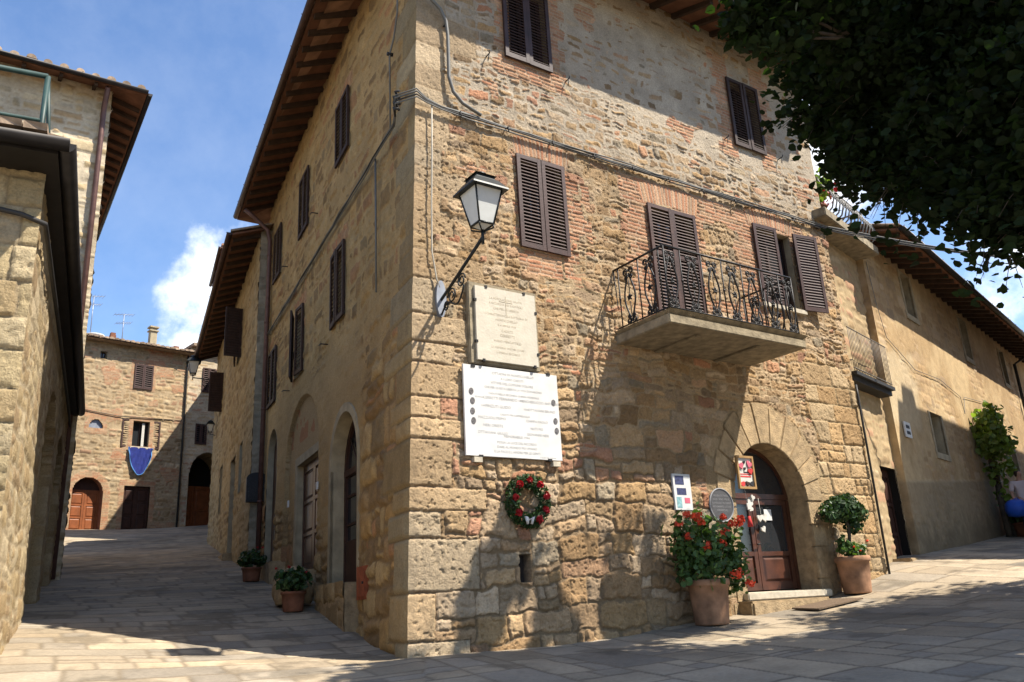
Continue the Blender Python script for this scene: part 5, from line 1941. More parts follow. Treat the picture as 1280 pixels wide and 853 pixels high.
for i in range(42):
    u = G0u - 0.4 + 0.26 * i
    zz = GZ + 0.27 + rg.uniform(-0.015, 0.02)
    m.prism([gp(u, 0.18, zz - 0.06), gp(u + 0.25, 0.18, zz - 0.06), gp(u + 0.25, -0.4, zz + 0.02), gp(u, -0.4, zz + 0.02)],
            [gp(u, 0.18 + rg.uniform(-0.04, 0.03), zz), gp(u + 0.25, 0.18, zz), gp(u + 0.25, -0.4, zz + 0.08), gp(u, -0.4, zz + 0.08)])
m.build('tile_row', MT['tile_g'], rf5)
# dark bent pipe under the eave
m = MB()
m.tube([FGf.p(-2.2, 0.06, GZ - 0.42), FGf.p(-0.55, 0.07, GZ - 0.44), FGf.p(-0.12, 0.08, GZ - 0.50), (gp(G0u - 0.02, 0.09, GZ - 0.55)), gp(G0u + 0.3, 0.08, GZ - 0.50), gp(4.0, 0.07, GZ - 0.35), gp(10.4, 0.07, GZ - 0.3)], 0.026, 7)
m.build('pipe', MT['cable_k'], h5)
# green railing on the terrace
m = MB()
rz = GZ + 0.26
ra_ = [FGf.p(-6.5, -0.55, rz + 1.25), FGf.p(-0.12, -0.55, rz + 1.25)]
m.tube(ra_, 0.032, 8)
m.tube([FGf.p(-6.5, -0.55, rz + 0.68), FGf.p(-0.12, -0.55, rz + 0.68)], 0.022, 8)
for u in (-0.12, -2.2, -4.2, -6.2):
    m.tube([FGf.p(u, -0.55, rz - 0.1), FGf.p(u, -0.55, rz + 1.25)], 0.03, 8)
m.tube([FGf.p(-0.12, -0.55, rz + 1.25), gp(G0u + 0.95, 0.0, rz - 0.02)], 0.022, 8)
m.build('terrace_railing', MT['greenpipe'], h5)

# ================================================================== tall house behind it
TO = FG.p(10.75, 0.17)
FT = Frame(TO, dR, nR)
aT = R(-33.5)
FT2 = Frame(TO, np.array([math.sin(aT), math.cos(aT), 0]), np.array([math.cos(aT), -math.sin(aT), 0]))
h7 = thing('stone_house', 'tall sunlit stone house at the left with a red soffit and a long downpipe', 'house', FT.p(0, 0, 2.6), 'stone houses of the village')
TZ = 14.15
fn_tall = masonry_plain(500, [(0.48, 0.38, 0.23), (0.52, 0.43, 0.28), (0.45, 0.34, 0.19), (0.55, 0.46, 0.32), (0.42, 0.30, 0.165)], (0.56, 0.47, 0.33), h=0.26, w=0.42, dep=0.03, show0=0.015, show1=0.04)
build_wall('wall', FT, -9.0, 0.0, 2.0, TZ + 0.25, 0.035, fn_tall, MT['stone_far'], h7)
build_wall('wall', FT2, 0.0, 9.0, 2.0, TZ + 0.25, 0.06, fn_tall, MT['stone_far'], h7)
m = MB()
a0, b0 = FT.p(-9, 0), FT2.p(9, 0)
c0 = (a0[0] + b0[0] - TO[0], a0[1] + b0[1] - TO[1])
for a, b in ((a0, c0), (c0, b0)):
    m.face([(a[0], a[1], 2), (b[0], b[1], 2), (b[0], b[1], TZ + 0.2), (a[0], a[1], TZ + 0.2)])
m.build('rear_wall', MT['plaster2'], h7)
rt = MB()
apx = FT.v(-4.5, -4.5, TZ + 2.1)
ca = FT.v(-9.5, 0.62, TZ + 0.02)
cb = FT.v(0.75, 0.62, TZ + 0.02)
cc = FT2.v(9.2, 0.75, TZ + 0.02)
cd = Vector((c0[0], c0[1], TZ + 0.02))
for a, b in ((ca, cb), (cb, cc), (cc, cd), (cd, ca)):
    rt.face([a, b, apx])
rf7 = rt.build('roof', MT['tile'], h7)
eave(rf7, FT, -9.3, 0.0, 0.58, TZ + 0.22, TZ, 0.78, m1=0.72, gut=MT['gutter_k'], seed=21)
eave(rf7, FT2, 0.0, 9.0, 0.72, TZ + 0.217, TZ + 0.004, 0.50, m0=0.55, gut=MT['gutter_k'], seed=22)
tile_edge(rf7, FT, -9.3, 0.7, 0.66, TZ + 0.09, 0.25, 0.9, r=0.10, pitch=0.34, seed=31)
m = MB()
m.tube([FT.p(-0.16, 0.5, TZ - 0.02), FT.p(-0.16, 0.12, TZ - 0.35), FT.p(-0.16, 0.10, TZ - 0.6), FT.p(-0.16, 0.10, 2.6)], 0.062, 10)
m.build('downpipe', MT['pipe'], h7)

# ================================================================== right-hand house
h8 = thing('plaster_house', 'long ochre plastered house with a deep eave rising along the street on the right', 'house', FF.p(0, 0, 2.1))
F_WIN = [(2.62, 3.38, 7.86, 9.0), (7.72, 8.45, 7.72, 8.95), (12.35, 13.0, 7.68, 8.85), (2.72, 3.62, 4.46, 5.44), (10.6, 11.3, 4.7, 5.6)]


def fn_plaster(U, V):
    n = fbm(U * 0.8, V * 0.8, 601, 5, 0.6)
    n2 = fbm(U * 4, V * 4, 602, 4, 0.6)
    c = lerp(np.array([0.42, 0.285, 0.14]), np.array([0.55, 0.40, 0.215]), sst(0.35, 0.65, n)[..., None])
    c = c * (0.8 + 0.4 * n2)[..., None]
    ids, d, du, dv = coursed(U + (n2 - 0.5) * 0.1, V + (n2 - 0.5) * 0.1, 611, 0, 11, lambda v: 0.26, lambda v: 0.4, 0.4, 0.08)
    bare = sst(0.49, 0.56, fbm(U * 0.7, V * 1.0, 603, 4, 0.6))
    st = sst(0.01, 0.03, d)
    c = lerp(c, palette(ids, 612, OCHRE) * 1.05, (bare * st * 0.7)[..., None])
    g = V - (2.13 + 0.073 * U)
    band = 1 - sst(1.42, 1.50, g + 0.0)
    grey = np.array([0.33, 0.25, 0.15]) * (0.75 + 0.5 * fbm(U * 1.5, V * 1.5, 604, 4, 0.6))[..., None]
    c = lerp(c, grey, (band * 0.8)[..., None])
    foot_dark = (1 - sst(0.0, 0.9, g + (n2 - 0.5) * 1.2))  # darker towards the foot, with a ragged edge
    c = c * (1 - 0.35 * foot_dark[..., None])
    # paler colour near the corner at mid height
    pale = (1 - sst(1.5, 2.2, U + (n - 0.5) * 3)) * sst(4.7, 5.0, V) * (1 - sst(6.3, 6.8, V + (n2 - 0.5)))
    c = lerp(c, np.array([0.58, 0.47, 0.30]), (pale * 0.6)[..., None])
    rel = 0.014 * (n2 - 0.5) + 0.02 * bare * st * rnd(ids, 613) - 0.012 * bare + 0.02 * (1 - sst(1.46, 1.47, g))
    rel = rel * sst(0.0, 0.06, U)
    return rel, c


build_wall('wall', FF, 0.0, 22.0, 1.4, 9.25, 0.035, fn_plaster, MT['plaster_v'], h8, rects(F_WIN))
for i, (a, b, c, d) in enumerate(F_WIN):
    w = window_recess(h8, FF, a, b, c, d, depth=0.34, pane_mat=MT['dark'])
    m = MB()
    FF.box(m, a - 0.1, b + 0.1, -0.03, 0.03, c - 0.14, c)
    FF.box(m, a - 0.1, a, -0.03, 0.022, c, d)
    FF.box(m, b, b + 0.1, -0.03, 0.022, c, d)
    m.build('surround', MT['plaster'], w)
FF2 = Frame(FF.p(0), -FF.n, -FF.d)
build_wall('end_wall', FF2, 0.0, 0.55, 1.4, 9.25, 0.04, fn_plaster, MT['plaster_v'], h8)
FI = Frame(FF.p(0, -0.16), FF.d, FF.n)


def fn_inset(U, V):
    return masonry_plain(640, [(0.42, 0.30, 0.165), (0.46, 0.35, 0.21), (0.36, 0.25, 0.13), (0.44, 0.26, 0.15)], (0.42, 0.31, 0.17), h=0.24, w=0.36, dep=0.02, show1=0.06)(U, V)


I_DOOR = (-0.95, -0.06, 1.4, 3.85)
I_WIN = (-2.2, -0.35, 5.72, 8.1)
build_wall('wall', FI, -3.6, 0.0, 1.2, 8.6, 0.035, fn_inset, MT['plaster_v'], h8, rects([I_DOOR]))
leaf_door(h8, FI, I_DOOR[0], I_DOOR[1], 1.9, I_DOOR[3], -0.2, MT['doordark'], panels=3)
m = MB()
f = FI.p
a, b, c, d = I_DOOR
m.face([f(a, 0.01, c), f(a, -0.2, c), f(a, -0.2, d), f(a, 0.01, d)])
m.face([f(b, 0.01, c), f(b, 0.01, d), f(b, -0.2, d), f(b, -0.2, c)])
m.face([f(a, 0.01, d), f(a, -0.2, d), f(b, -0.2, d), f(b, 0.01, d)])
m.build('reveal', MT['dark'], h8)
m = MB()
FI.box(m, -1.2, -0.02, -0.1, 0.35, 1.2, 2.06)
m.build('door_step', MT['dressed'], h8, bevel=0.02)
# little grated balcony front in the recess
m = MB()
FI.box(m, -2.3, -0.12, 0.0, 0.34, 5.46, 5.53)
FI.box(m, -2.3, -0.12, 0.0, 0.26, 5.36, 5.458)
lb = m.build('small_balcony', MT['cable_k'], h8)
m = MB()
for z in (5.60, 6.42):
    m.tube([FI.p(-2.3, 0.30, z), FI.p(-0.14, 0.30, z)], 0.012, 6)
for k in range(26):
    u = -2.28 + 2.12 * k / 25
    m.tube([FI.p(u, 0.30, 5.54), FI.p(u, 0.30, 6.42)], 0.0065, 5)
m.build('grating', MT['mesh_rail'], lb)
# terrace slab at the top of the recess with its bellied railing
m = MB()
FI.box(m, -2.9, 0.08, -3.0, 0.50, 8.55, 8.74)
m.build('terrace_slab', MT['concrete'], h8, bevel=0.015)
m = MB()
for k in range(15):
    u = -2.45 + 2.35 * k / 14
    m.tube([FI.p(u, 0.34, 8.74), FI.p(u, 0.50, 8.86), FI.p(u, 0.56, 9.04), FI.p(u, 0.50, 9.24), FI.p(u, 0.36, 9.42), FI.p(u, 0.30, 9.60)], 0.017, 6)
for k in range(5):
    n = 0.34 - 0.25 * k
    m.tube([FI.p(-0.08, n, 8.74), FI.p(0.08, n, 8.86), FI.p(0.14, n, 9.04), FI.p(0.08, n, 9.24), FI.p(-0.06, n, 9.42), FI.p(-0.1, n, 9.60)], 0.017, 6)
m.tube([FI.p(-2.5, 0.30, 9.60), FI.p(-0.1, 0.30, 9.60), FI.p(-0.1, -0.8, 9.6)], 0.022, 7)
m.tube([FI.p(-2.5, 0.53, 9.12), FI.p(0.11, 0.53, 9.12), FI.p(0.11, -0.8, 9.12)], 0.012, 6)
m.build('terrace_railing', MT['whiteiron'], h8)
m = MB()
b0, b1, b2 = FF.p(22, 0), FF.p(22, -7), FF.p(0, -7)
for a, b in ((b0, b1), (b1, b2)):
    m.face([(a[0], a[1], 1.5), (b[0], b[1], 1.5), (b[0], b[1], 9.25), (a[0], a[1], 9.25)])
m.face([FF.p(0.0, -0.56, 1.5), FF.p(0.0, -7, 1.5), FF.p(0.0, -7, 9.25), FF.p(0.0, -3.5, 10.6), FF.p(0.0, -0.56, 9.3)])
m.build('rear_wall', MT['plaster2'], h8)
m = MB()
m.face([FF.p(-0.1, 0.95, 9.02), FF.p(22.3, 0.95, 9.02), FF.p(22.3, -3.5, 10.7), FF.p(-0.1, -3.5, 10.7)])
m.face([FF.p(-0.1, -7.6, 9.02), FF.p(22.3, -7.6, 9.02), FF.p(22.3, -3.5, 10.7), FF.p(-0.1, -3.5, 10.7)])
rf8 = m.build('roof', MT['tile'], h8)
eave(rf8, FF, -0.05, 22.2, 0.86, 9.20, 8.93, 0.52, seed=33, gut=MT['gutter_k'])
tile_edge(rf8, FF, 0, 22, 0.92, 9.02, 0.36, 1.0, seed=9)
m = MB()
m.tube([FF.p(14.1, 0.7, 8.9), FF.p(14.1, 0.1, 8.6), FF.p(14.1, 0.08, 3.2)], 0.05, 8)
m.build('downpipe', MT['cable_k'], h8)
m = MB()
FF.box(m, 0.50, 0.92, 0.01, 0.04, 4.58, 4.92)
sg = tag(m.build('wall_sign', MT['white'], None, bevel=0.004), 'small white square sign with two dark marks on the ochre house wall', 'sign')
m = MB()
FF.box(m, 0.60, 0.82, 0.041, 0.046, 4.78, 4.85)
FF.box(m, 0.60, 0.82, 0.041, 0.046, 4.65, 4.72)
m.build('lettering', MT['letter_k'], sg)

# ================================================================== house across the street, out of the picture, that throws the shade on the right
FH = Frame((13.6, 16.3), dF, -nF)
h9 = thing('plaster_house', 'tall plastered house across the street from the long ochre house', 'house', FH.p(0, 0, 1.8))
m = MB()
HZ = 12.3
lo = [FH.p(0, 0, 1.0), FH.p(14, 0, 1.0), FH.p(14, -6, 1.0), FH.p(0, -6, 1.0)]
hi = [(a, b, HZ) for a, b, c in lo]
m.prism(lo, hi)
m.build('wall', MT['plaster2'], h9)
m = MB()
m.face([FH.p(-0.3, 0.5, HZ - 0.1), FH.p(14.3, 0.5, HZ - 0.1), FH.p(14.3, -3, HZ + 1.2), FH.p(-0.3, -3, HZ + 1.2)])
m.face([FH.p(-0.3, -6.5, HZ - 0.1), FH.p(14.3, -6.5, HZ - 0.1), FH.p(14.3, -3, HZ + 1.2), FH.p(-0.3, -3, HZ + 1.2)])
r9 = m.build('roof', MT['tile'], h9)
m = MB()
FH.box(m, 0.7, 1.5, -1.3, -0.6, HZ, HZ + 2.0)
m.build('chimney', MT['plaster2'], r9)
for u in (2, 5, 8, 11):
    for z in (4.5, 8.0):
        m = MB()
        FH.box(m, u, u + 0.9, 0.003, 0.05, z, z + 1.4)
        m.build('shutter', MT['shutter'], h9)

# ================================================================== things on the walls
def wall_lantern(fr, u, z, reach, rise, label, scale=1.0, group='lanterns on the house walls', plate=True, scroll=True):
    """wrought bracket with a four-sided milky lantern at its tip"""
    s = scale
    t = thing('wall_lantern', label, 'lantern', fr.p(u, 0.03, z), group)
    zt = z + rise
    f = fr.p
    if plate:
        m = MB()
        k = [(0.075 * s * math.cos(2 * math.pi * i / 20) * (1.0 if abs(math.sin(2 * math.pi * i / 20)) < 0.9 else 1.2), 0.26 * s * math.sin(2 * math.pi * i / 20)) for i in range(20)]
        m.prism([f(u + a, 0.0, z + 0.03 + b) for a, b in k], [f(u + a, 0.07, z + 0.03 + b) for a, b in k])
        m.build('wall_plate', MT['steel'], t)
    m = MB()
    m.tube([f(u, 0.02, z), f(u, 0.25 * reach, z + 0.22 * rise), f(u, reach, zt)], 0.022 * s, 8)
    m.tube([f(u, reach, zt - 0.09 * s), f(u, reach, zt + 0.12 * s)], 0.02 * s, 8)
    if scroll:
        pts = []
        for k in range(22):
            a = k / 21
            ang = a * 1.5 * math.pi
            pts.append(f(u, 0.06 + 0.52 * reach * a, z - 0.20 * s + 0.10 * s * math.sin(ang * 1.3) + 0.50 * rise * a * a))
        m.tube(pts, 0.014 * s, 6)
        for c_n, c_z, r_, sg in ((0.52 * reach, z + 0.42 * rise - 0.10 * s, 0.10 * s, 1), (0.30 * reach, z - 0.02 * s, 0.11 * s, -1), (0.17 * reach, z - 0.12 * s, 0.07 * s, 1)):
            sp = []
            for k in range(24):
                a = k / 23 * 1.7 * 2 * math.pi
                rr = r_ * (1 - 0.72 * k / 23)
                sp.append(f(u, c_n + rr * math.cos(a) * sg, c_z + rr * math.sin(a)))
            m.tube(sp, 0.011 * s, 6)
    m.build('bracket', MT['lampiron'], t)
    b0, b1 = 0.105 * s, 0.195 * s
    zb_, zh = zt + 0.16 * s, zt + 0.62 * s

    def q(a, b, zz):
        return f(u + a, reach + b, zz)
    m = MB()
    cs = [(-1, -1), (1, -1), (1, 1), (-1, 1)]
    for k in range(4):
        a, b = cs[k], cs[(k + 1) % 4]
        m.tube([q(a[0] * b0, a[1] * b0, zb_), q(a[0] * b1, a[1] * b1, zh)], 0.013 * s, 6)
        m.tube([q(a[0] * b0, a[1] * b0, zb_), q(b[0] * b0, b[1] * b0, zb_)], 0.015 * s, 6)
        m.tube([q(a[0] * b1, a[1] * b1, zh), q(b[0] * b1, b[1] * b1, zh)], 0.015 * s, 6)
        m.tube([q(a[0] * b0, a[1] * b0, zb_), q(a[0] * 0.10 * s, a[1] * 0.10 * s, zb_ - 0.05 * s), q(0, 0, zt + 0.07 * s)], 0.011 * s, 6)
    m.build('cage', MT['lampiron'], t)
    m = MB()
    for k in range(4):
        a, b = cs[k], cs[(k + 1) % 4]
        m.face([q(a[0] * b0, a[1] * b0, zb_ + 0.01 * s), q(b[0] * b0, b[1] * b0, zb_ + 0.01 * s), q(b[0] * b1 * 0.99, b[1] * b1 * 0.99, zh - 0.01 * s), q(a[0] * b1 * 0.99, a[1] * b1 * 0.99, zh - 0.01 * s)])
    bo = [q(a[0] * b0, a[1] * b0, zb_ + 0.01 * s) for a in cs]
    tip = q(0, 0, zb_ - 0.07 * s)
    for k in range(4):
        m.face([bo[k], bo[(k + 1) % 4], tip])
    m.build('lamp_glass', MT['milk'], t)
    m = MB()
    r0, r1, r2 = 0.262 * s, 0.165 * s, 0.14 * s
    def sq(r_, zz):
        return [q(a[0] * r_, a[1] * r_, zz) for a in cs]
    m.prism(sq(r0, zh - 0.015 * s), sq(r0 * 0.97, zh + 0.012 * s))
    m.prism(sq(r0 * 0.95, zh + 0.012 * s), sq(r1, zh + 0.13 * s))
    m.prism(sq(r2, zh + 0.131 * s), sq(r2 * 0.95, zh + 0.19 * s))
    m.prism(sq(r2 * 1.12, zh + 0.191 * s), sq(r2 * 0.8, zh + 0.215 * s))
    c = q(0, 0, zh + 0.215 * s)
    m.lathe(c, [(0.06 * s, 0), (0.085 * s, 0.02 * s), (0.085 * s, 0.04 * s), (0.05 * s, 0.06 * s)], 14)
    m.build('lamp_roof', MT['lampiron'], t)
    return t


wall_lantern(FR, 0.52, 5.42, 1.12, 0.47, 'big dark iron lantern with milky glass on a scrolled bracket at the house corner', 0.98)
wall_lantern(FS, 10.9, 10.05, 0.85, 0.05, 'dark lantern hanging high over the lane at the end of the second house', 0.95, plate=False, scroll=True)
wall_lantern(FS, 10.2, 7.85, 0.20, 0.05, 'small lantern set low on the lane wall before the archway', 0.55, plate=False, scroll=False)

# ---- marble plaques
def on_wall(fr, u, z, n, tilt=0.0):
    c, s = math.cos(tilt), math.sin(tilt)
    return lambda x, y: fr.p(u + x * c - y * s, n, z + x * s + y * c)


t_ = thing('wall_plaque', 'cream stone plaque with faded lettering, set above the larger white plaque', 'plaque', FR.p(1.5, 0.04, 5.18))
m = MB()
m.prism([FR.p(0.92, -0.02, 4.62), FR.p(2.04, -0.02, 4.62), FR.p(2.04, -0.02, 5.77), FR.p(0.92, -0.02, 5.77)],
        [FR.p(0.92, 0.085, 4.62), FR.p(2.04, 0.085, 4.62), FR.p(2.04, 0.085, 5.77), FR.p(0.92, 0.085, 5.77)])
m.build('frame', MT['concrete'], t_, bevel=0.012)
m = MB()
FR.box(m, 1.00, 1.985, 0.086, 0.125, 4.67, 5.71)
pl_ = m.build('slab', MT['cream'], t_, bevel=0.004)
W = on_wall(FR, 1.49, 5.19, 0.1275)
lettering('lettering', [
    ('LA POPOLAZIONE GRATA', 0, 0.36, 0.045, 'CENTER'), ('A RICORDO DEI SUOI FIGLI', 0, 0.29, 0.045, 'CENTER'),
    ('CHE PER LA LIBERTA', 0, 0.22, 0.045, 'CENTER'), ('COMBATTERONO LA BATTAGLIA DI', 0, 0.13, 0.042, 'CENTER'),
    ('MONTICCHIELLO', 0, 0.06, 0.045, 'CENTER'), ('IL 6 APRILE 1944', 0, -0.01, 0.042, 'CENTER'),
    ('CADUTI', 0, -0.09, 0.05, 'CENTER'), ('CERRETTI', 0, -0.16, 0.055, 'CENTER'), ('MARIO MENCATTELLI', 0, -0.24, 0.045, 'CENTER'),
    ('LA MEMORIA VIVE NEI CUORI', 0, -0.33, 0.04, 'CENTER'), ('A ETERNO RICORDO', 0, -0.40, 0.04, 'CENTER')], W, MT['letter_c'], pl_)
m = MB()
FR.box(m, 1.486, 1.494, 0.126, 0.1285, 5.32, 5.62)
FR.box(m, 1.38, 1.60, 0.126, 0.1287, 5.53, 5.537)
m.build('cross', MT['letter_c'], pl_)
for u, z in ((1.18, 5.71), (1.80, 5.71), (1.0, 5.50), (1.985, 5.45), (1.0, 4.92), (1.985, 4.85), (1.10, 4.67), (1.92, 4.67)):
    m = MB()
    FR.box(m, u - 0.018, u + 0.018, 0.10, 0.135, z - 0.018, z + 0.018)
    m.build('clip', MT['iron'], t_)

t_ = thing('wall_plaque', 'large white marble plaque with rows of engraved names and small round portraits', 'plaque', FR.p(1.56, 0.05, 4.0))
m = MB()
FR.box(m, 0.80, 2.31, 0.050, 0.082, 3.41, 4.60)
pl_ = m.build('slab', MT['marble'], t_, bevel=0.004)
W = on_wall(FR, 1.555, 4.005, 0.0840)
rows = [('CITTADINI DI MONTICCHIELLO', 0.02, 0.50, 0.047), ('A I LORO CADUTI', 0.0, 0.435, 0.045), ('VITTIME DEL COMUNE DOLORE', 0.0, 0.37, 0.047),
        ('CHE PER QUESTA LIBERTA LA VITA DONARONO', 0.02, 0.305, 0.042), ('CADUTI NELLA SECONDA GUERRA MONDIALE', 0.02, 0.225, 0.038),
        ('CADUTI PER RAPPRESAGLIA', 0.02, -0.045, 0.038), ('MEMORABILE 1944', 0.03, -0.335, 0.05),
        ('POSSA LA LUCE DEL RICORDO', 0.03, -0.415, 0.045), ('DARE AL MONDO PIU UMANO', 0.03, -0.475, 0.045), ('E LA PACE E L AMORE PER LE GENTI', 0.03, -0.535, 0.045)]
L_ = [(a, x, y, s, 'CENTER') for a, x, y, s in rows]
L_ += [('SE.MAGG.', -0.52, 0.165, 0.034, 'CENTER'), ('CERRETTI FERNANDO', -0.20, 0.160, 0.054, 'CENTER'), ('SOLD.', 0.13, 0.165, 0.034, 'CENTER'), ('MENCHERUCCIO ANTONIO', 0.43, 0.160, 0.050, 'CENTER'),
       ('CAP.', -0.47, 0.055, 0.034, 'CENTER'), ('PINZUTI GUIDO', -0.24, 0.05, 0.054, 'CENTER'), ('SOLD.', 0.21, 0.055, 0.034, 'CENTER'), ('OTTAVIANI BRUNO', 0.46, 0.05, 0.05, 'CENTER'),
       ('MAZZUOLI PRIMO', -0.34, -0.105, 0.052, 'CENTER'), ('CIAMPA PAOLO', 0.37, -0.105, 0.05, 'CENTER'),
       ('NERI ORESTE', -0.33, -0.205, 0.052, 'CENTER'), ('NUTI PIO', 0.36, -0.205, 0.05, 'CENTER'),
       ('OTTAVIANI GIULIO', -0.34, -0.30, 0.052, 'CENTER'), ('GIOVANNI NERI', 0.37, -0.285, 0.05, 'CENTER'), ('A CURA DEL COMUNE', 0.52, -0.575, 0.026, 'CENTER')]
lettering('lettering', L_, W, MT['letter'], pl_)
for x, y in ((-0.645, 0.24), (-0.63, 0.115), (-0.635, -0.02), (-0.625, -0.145), (0.665, 0.20), (0.68, -0.055), (0.69, -0.19)):
    m = MB()
    k = [(1.555 + x + 0.034 * math.cos(2 * math.pi * i / 16), 4.005 + y + 0.044 * math.sin(2 * math.pi * i / 16)) for i in range(16)]
    slab_poly(m, FR, k, 0.081, 0.088)
    m.build('portrait', MT['photo'], pl_)
for u, z in ((0.95, 4.585), (2.16, 4.60), (1.02, 3.41), (2.10, 3.41)):
    m = MB()
    FR.box(m, u - 0.03, u + 0.03, 0.03, 0.092, z - 0.016, z + 0.016)
    m.build('clip', MT['iron'], t_)
for u in (0.97, 2.2):
    m = MB()
    FR.box(m, u - 0.06, u + 0.06, -0.05, 0.10, 3.33, 3.395)
    m.build('support_block', MT['sill'], t_)

# ---- poster board, oval sign, ornament board
t_ = thing('poster_board', 'glossy poster in a clear frame with pale photos, left of the oval slate sign', 'poster', FR.p(4.53, 0.05, 3.08))
m = MB()
FR.box(m, 4.35, 4.71, 0.02, 0.055, 2.80, 3.33)
b_ = m.build('board', MT['white'], t_, bevel=0.003)
m = MB()
FR.box(m, 4.39, 4.57, 0.0555, 0.0575, 3.17, 3.30)
FR.box(m, 4.41, 4.60, 0.0555, 0.0575, 3.02, 3.12)
m.build('printed_picture', MT['navy'], b_)
m = MB()
FR.box(m, 4.39, 4.49, 0.0555, 0.0578, 2.83, 2.99)
m.build('printed_picture', MT['teal'], b_)
m = MB()
FR.box(m, 4.55, 4.66, 0.0555, 0.0577, 2.90, 2.98)
m.build('printed_picture', MT['pink'], b_)

t_ = thing('oval_sign', 'round dark slate sign with a pale rim and lines of lettering beside the arched door', 'sign', FR.p(5.32, 0.06, 2.9))
m = MB()
k = [(5.32 + 0.255 * math.cos(2 * math.pi * i / 36), 2.885 + 0.25 * math.sin(2 * math.pi * i / 36)) for i in range(36)]
slab_poly(m, FR, k, 0.03, 0.060)
dsk = m.build('disc', MT['slate'], t_)
m = MB()
m.tube([FR.p(a, 0.058, b) for a, b in k], 0.013, 6, closed=True)
m.build('rim', MT['slate_rim'], t_)
W = on_wall(FR, 5.32, 2.885, 0.0622)
lettering('lettering', [('PRODOTTI TIPICI', 0, 0.13, 0.040, 'CENTER'), ('OLIO  VINO  MIELE', 0, 0.075, 0.042, 'CENTER'), ('FORMAGGIO PECORINO', 0, 0.02, 0.038, 'CENTER'),
                        ('ARTIGIANATO LOCALE', 0, -0.035, 0.038, 'CENTER'), ('CERAMICHE', 0, -0.09, 0.042, 'CENTER'), ('APERTO', 0, -0.17, 0.036, 'CENTER')], W, MT['slate_rim'], dsk)

t_ = thing('ornament_board', 'small framed board of pink and red felt shapes beside the arched door', 'board', FR.p(5.9, 0.10, 3.4))
OF = Frame(FR.p(5.9, 0.10), dR, nR)
m = MB()
x0, x1, y0, y1 = -0.20, 0.19, 3.14, 3.66
for a, b, c, d in ((x0, x1, y1 - 0.035, y1), (x0, x1, y0, y0 + 0.035), (x0, x0 + 0.035, y0 + 0.035, y1 - 0.035), (x1 - 0.035, x1, y0 + 0.035, y1 - 0.035)):
    OF.box(m, a, b, 0, 0.04, c, d)
m.build('frame', MT['pinewood'], t_)
m = MB()
OF.box(m, x0 + 0.02, x1 - 0.02, 0.005, 0.015, y0 + 0.02, y1 - 0.02)
b_ = m.build('backing', MT['linen'], t_)


def heart(m_, fr, u, z, s, n0, n1, rot=0.0):
    pts_ = []
    for i in range(22):
        a = 2 * math.pi * i / 22
        x = 16 * math.sin(a) ** 3 / 17
        y = (13 * math.cos(a) - 5 * math.cos(2 * a) - 2 * math.cos(3 * a) - math.cos(4 * a)) / 17
        c_, s_ = math.cos(rot), math.sin(rot)
        pts_.append((u + s * (x * c_ - y * s_), z + s * (x * s_ + y * c_)))
    slab_poly(m_, fr, pts_, n0, n1)


for (u, z, s, r_, mk) in ((-0.10, 3.50, 0.06, 0.3, 'pink'), (0.09, 3.53, 0.065, -0.4, 'pink'), (0.10, 3.42, 0.06, 0.2, 'redink'), (-0.02, 3.56, 0.028, 0.0, 'letter_k'), (-0.02, 3.46, 0.025, 0.1, 'letter_k'),
                         (-0.11, 3.21, 0.055, 0.3, 'redink'), (0.0, 3.22, 0.05, -0.2, 'doordark'), (0.10, 3.22, 0.05, 0.4, 'letter_k')):
    m = MB()
    heart(m, OF, u, z, s, 0.015, 0.035, r_)
    m.build('felt_heart', MT[mk], b_)
m = MB()
OF.box(m, -0.13, 0.11, 0.0155, 0.019, 3.325, 3.345)
OF.box(m, -0.13, 0.11, 0.0155, 0.019, 3.365, 3.378)
m.build('red_lines', MT['redink'], b_)
m = MB()
OF.box(m, -0.05, 0.05, 0.0155, 0.019, 3.39, 3.41)
m.build('dark_line', MT['letter_k'], b_)

for (u, n, z, s, lab, extra) in ((5.93, 0.0, 2.90, 0.9, 'bunch of white cloth hearts with a red tassel hanging at the left door jamb', True), (6.62, -0.33, 2.72, 1.1, 'white cloth heart hung inside the glass of the arched door', False)):
    t_ = thing('cloth_ornament', lab, 'ornament', FR.p(u, n, z))
    HF = Frame(FR.p(u, n), dR, nR)
    rgx = random.Random(int(u * 100))
    for k in range(5 if extra else 3):
        m = MB()
        heart(m, HF, rgx.uniform(-0.09, 0.09), z + rgx.uniform(-0.16, 0.14), 0.065 * s * rgx.uniform(0.7, 1.2), 0.01 + 0.02 * k, 0.035 + 0.02 * k, rgx.uniform(-0.8, 0.8))
        m.build('cloth_heart', MT['linen'], t_, bevel=0.006)
    m = MB()
    m.tube([HF.p(0, 0.02, z + 0.35), HF.p(0.01, 0.03, z)], 0.004, 5)
    m.build('string', MT['linen'], t_)
    if extra:
        m = MB()
        m.tube([HF.p(-0.01, 0.05, z - 0.17), HF.p(-0.01, 0.05, z - 0.33)], [0.02, 0.045], 8)
        m.build('red_tassel', MT['redink'], t_)
m = MB()
FR.box(m, 6.80, 6.98, -0.385, -0.375, 2.72, 2.90)
tag(m.build('paper_notice', MT['white'], None), 'small white paper notice behind the glass of the arched door', 'notice')

# door mat in front of the step
m = MB()
mc = FR.v(6.75, 0.62)
zz = gzf(mc)
mp = []
for a, b in ((6.15, 0.42), (7.25, 0.38), (7.35, 0.82), (6.2, 0.86)):
    p_ = FR.p(a, b)
    mp.append((p_[0], p_[1], gzf(p_) + 0.025))
m.prism(mp, [(a, b, c + 0.02) for a, b, c in mp])
tag(m.build('doormat', MT['mat'], None), 'flat brown mat lying on the paving before the arched door', 'doormat')

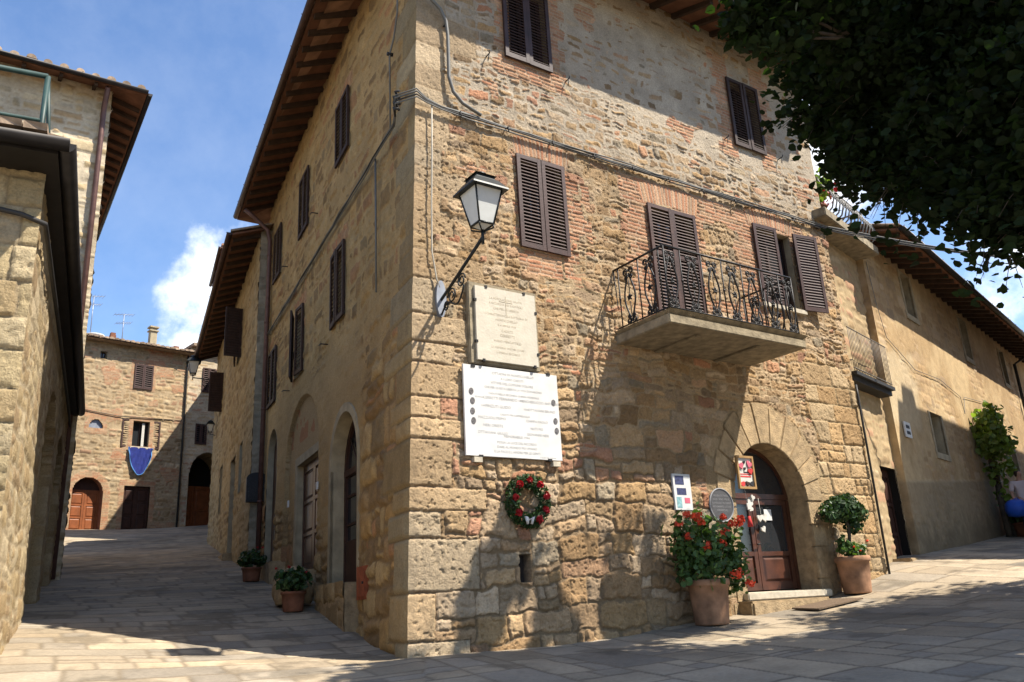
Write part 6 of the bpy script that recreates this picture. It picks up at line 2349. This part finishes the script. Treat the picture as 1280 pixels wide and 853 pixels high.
# ---- memorial wreath
t_ = thing('memorial_wreath', 'green memorial wreath with red flowers hanging under the white plaque', 'wreath', FR.p(1.69, 0.08, 2.86))
rg_ = np.random.RandomState(5)
N = 1500
th = rg_.uniform(0, 2 * math.pi, N)
ph = rg_.uniform(0, 2 * math.pi, N)
rr = 0.085 * np.sqrt(rg_.uniform(0.2, 1.15, N))
Rr = 0.255 + rr * np.cos(ph)
uu, zz_, nn = 1.69 + Rr * np.cos(th), 2.86 + Rr * np.sin(th) * 1.02, 0.10 + rr * np.sin(ph)
P = FR.O + uu[:, None] * FR.d + nn[:, None] * FR.n
P[:, 2] = zz_
D = (np.cos(ph) * np.cos(th))[:, None] * FR.d + np.sin(ph)[:, None] * FR.n
D[:, 2] = np.cos(ph) * np.sin(th)
leaf_mesh('foliage', P, D, 0.058, MT['topiary'], t_, 3, 'long', 0.9)
for k in range(9):
    a = 2 * math.pi * (k + 0.35) / 9
    cu_, cz_ = 1.69 + 0.25 * math.cos(a), 2.86 + 0.26 * math.sin(a)
    if k == 6:
        m = MB()
        for s_ in (-1, 1):
            m.tube([FR.p(cu_, 0.20, cz_), FR.p(cu_ + 0.05 * s_, 0.22, cz_ + 0.03), FR.p(cu_ + 0.03 * s_, 0.21, cz_ - 0.05)], [0.012, 0.03, 0.016], 7)
        m.build('ribbon', MT['ribbon'], t_)
        continue
    pts_, d_ = ball_pts(rg_, 26, FR.p(cu_, 0.19, cz_), (0.036, 0.036, 0.04), 0.4)
    leaf_mesh('flower', pts_, d_, 0.055, MT['darkpetal'], t_, 10 + k, 'round', 0.5)

# ---- cables
def wavy(fr, u0, u1, z0, z1, n, seed, amp=0.012, step=0.5):
    rgx = random.Random(seed)
    k = max(2, int(abs(u1 - u0) / step))
    return [fr.p(u0 + (u1 - u0) * i / k, n + rgx.uniform(-0.008, 0.008), z0 + (z1 - z0) * i / k + rgx.uniform(-amp, amp)) for i in range(k + 1)]


t_ = thing('cable_bundle', 'grey bundle of cables running round the corner house and off across the street', 'cables', FR.p(0, 0.05, 8.35))
far_pt = Vector(FH.p(0.6, 0.02, 8.0))
for i, (dz, n, mk) in enumerate(((0.0, 0.075, 'cable'), (-0.024, 0.085, 'cable_k'), (0.02, 0.08, 'cable'), (-0.045, 0.07, 'cable'))):
    m = MB()
    side = wavy(FL, 10.55, 0.5, 8.28 + dz, 8.26 + dz, n, 10 + i, 0.016)
    corner_ = [FL.p(0.25, 0.14, 8.30 + dz), FL.p(0.05, 0.20, 8.38 + dz * 2), (*(np.array(FR.p(0.17, 0.16))[:2]), 8.42 + dz * 2), FR.p(0.35, 0.10, 8.38 + dz)]
    front = wavy(FR, 0.6, 9.3, 8.345 + dz, 8.40 + dz, n, 20 + i, 0.018)
    a_ = Vector(front[-1])
    span = []
    for k in range(1, 15):
        s_ = k / 14
        q_ = a_.lerp(far_pt, s_)
        span.append((q_.x, q_.y, q_.z - 0.28 * math.sin(math.pi * s_) + dz * (1 - s_) * 0.4))
    m.tube(side + corner_ + front + span, 0.0115 if i else 0.015, 6)
    m.build('cable', MT[mk], t_)
m = MB()
for k in range(9):
    a = k * 2.1
    m.tube([FL.p(0.20 + 0.05 * math.cos(a), 0.14 + 0.04 * math.sin(a), 8.22 + 0.03 * k), FL.p(0.12 + 0.05 * math.sin(a), 0.19, 8.26 + 0.03 * k), FL.p(0.05 + 0.04 * math.sin(a), 0.16 + 0.03 * math.cos(a), 8.20 + 0.035 * k)], 0.018, 5)
m.build('knot', MT['cable_k'], t_)
for k in range(11):
    u = 0.9 + 0.82 * k
    m = MB()
    m.tube([FR.p(u, 0.0, 8.36), FR.p(u, 0.105, 8.36), FR.p(u, 0.11, 8.27)], 0.010, 5)
    m.build('cable_hook', MT['iron'], t_)
t_ = thing('conduit', 'grey cable looping down from the roof to the cable bundle at the house corner', 'cable', FR.p(0.7, 0.05, 9.0))
m = MB()
m.tube([FR.p(0.30, 0.14, 10.22), FR.p(0.45, 0.11, 10.12), FR.p(0.62, 0.09, 10.02), FR.p(0.72, 0.08, 9.86), FR.p(0.745, 0.08, 9.6), FR.p(0.74, 0.08, 8.9), FR.p(0.80, 0.09, 8.66), FR.p(0.95, 0.09, 8.52), FR.p(1.25, 0.10, 8.41)], 0.026, 8)
m.tube([FL.p(0.05, 0.15, 10.4), FL.p(0.30, 0.07, 10.05), FL.p(0.55, 0.05, 9.75), FL.p(0.75, 0.05, 9.62), FL.p(0.75, 0.05, 8.35)], 0.014, 6)
m.build('cable', MT['cable'], t_)
m = MB()
m.tube([FR.p(0.72, 0.0, 9.80), FR.p(0.72, 0.10, 9.80)], 0.014, 6)
m.tube([FL.p(0.75, 0.0, 9.62), FL.p(0.75, 0.09, 9.62)], 0.03, 6)
m.build('clip', MT['iron'], t_)
t_ = thing('conduit', 'thin pale tube running down the corner to the lantern bracket', 'cable', FR.p(0.4, 0.05, 7))
m = MB()
m.tube([FR.p(0.45, 0.07, 8.33), FR.p(0.44, 0.06, 7.6), FR.p(0.41, 0.065, 6.8), FR.p(0.40, 0.06, 6.1), FR.p(0.46, 0.06, 5.72), FR.p(0.5, 0.06, 5.6)], 0.012, 6)
m.build('tube', MT['cable_w'], t_)
t_ = thing('conduit', 'thin dark tube running down the lane side of the corner house', 'cable', FL.p(1.5, 0.05, 7))
m = MB()
m.tube([FL.p(1.5, 0.05, 8.24), FL.p(1.5, 0.045, 6.05)], 0.016, 6)
m.build('tube', MT['cable'], t_)
for u, z in ((0.62, 7.02), (0.62, 6.62)):
    pass
t_ = thing('wall_cable', 'dark cable sagging across the plaster of the ochre house', 'cable', FF.p(1, 0.03, 6.6))
m = MB()
m.tube([FF.p(0.1, 0.03, 8.5), FF.p(0.25, 0.03, 7.5), FF.p(0.5, 0.03, 6.8), FF.p(1.2, 0.03, 6.62), FF.p(2.2, 0.03, 6.35), FF.p(4.2, 0.03, 6.45), FF.p(5.9, 0.03, 6.25), FF.p(6.0, 0.03, 5.8), FF.p(6.3, 0.03, 6.3), FF.p(9, 0.03, 6.5)], 0.007, 5)
m.build('cable', MT['cable'], t_)

# ================================================================== pots and plants
def pot(parent, c, r, h, mat_, seed=1):
    m_ = MB()
    m_.lathe(c, [(r * 0.80, 0.0), (r * 0.84, h * 0.04), (r * 0.93, h * 0.5), (r * 0.985, h * 0.84), (r * 1.06, h * 0.855), (r * 1.09, h * 0.88), (r * 1.09, h * 0.97), (r * 1.04, h), (r * 0.93, h), (r * 0.9, h * 0.93), (r * 0.0 + 0.01, h * 0.925)], 30, 0.006, seed)
    return m_.build('pot', mat_, parent)


def soil(parent, c, r, h):
    m_ = MB()
    m_.lathe((c[0], c[1], c[2] + h * 0.9), [(r * 0.89, 0), (r * 0.5, 0.03), (0.01, 0.04)], 16)
    return m_.build('soil', MT['soil'], parent)


def flower_heads(parent, rgx, centres, r0_, mk, seed):
    for i, c in enumerate(centres):
        r = r0_ * rgx.uniform(0.6, 1.2)
        p_, d_ = ball_pts(rgx, 46, c, (r, r, r * 0.75), 0.4)
        leaf_mesh('flower', p_, d_, r0_ * 0.5, MT[mk], parent, seed + i, 'round', 0.4)


def stems(parent, c, tips, rad=0.006):
    m_ = MB()
    for t__ in tips:
        mid = ((c[0] + t__[0]) / 2, (c[1] + t__[1]) / 2, c[2] + 0.35 * (t__[2] - c[2]))
        m_.tube([c, mid, t__], rad, 5)
    return m_.build('stem', MT['stem'], parent)


# geraniums by the arched door
gc_ = FR.p(4.46, 0.40)
gzv = gzf(gc_)
t_ = thing('potted_geranium', 'bushy red geranium in a big terracotta pot left of the arched door', 'potted plant', (gc_[0], gc_[1], gzv))
c = (gc_[0], gc_[1], gzv)
pot(t_, c, 0.275, 0.60, MT['terracotta'], 3)
soil(t_, c, 0.275, 0.60)
rgx = np.random.RandomState(11)
P_, D_ = [], []
for (u, n, z, ru, rz, k) in ((4.30, 0.42, 2.20, 0.36, 0.34, 420), (4.75, 0.45, 2.25, 0.38, 0.36, 420), (4.50, 0.42, 2.45, 0.34, 0.34, 300), (4.12, 0.38, 2.55, 0.22, 0.30, 180), (4.92, 0.42, 2.48, 0.26, 0.26, 220),
                            (4.62, 0.30, 2.72, 0.16, 0.26, 150), (5.02, 0.45, 2.10, 0.20, 0.22, 140), (4.2, 0.4, 2.02, 0.24, 0.16, 120), (4.95, 0.47, 1.90, 0.12, 0.16, 60)):
    a_, b_ = ball_pts(rgx, k, FR.p(u, n, z - 0.17), (ru, ru, rz), 0.25)
    P_.append(a_)
    D_.append(b_ + np.array([0, 0, 0.5]))
P_, D_ = np.concatenate(P_), np.concatenate(D_)
nn = (P_ - FR.O) @ FR.n
P_ = P_ - np.minimum(nn - 0.06, 0)[:, None] * FR.n
P_ = P_ + rgx.normal(0, 0.055, P_.shape)
kp = fbm(((P_ - FR.O) @ FR.d) * 5, P_[:, 2] * 5, 81, 2) < 0.60
P_, D_ = P_[kp], D_[kp]
leaf_mesh('foliage', P_, D_, 0.080, MT['geranium'], t_, 4, 'round', 0.8)
heads = [(4.16, 0.45, 2.83), (4.28, 0.5, 2.80), (4.02, 0.40, 2.70), (4.36, 0.5, 2.72), (4.10, 0.48, 2.52), (4.33, 0.58, 2.38), (4.58, 0.62, 2.42), (4.88, 0.45, 2.80), (4.99, 0.48, 2.70), (5.22, 0.42, 2.72), (5.17, 0.50, 2.76), (4.72, 0.72, 2.00), (5.03, 0.66, 1.86), (4.66, 0.66, 2.56)]
hp = [FR.p(a, b, c_ - 0.14) for a, b, c_ in heads]
flower_heads(t_, rgx, hp, 0.088, 'petal', 100)
stems(t_, (c[0], c[1], c[2] + 0.55), hp)

# ball-clipped shrub right of the door
tc_ = FR.p(7.94, 0.34)
tz = gzf(tc_)
t_ = thing('potted_topiary', 'clipped round shrub in a terracotta pot right of the arched door', 'potted plant', (tc_[0], tc_[1], tz))
c = (tc_[0], tc_[1], tz)
pot(t_, c, 0.258, 0.58, MT['terracotta'], 5)
soil(t_, c, 0.258, 0.58)
P_, D_ = [], []
for (u, n, z, ru, rz, k) in ((7.80, 0.36, 3.10, 0.40, 0.24, 950), (7.55, 0.36, 3.02, 0.24, 0.17, 260), (8.08, 0.38, 3.05, 0.27, 0.20, 300), (7.98, 0.40, 2.83, 0.16, 0.16, 160), (7.85, 0.36, 3.22, 0.26, 0.16, 260)):
    a_, b_ = ball_pts(rgx, k, FR.p(u + 0.06, n, z - 0.27), (ru * 0.92, ru * 0.85, rz * 0.92), 0.5)
    P_.append(a_)
    D_.append(b_)
P_, D_ = np.concatenate(P_), np.concatenate(D_)
nn = (P_ - FR.O) @ FR.n
P_ = P_ - np.minimum(nn - 0.05, 0)[:, None] * FR.n
leaf_mesh('foliage', P_, D_, 0.062, MT['topiary'], t_, 6, 'round', 0.6)
m = MB()
m.tube([(c[0], c[1], c[2] + 0.50), FR.p(7.92, 0.36, tz + 0.8), FR.p(7.95, 0.37, tz + 1.02), FR.p(7.90, 0.36, tz + 1.34)], [0.032, 0.028, 0.03, 0.026], 8)
m.tube([FR.p(7.95, 0.37, tz + 1.02), FR.p(8.03, 0.38, tz + 1.25)], [0.018, 0.012], 6)
m.build('stem', MT['bark'], t_)
P_, D_ = [], []
for (u, n, z, ru, rz, k) in ((7.82, 0.38, tz + 0.70, 0.20, 0.13, 180), (8.04, 0.40, tz + 0.69, 0.17, 0.12, 130), (7.72, 0.36, tz + 0.80, 0.10, 0.16, 60)):
    a_, b_ = ball_pts(rgx, k, FR.p(u, n, z), (ru, ru, rz), 0.3)
    P_.append(a_)
    D_.append(b_ + np.array([0, 0, 0.5]))
leaf_mesh('underplanting', np.concatenate(P_), np.concatenate(D_), 0.065, MT['geranium'], t_, 8, 'round', 0.7)
flower_heads(t_, rgx, [FR.p(7.90, 0.54, tz + 0.66), FR.p(8.26, 0.46, tz + 0.82), FR.p(7.76, 0.54, tz + 0.72)], 0.03, 'petal', 140)

# pots along the shaded lane
for (u, n, r, h, lab) in ((4.08, 0.60, 0.18, 0.30, 'small dark geranium in a pot beside the plinth of the lane\'s arched window'),
                          (8.85, 0.50, 0.19, 0.28, 'dark red-flowered pot on the lane below the black wall box')):
    p_ = FL.p(u, n)
    zz = gzf(p_)
    t_ = thing('potted_geranium', lab, 'potted plant', (p_[0], p_[1], zz), 'potted geraniums on the lane')
    pot(t_, (p_[0], p_[1], zz), r, h, MT['terra_dark'], 9)
    soil(t_, (p_[0], p_[1], zz), r, h)
    a_, b_ = ball_pts(rgx, 420, (p_[0], p_[1], zz + h + 0.17), (0.30, 0.30, 0.20), 0.25)
    leaf_mesh('foliage', a_, b_ + np.array([0, 0, 0.4]), 0.08, MT['topiary'], t_, 9, 'round', 0.7)
    flower_heads(t_, rgx, [(p_[0] + rgx.uniform(-0.25, 0.25), p_[1] + rgx.uniform(-0.25, 0.25), zz + h + rgx.uniform(0.2, 0.42)) for _ in range(4)], 0.03, 'darkpetal', 160)
# boulder beside the lane pot
p_ = FL.p(4.62, 0.50)
bm = bmesh.new()
bmesh.ops.create_icosphere(bm, subdivisions=4, radius=1)
for v in bm.verts:
    a = np.array(v.co)
    n_ = fbm(np.array([a[0] * 1.6 + 5]), np.array([a[1] * 1.6 + a[2] * 1.3]), 77, 3)[0]
    v.co = v.co * (0.75 + 0.5 * n_)
    v.co.x *= 0.33
    v.co.y *= 0.28
    v.co.z = max(v.co.z, -0.5) * 0.38
me = bpy.data.meshes.new('stone_block')
bm.to_mesh(me)
bm.free()
for p__ in me.polygons:
    p__.use_smooth = True
me.materials.append(MT['dressed'])
o = link(bpy.data.objects.new('stone_block', me))
o.location = (p_[0], p_[1], gzf(p_) + 0.22)
tag(o, 'worn rounded boulder standing against the doorway step on the lane', 'boulder')

# plants on the terrace above the recess
for (u, n, z, k, mk, lab) in ((-2.2, 0.1, 9.55, 260, 'ivy', 'leafy green plant on the terrace beside the end of the corner house'), (-1.5, 0.0, 9.75, 160, 'darkpetal', 'reddish leaved shrub on the terrace above the bellied railing')):
    c = FI.p(u, n, 8.74)
    t_ = thing('terrace_plant', lab, 'plant', c, 'plants on the terrace')
    pot(t_, c, 0.2, 0.36, MT['terra_dark'], 4)
    a_, b_ = ball_pts(rgx, k, FI.p(u, n, z), (0.45, 0.4, 0.42), 0.2)
    leaf_mesh('foliage', a_, b_, 0.12, MT[mk], t_, 12, 'round', 0.7)
    m = MB()
    m.tube([(c[0], c[1], c[2] + 0.3), (c[0], c[1], z)], 0.02, 6)
    m.build('stem', MT['bark'], t_)

# climber on the ochre house
t_ = thing('climbing_vine', 'leafy vine on a thick dark trunk climbing the ochre house wall on the right', 'climber', FF.p(6.95, 0.3, gzf(FF.p(6.95, 0.3))))
zg = gzf(FF.p(6.95, 0.3))
m = MB()
for k in range(9):
    o_ = 0.22 * math.cos(k * 2.3)
    m.tube([FF.p(6.95 + o_, 0.22 + 0.06 * (k % 3), zg), FF.p(6.90 + o_ * 0.7, 0.25, zg + 1.0), FF.p(7.0 - o_, 0.22, zg + 1.9), FF.p(6.85 + o_ * 1.6, 0.25, zg + 2.9)], [0.09, 0.08, 0.07, 0.03], 7)
m.build('trunk', MT['bark'], t_)
P_, D_ = [], []
for (u, n, z, r, k) in ((6.7, 0.4, 5.45, 0.50, 320), (6.5, 0.4, 5.0, 0.45, 260), (7.0, 0.4, 5.75, 0.42, 200), (7.25, 0.45, 5.05, 0.38, 160), (7.75, 0.4, 4.45, 0.20, 36), (6.8, 0.3, 4.3, 0.3, 60), (6.95, 0.3, 3.6, 0.28, 40)):
    a_, b_ = ball_pts(rgx, k, FF.p(u, n, z), (r * 0.72, r * 0.72, r * 0.8), 0.3)
    P_.append(a_)
    D_.append(b_)
P_ = np.concatenate(P_)
P_ = P_ + rgx.normal(0, 0.10, P_.shape)
leaf_mesh('foliage', P_, np.concatenate(D_), 0.15, MT['ivy'], t_, 15, 'round', 0.8)
# dark planters at its foot
for (u, n, lab) in ((7.0, 0.65, 'low dark green planter at the foot of the climbing vine'), (8.6, 0.5, 'dark bushy plant standing behind the person at the right edge')):
    p_ = FF.p(u, n)
    zz = gzf(p_)
    t_ = thing('planter', lab, 'planter', (p_[0], p_[1], zz), 'planters by the vine')
    pot(t_, (p_[0], p_[1], zz), 0.30, 0.35, MT['terra_dark'], 6)
    hh = 0.35 if u < 9 else 0.7
    a_, b_ = ball_pts(rgx, 420, (p_[0], p_[1], zz + 0.35 + hh * 0.6), (0.5, 0.5, hh), 0.2)
    leaf_mesh('foliage', a_, b_, 0.13, MT['topiary'], t_, 17, 'round', 0.7)

# ================================================================== the linden over the street
t_ = thing('linden_tree', 'dense dark linden tree whose crown hangs over the street at the top right', 'tree', (8.2, 5.0, gzf((8.2, 5.0))))
rgx = np.random.RandomState(23)
BL = [(3.64, 9.1, 8.91, 0.47), (3.82, 9.03, 7.87, 0.5), (3.92, 8.76, 6.94, 0.4), (3.97, 8.52, 6.36, 0.41), (4.19, 8.19, 6.05, 0.51), (4.39, 7.86, 5.8, 0.46),
      (4.52, 7.55, 5.35, 0.5), (4.63, 7.25, 4.95, 0.46), (4.77, 6.91, 4.75, 0.47), (4.2, 8.52, 7.65, 0.72), (4.43, 8.06, 6.87, 0.76), (4.75, 7.65, 6.37, 0.76),
      (4.94, 7.04, 5.78, 0.69), (4.18, 8.64, 9.04, 0.81), (4.61, 8.08, 8.28, 0.84), (4.98, 7.49, 7.44, 0.81), (5.19, 6.86, 6.62, 0.74), (3.73, 9.06, 9.98, 0.75),
      (4.77, 7.63, 9.11, 1.01), (5.27, 6.8, 8.12, 0.89), (4.97, 6.52, 5.05, 0.63), (5.18, 6.1, 5.86, 0.75),
      (6.4, 7.6, 7.6, 1.5), (6.2, 8.4, 9.2, 1.5), (7.8, 6.8, 8.4, 2.0), (7.0, 5.6, 7.0, 1.7), (8.6, 5.0, 9.0, 2.2), (6.6, 6.8, 10.2, 1.7), (9.4, 7.6, 8.0, 1.9), (6.2, 4.6, 7.2, 1.3), (7.6, 8.6, 6.6, 1.2),
      (5.2, 9.8, 8.0, 0.85), (6.2, 10.3, 8.3, 0.9), (7.2, 10.8, 8.6, 0.9), (4.4, 9.2, 8.6, 0.55), (3.85, 7.5, 7.0, 0.45), (3.5, 7.2, 7.5, 0.45), (3.1, 6.95, 7.2, 0.32), (3.0, 6.9, 7.35, 0.45), (2.62, 6.72, 7.1, 0.40), (2.45, 6.7, 6.8, 0.24), (2.72, 6.82, 6.68, 0.16),
      (9.6, 10.6, 7.2, 1.5), (10.8, 9.6, 8.2, 1.8), (8.6, 9.9, 6.6, 1.1), (11.4, 11.0, 8.0, 1.4), (5.6, 5.2, 5.6, 0.9), (6.0, 6.0, 6.2, 1.1)]
P_, D_, SH = [], [], []
for i, (x, y, z, r) in enumerate(BL):
    n_ = int(3600 * r ** 2 * (1.0 if r < 1.2 else 0.7)) + 200
    a_, b_ = ball_pts(rgx, n_, (x, y, z), (r, r, r * 0.95), 0.3)
    # leaves hang in small sprays, so that the edge is ragged
    ns = max(6, int(n_ / 16))
    cen = a_[rgx.randint(0, n_, ns)]
    a_ = cen[rgx.randint(0, ns, n_)] + rgx.normal(0, 0.10, a_.shape) * np.array([1, 1, 0.8])
    P_.append(a_)
    D_.append(b_ * 0.4 + np.array([0, 0, 0.9]))
    if i < 22 or 26 <= i < 33:       # thin shoots reaching out of the crown
        for _ in range(10):
            d_ = rgx.normal(0, 1, 3)
            d_ /= np.linalg.norm(d_)
            if (np.array((x, y, z)) - FR.O) @ FR.n * 1.8 + 2.2 > z + r:
                SH.append([np.array((x, y, z)) + d_ * (r * 0.5 + 0.042 * k * 3) + np.array([0, 0, -0.0028 * 9 * k * k]) for k in range(4)])
            for k in range(11):
                q_ = np.array((x, y, z)) + d_ * (r * 0.85 + 0.042 * k) + np.array([0, 0, -0.0028 * k * k])
                P_.append((q_ + rgx.normal(0, 0.045, 3))[None])
                D_.append(np.array([[0, 0, 1.0]]))
P_, D_ = np.concatenate(P_), np.concatenate(D_)
# leaves removed by where their shadow lands, shaping the dapple on the front wall
dw = (P_ - FR.O) @ FR.n
uh = (P_ - FR.O) @ FR.d - 0.846 * dw
zh = P_[:, 2] - 1.8 * dw
lim = np.interp(uh, [-1, 0.3, 1.2, 2.0, 3.5, 5.0, 6.0], [1.0, 1.5, 2.35, 2.75, 2.85, 2.6, 1.4]) + (fbm(uh * 2.2, zh * 0.9, 71, 2) - 0.5) * 1.5
thin = np.clip((zh - 0.9) / 1.2, 0, 1) * 0.55
holes = (fbm(uh * 2.6 + 3, zh * 1.5, 72, 2) > 0.56) & (zh > 0.9)
ok = (zh < lim) & (rgx.uniform(0, 1, len(P_)) > thin) & ~holes
P_, D_ = P_[ok], D_[ok]
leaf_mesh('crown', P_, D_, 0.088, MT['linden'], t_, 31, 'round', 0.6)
m = MB()
tb = Vector((8.2, 5.0, gzf((8.2, 5.0)) - 0.1))
top = Vector((7.9, 5.3, 4.6))
m.tube([tb, tb.lerp(top, 0.08), tb.lerp(top, 0.5) + Vector((0.05, 0, 0)), top], [0.34, 0.26, 0.22, 0.20], 12)
m.build('trunk', MT['bark'], t_)
m = MB()
for (x, y, z, r) in [b for b in BL if b[0] > 4.1]:
    e = Vector((x, y, z))
    k1 = top.lerp(e, 0.45) + Vector((0, 0, 0.5))
    m.tube([top - Vector((0, 0, 0.2)), k1, e], [0.085, 0.045, 0.012], 7)
for (x, y, z, r) in [b for b in BL if b[0] < 3.65 and b[1] < 8]:
    e = Vector((x, y, z))
    m.tube([(4.5, 8.0, 6.9), (3.75, 7.45, 7.1), Vector((3.75, 7.45, 7.1)).lerp(e, 0.6), e], [0.03, 0.022, 0.012, 0.006], 6)
for sh_ in SH:
    m.tube([tuple(q_) for q_ in sh_], [0.006, 0.005, 0.004, 0.002], 4)
m.build('limb', MT['bark'], t_)

# ================================================================== aerials on the far roof
def aerial(u, n, z0, h, seed, lab):
    rx = random.Random(seed)
    t = thing('roof_aerial', lab, 'aerial', FB.p(u, n, z0), 'aerials on the far roof')
    m_ = MB()
    m_.tube([FB.p(u, n, z0), FB.p(u, n, z0 + h)], 0.022, 6)
    m_.build('mast', MT['steel'], t)
    m_ = MB()
    for zz, L in ((h - 0.1, 0.9), (h - 0.55, 0.7)):
        m_.tube([FB.p(u - L / 2, n - 0.05, z0 + zz), FB.p(u + L / 2, n + 0.05, z0 + zz + 0.12)], 0.014, 5)
        for k in range(7):
            s_ = -0.5 + k / 6
            m_.tube([FB.p(u + s_ * L, n - 0.28, z0 + zz + 0.06 + s_ * 0.12), FB.p(u + s_ * L, n + 0.28, z0 + zz + 0.06 + s_ * 0.12)], 0.009, 4)
    m_.build('antenna_bars', MT['steel'], t)
    return t


a1 = aerial(-1.55, -2.0, 15.0, 2.3, 1, 'rooftop aerial over a white dish at the far left of the far roof')
aerial(0.0, -2.2, 15.0, 1.7, 2, 'thin rooftop aerial between the two chimneys of the far roof')
t_ = thing('satellite_dish', 'white satellite dish on the far roof beside a short red chimney', 'dish', FB.p(-1.45, -1.6, 15.0))
m = MB()
ds = Frame(FB.p(-1.45, -1.6), dB, nB)
prev = None
m.lathe(FB.p(-1.45, -1.6, 14.9), [(0.05, 0.0), (0.25, 0.05), (0.40, 0.14), (0.46, 0.22), (0.44, 0.235), (0.38, 0.165), (0.2, 0.075), (0.01, 0.04)], 20)
m.build('dish', MT['white'], t_)
m = MB()
m.tube([FB.p(-1.45, -1.6, 14.5), FB.p(-1.45, -1.6, 14.93)], 0.03, 6)
m.build('mast', MT['steel'], t_)

# ================================================================== the passer-by at the right edge
def skin_mesh(name, joints, edges, mat_, parent, sub=2):
    me_ = bpy.data.meshes.new(name + '_skeleton')
    me_.from_pydata([j[:3] for j in joints], edges, [])
    ob = bpy.data.objects.new(name + '_skeleton', me_)
    col.objects.link(ob)
    md = ob.modifiers.new('skin', 'SKIN')
    for i, j in enumerate(joints):
        sv = me_.skin_vertices[0].data[i]
        sv.radius = (j[3], j[4] if len(j) > 4 else j[3])
        sv.use_root = i == 0
    sb = ob.modifiers.new('sub', 'SUBSURF')
    sb.levels = sb.render_levels = sub
    bpy.context.view_layer.update()
    dg = bpy.context.evaluated_depsgraph_get()
    res = bpy.data.meshes.new_from_object(ob.evaluated_get(dg))
    bpy.data.objects.remove(ob)
    bpy.data.meshes.remove(me_)
    res.name = name
    res.materials.clear()
    res.materials.append(mat_)
    for p__ in res.polygons:
        p__.use_smooth = True
    return link(bpy.data.objects.new(name, res), parent)


pp = (12.72, 21.50)
pz = gzf(pp)
per = thing('person', 'person in a pale pink shirt carrying a bright blue bag near the vine', 'person', (pp[0], pp[1], pz))
J = [(0, 0, 0.92, 0.13, 0.10), (0, 0.01, 1.12, 0.12, 0.09), (0, 0.02, 1.30, 0.15, 0.10), (0, 0.0, 1.42, 0.06), (0, -0.01, 1.50, 0.05), (0, -0.02, 1.56, 0.085, 0.10), (0, -0.015, 1.66, 0.075, 0.085),
     (-0.19, 0.02, 1.36, 0.055), (-0.25, 0.04, 1.10, 0.042), (-0.27, -0.10, 0.90, 0.032), (-0.27, -0.16, 0.84, 0.03),
     (0.19, 0.02, 1.36, 0.055), (0.25, 0.03, 1.10, 0.042), (0.24, -0.08, 0.90, 0.032), (0.24, -0.12, 0.83, 0.03),
     (-0.09, 0, 0.84, 0.085), (-0.10, -0.06, 0.46, 0.058), (-0.10, 0.02, 0.08, 0.038), (-0.10, -0.12, 0.035, 0.04, 0.03),
     (0.09, 0, 0.84, 0.085), (0.10, 0.06, 0.46, 0.058), (0.10, 0.14, 0.09, 0.038), (0.10, 0.02, 0.035, 0.04, 0.03), (0, -0.115, 1.575, 0.014)]
E_ = [(0, 1), (1, 2), (2, 3), (3, 4), (4, 5), (5, 6), (2, 7), (7, 8), (8, 9), (9, 10), (2, 11), (11, 12), (12, 13), (13, 14), (0, 15), (15, 16), (16, 17), (17, 18), (0, 19), (19, 20), (20, 21), (21, 22), (5, 23)]
skin_mesh('body', J, E_, MT['skin'], per)
skin_mesh('shirt', [(0, 0, 0.86, 0.155, 0.125), (0, 0.01, 1.12, 0.14, 0.11), (0, 0.02, 1.30, 0.17, 0.12), (0, 0, 1.40, 0.09), (-0.20, 0.02, 1.36, 0.075), (-0.25, 0.04, 1.14, 0.062), (0.20, 0.02, 1.36, 0.075), (0.25, 0.03, 1.14, 0.062)],
          [(0, 1), (1, 2), (2, 3), (2, 4), (4, 5), (2, 6), (6, 7)], MT['shirt'], per)
skin_mesh('trousers', [(0, 0, 0.94, 0.15, 0.12), (-0.09, 0, 0.82, 0.105), (-0.10, -0.06, 0.46, 0.076), (-0.10, 0.02, 0.11, 0.06), (0.09, 0, 0.82, 0.105), (0.10, 0.06, 0.46, 0.076), (0.10, 0.14, 0.12, 0.06)],
          [(0, 1), (1, 2), (2, 3), (0, 4), (4, 5), (5, 6)], MT['jeans'], per)
skin_mesh('hair', [(0, 0.03, 1.50, 0.07, 0.07), (0, 0.02, 1.60, 0.10, 0.105), (0, 0.01, 1.68, 0.085, 0.09)], [(0, 1), (1, 2)], MT['hair'], per)
t_ = thing('shopping_bag', 'bright blue bag held by the passer-by in the pale shirt', 'bag', (pp[0] - 0.32, pp[1] - 0.2, pz + 0.45))
m = MB()
m.lathe((pp[0] - 0.34, pp[1] - 0.18, pz + 0.50), [(0.05, 0), (0.22, 0.04), (0.27, 0.18), (0.24, 0.34), (0.16, 0.42), (0.03, 0.44)], 18, 0.06, 4)
b_ = m.build('sack', MT['bag'], t_)
m = MB()
m.tube([(pp[0] - 0.40, pp[1] - 0.18, pz + 0.92), (pp[0] - 0.27, pp[1] - 0.16, pz + 0.86 + 0.12), (pp[0] - 0.22, pp[1] - 0.18, pz + 0.92)], 0.012, 6)
m.build('handle', MT['bag'], t_)
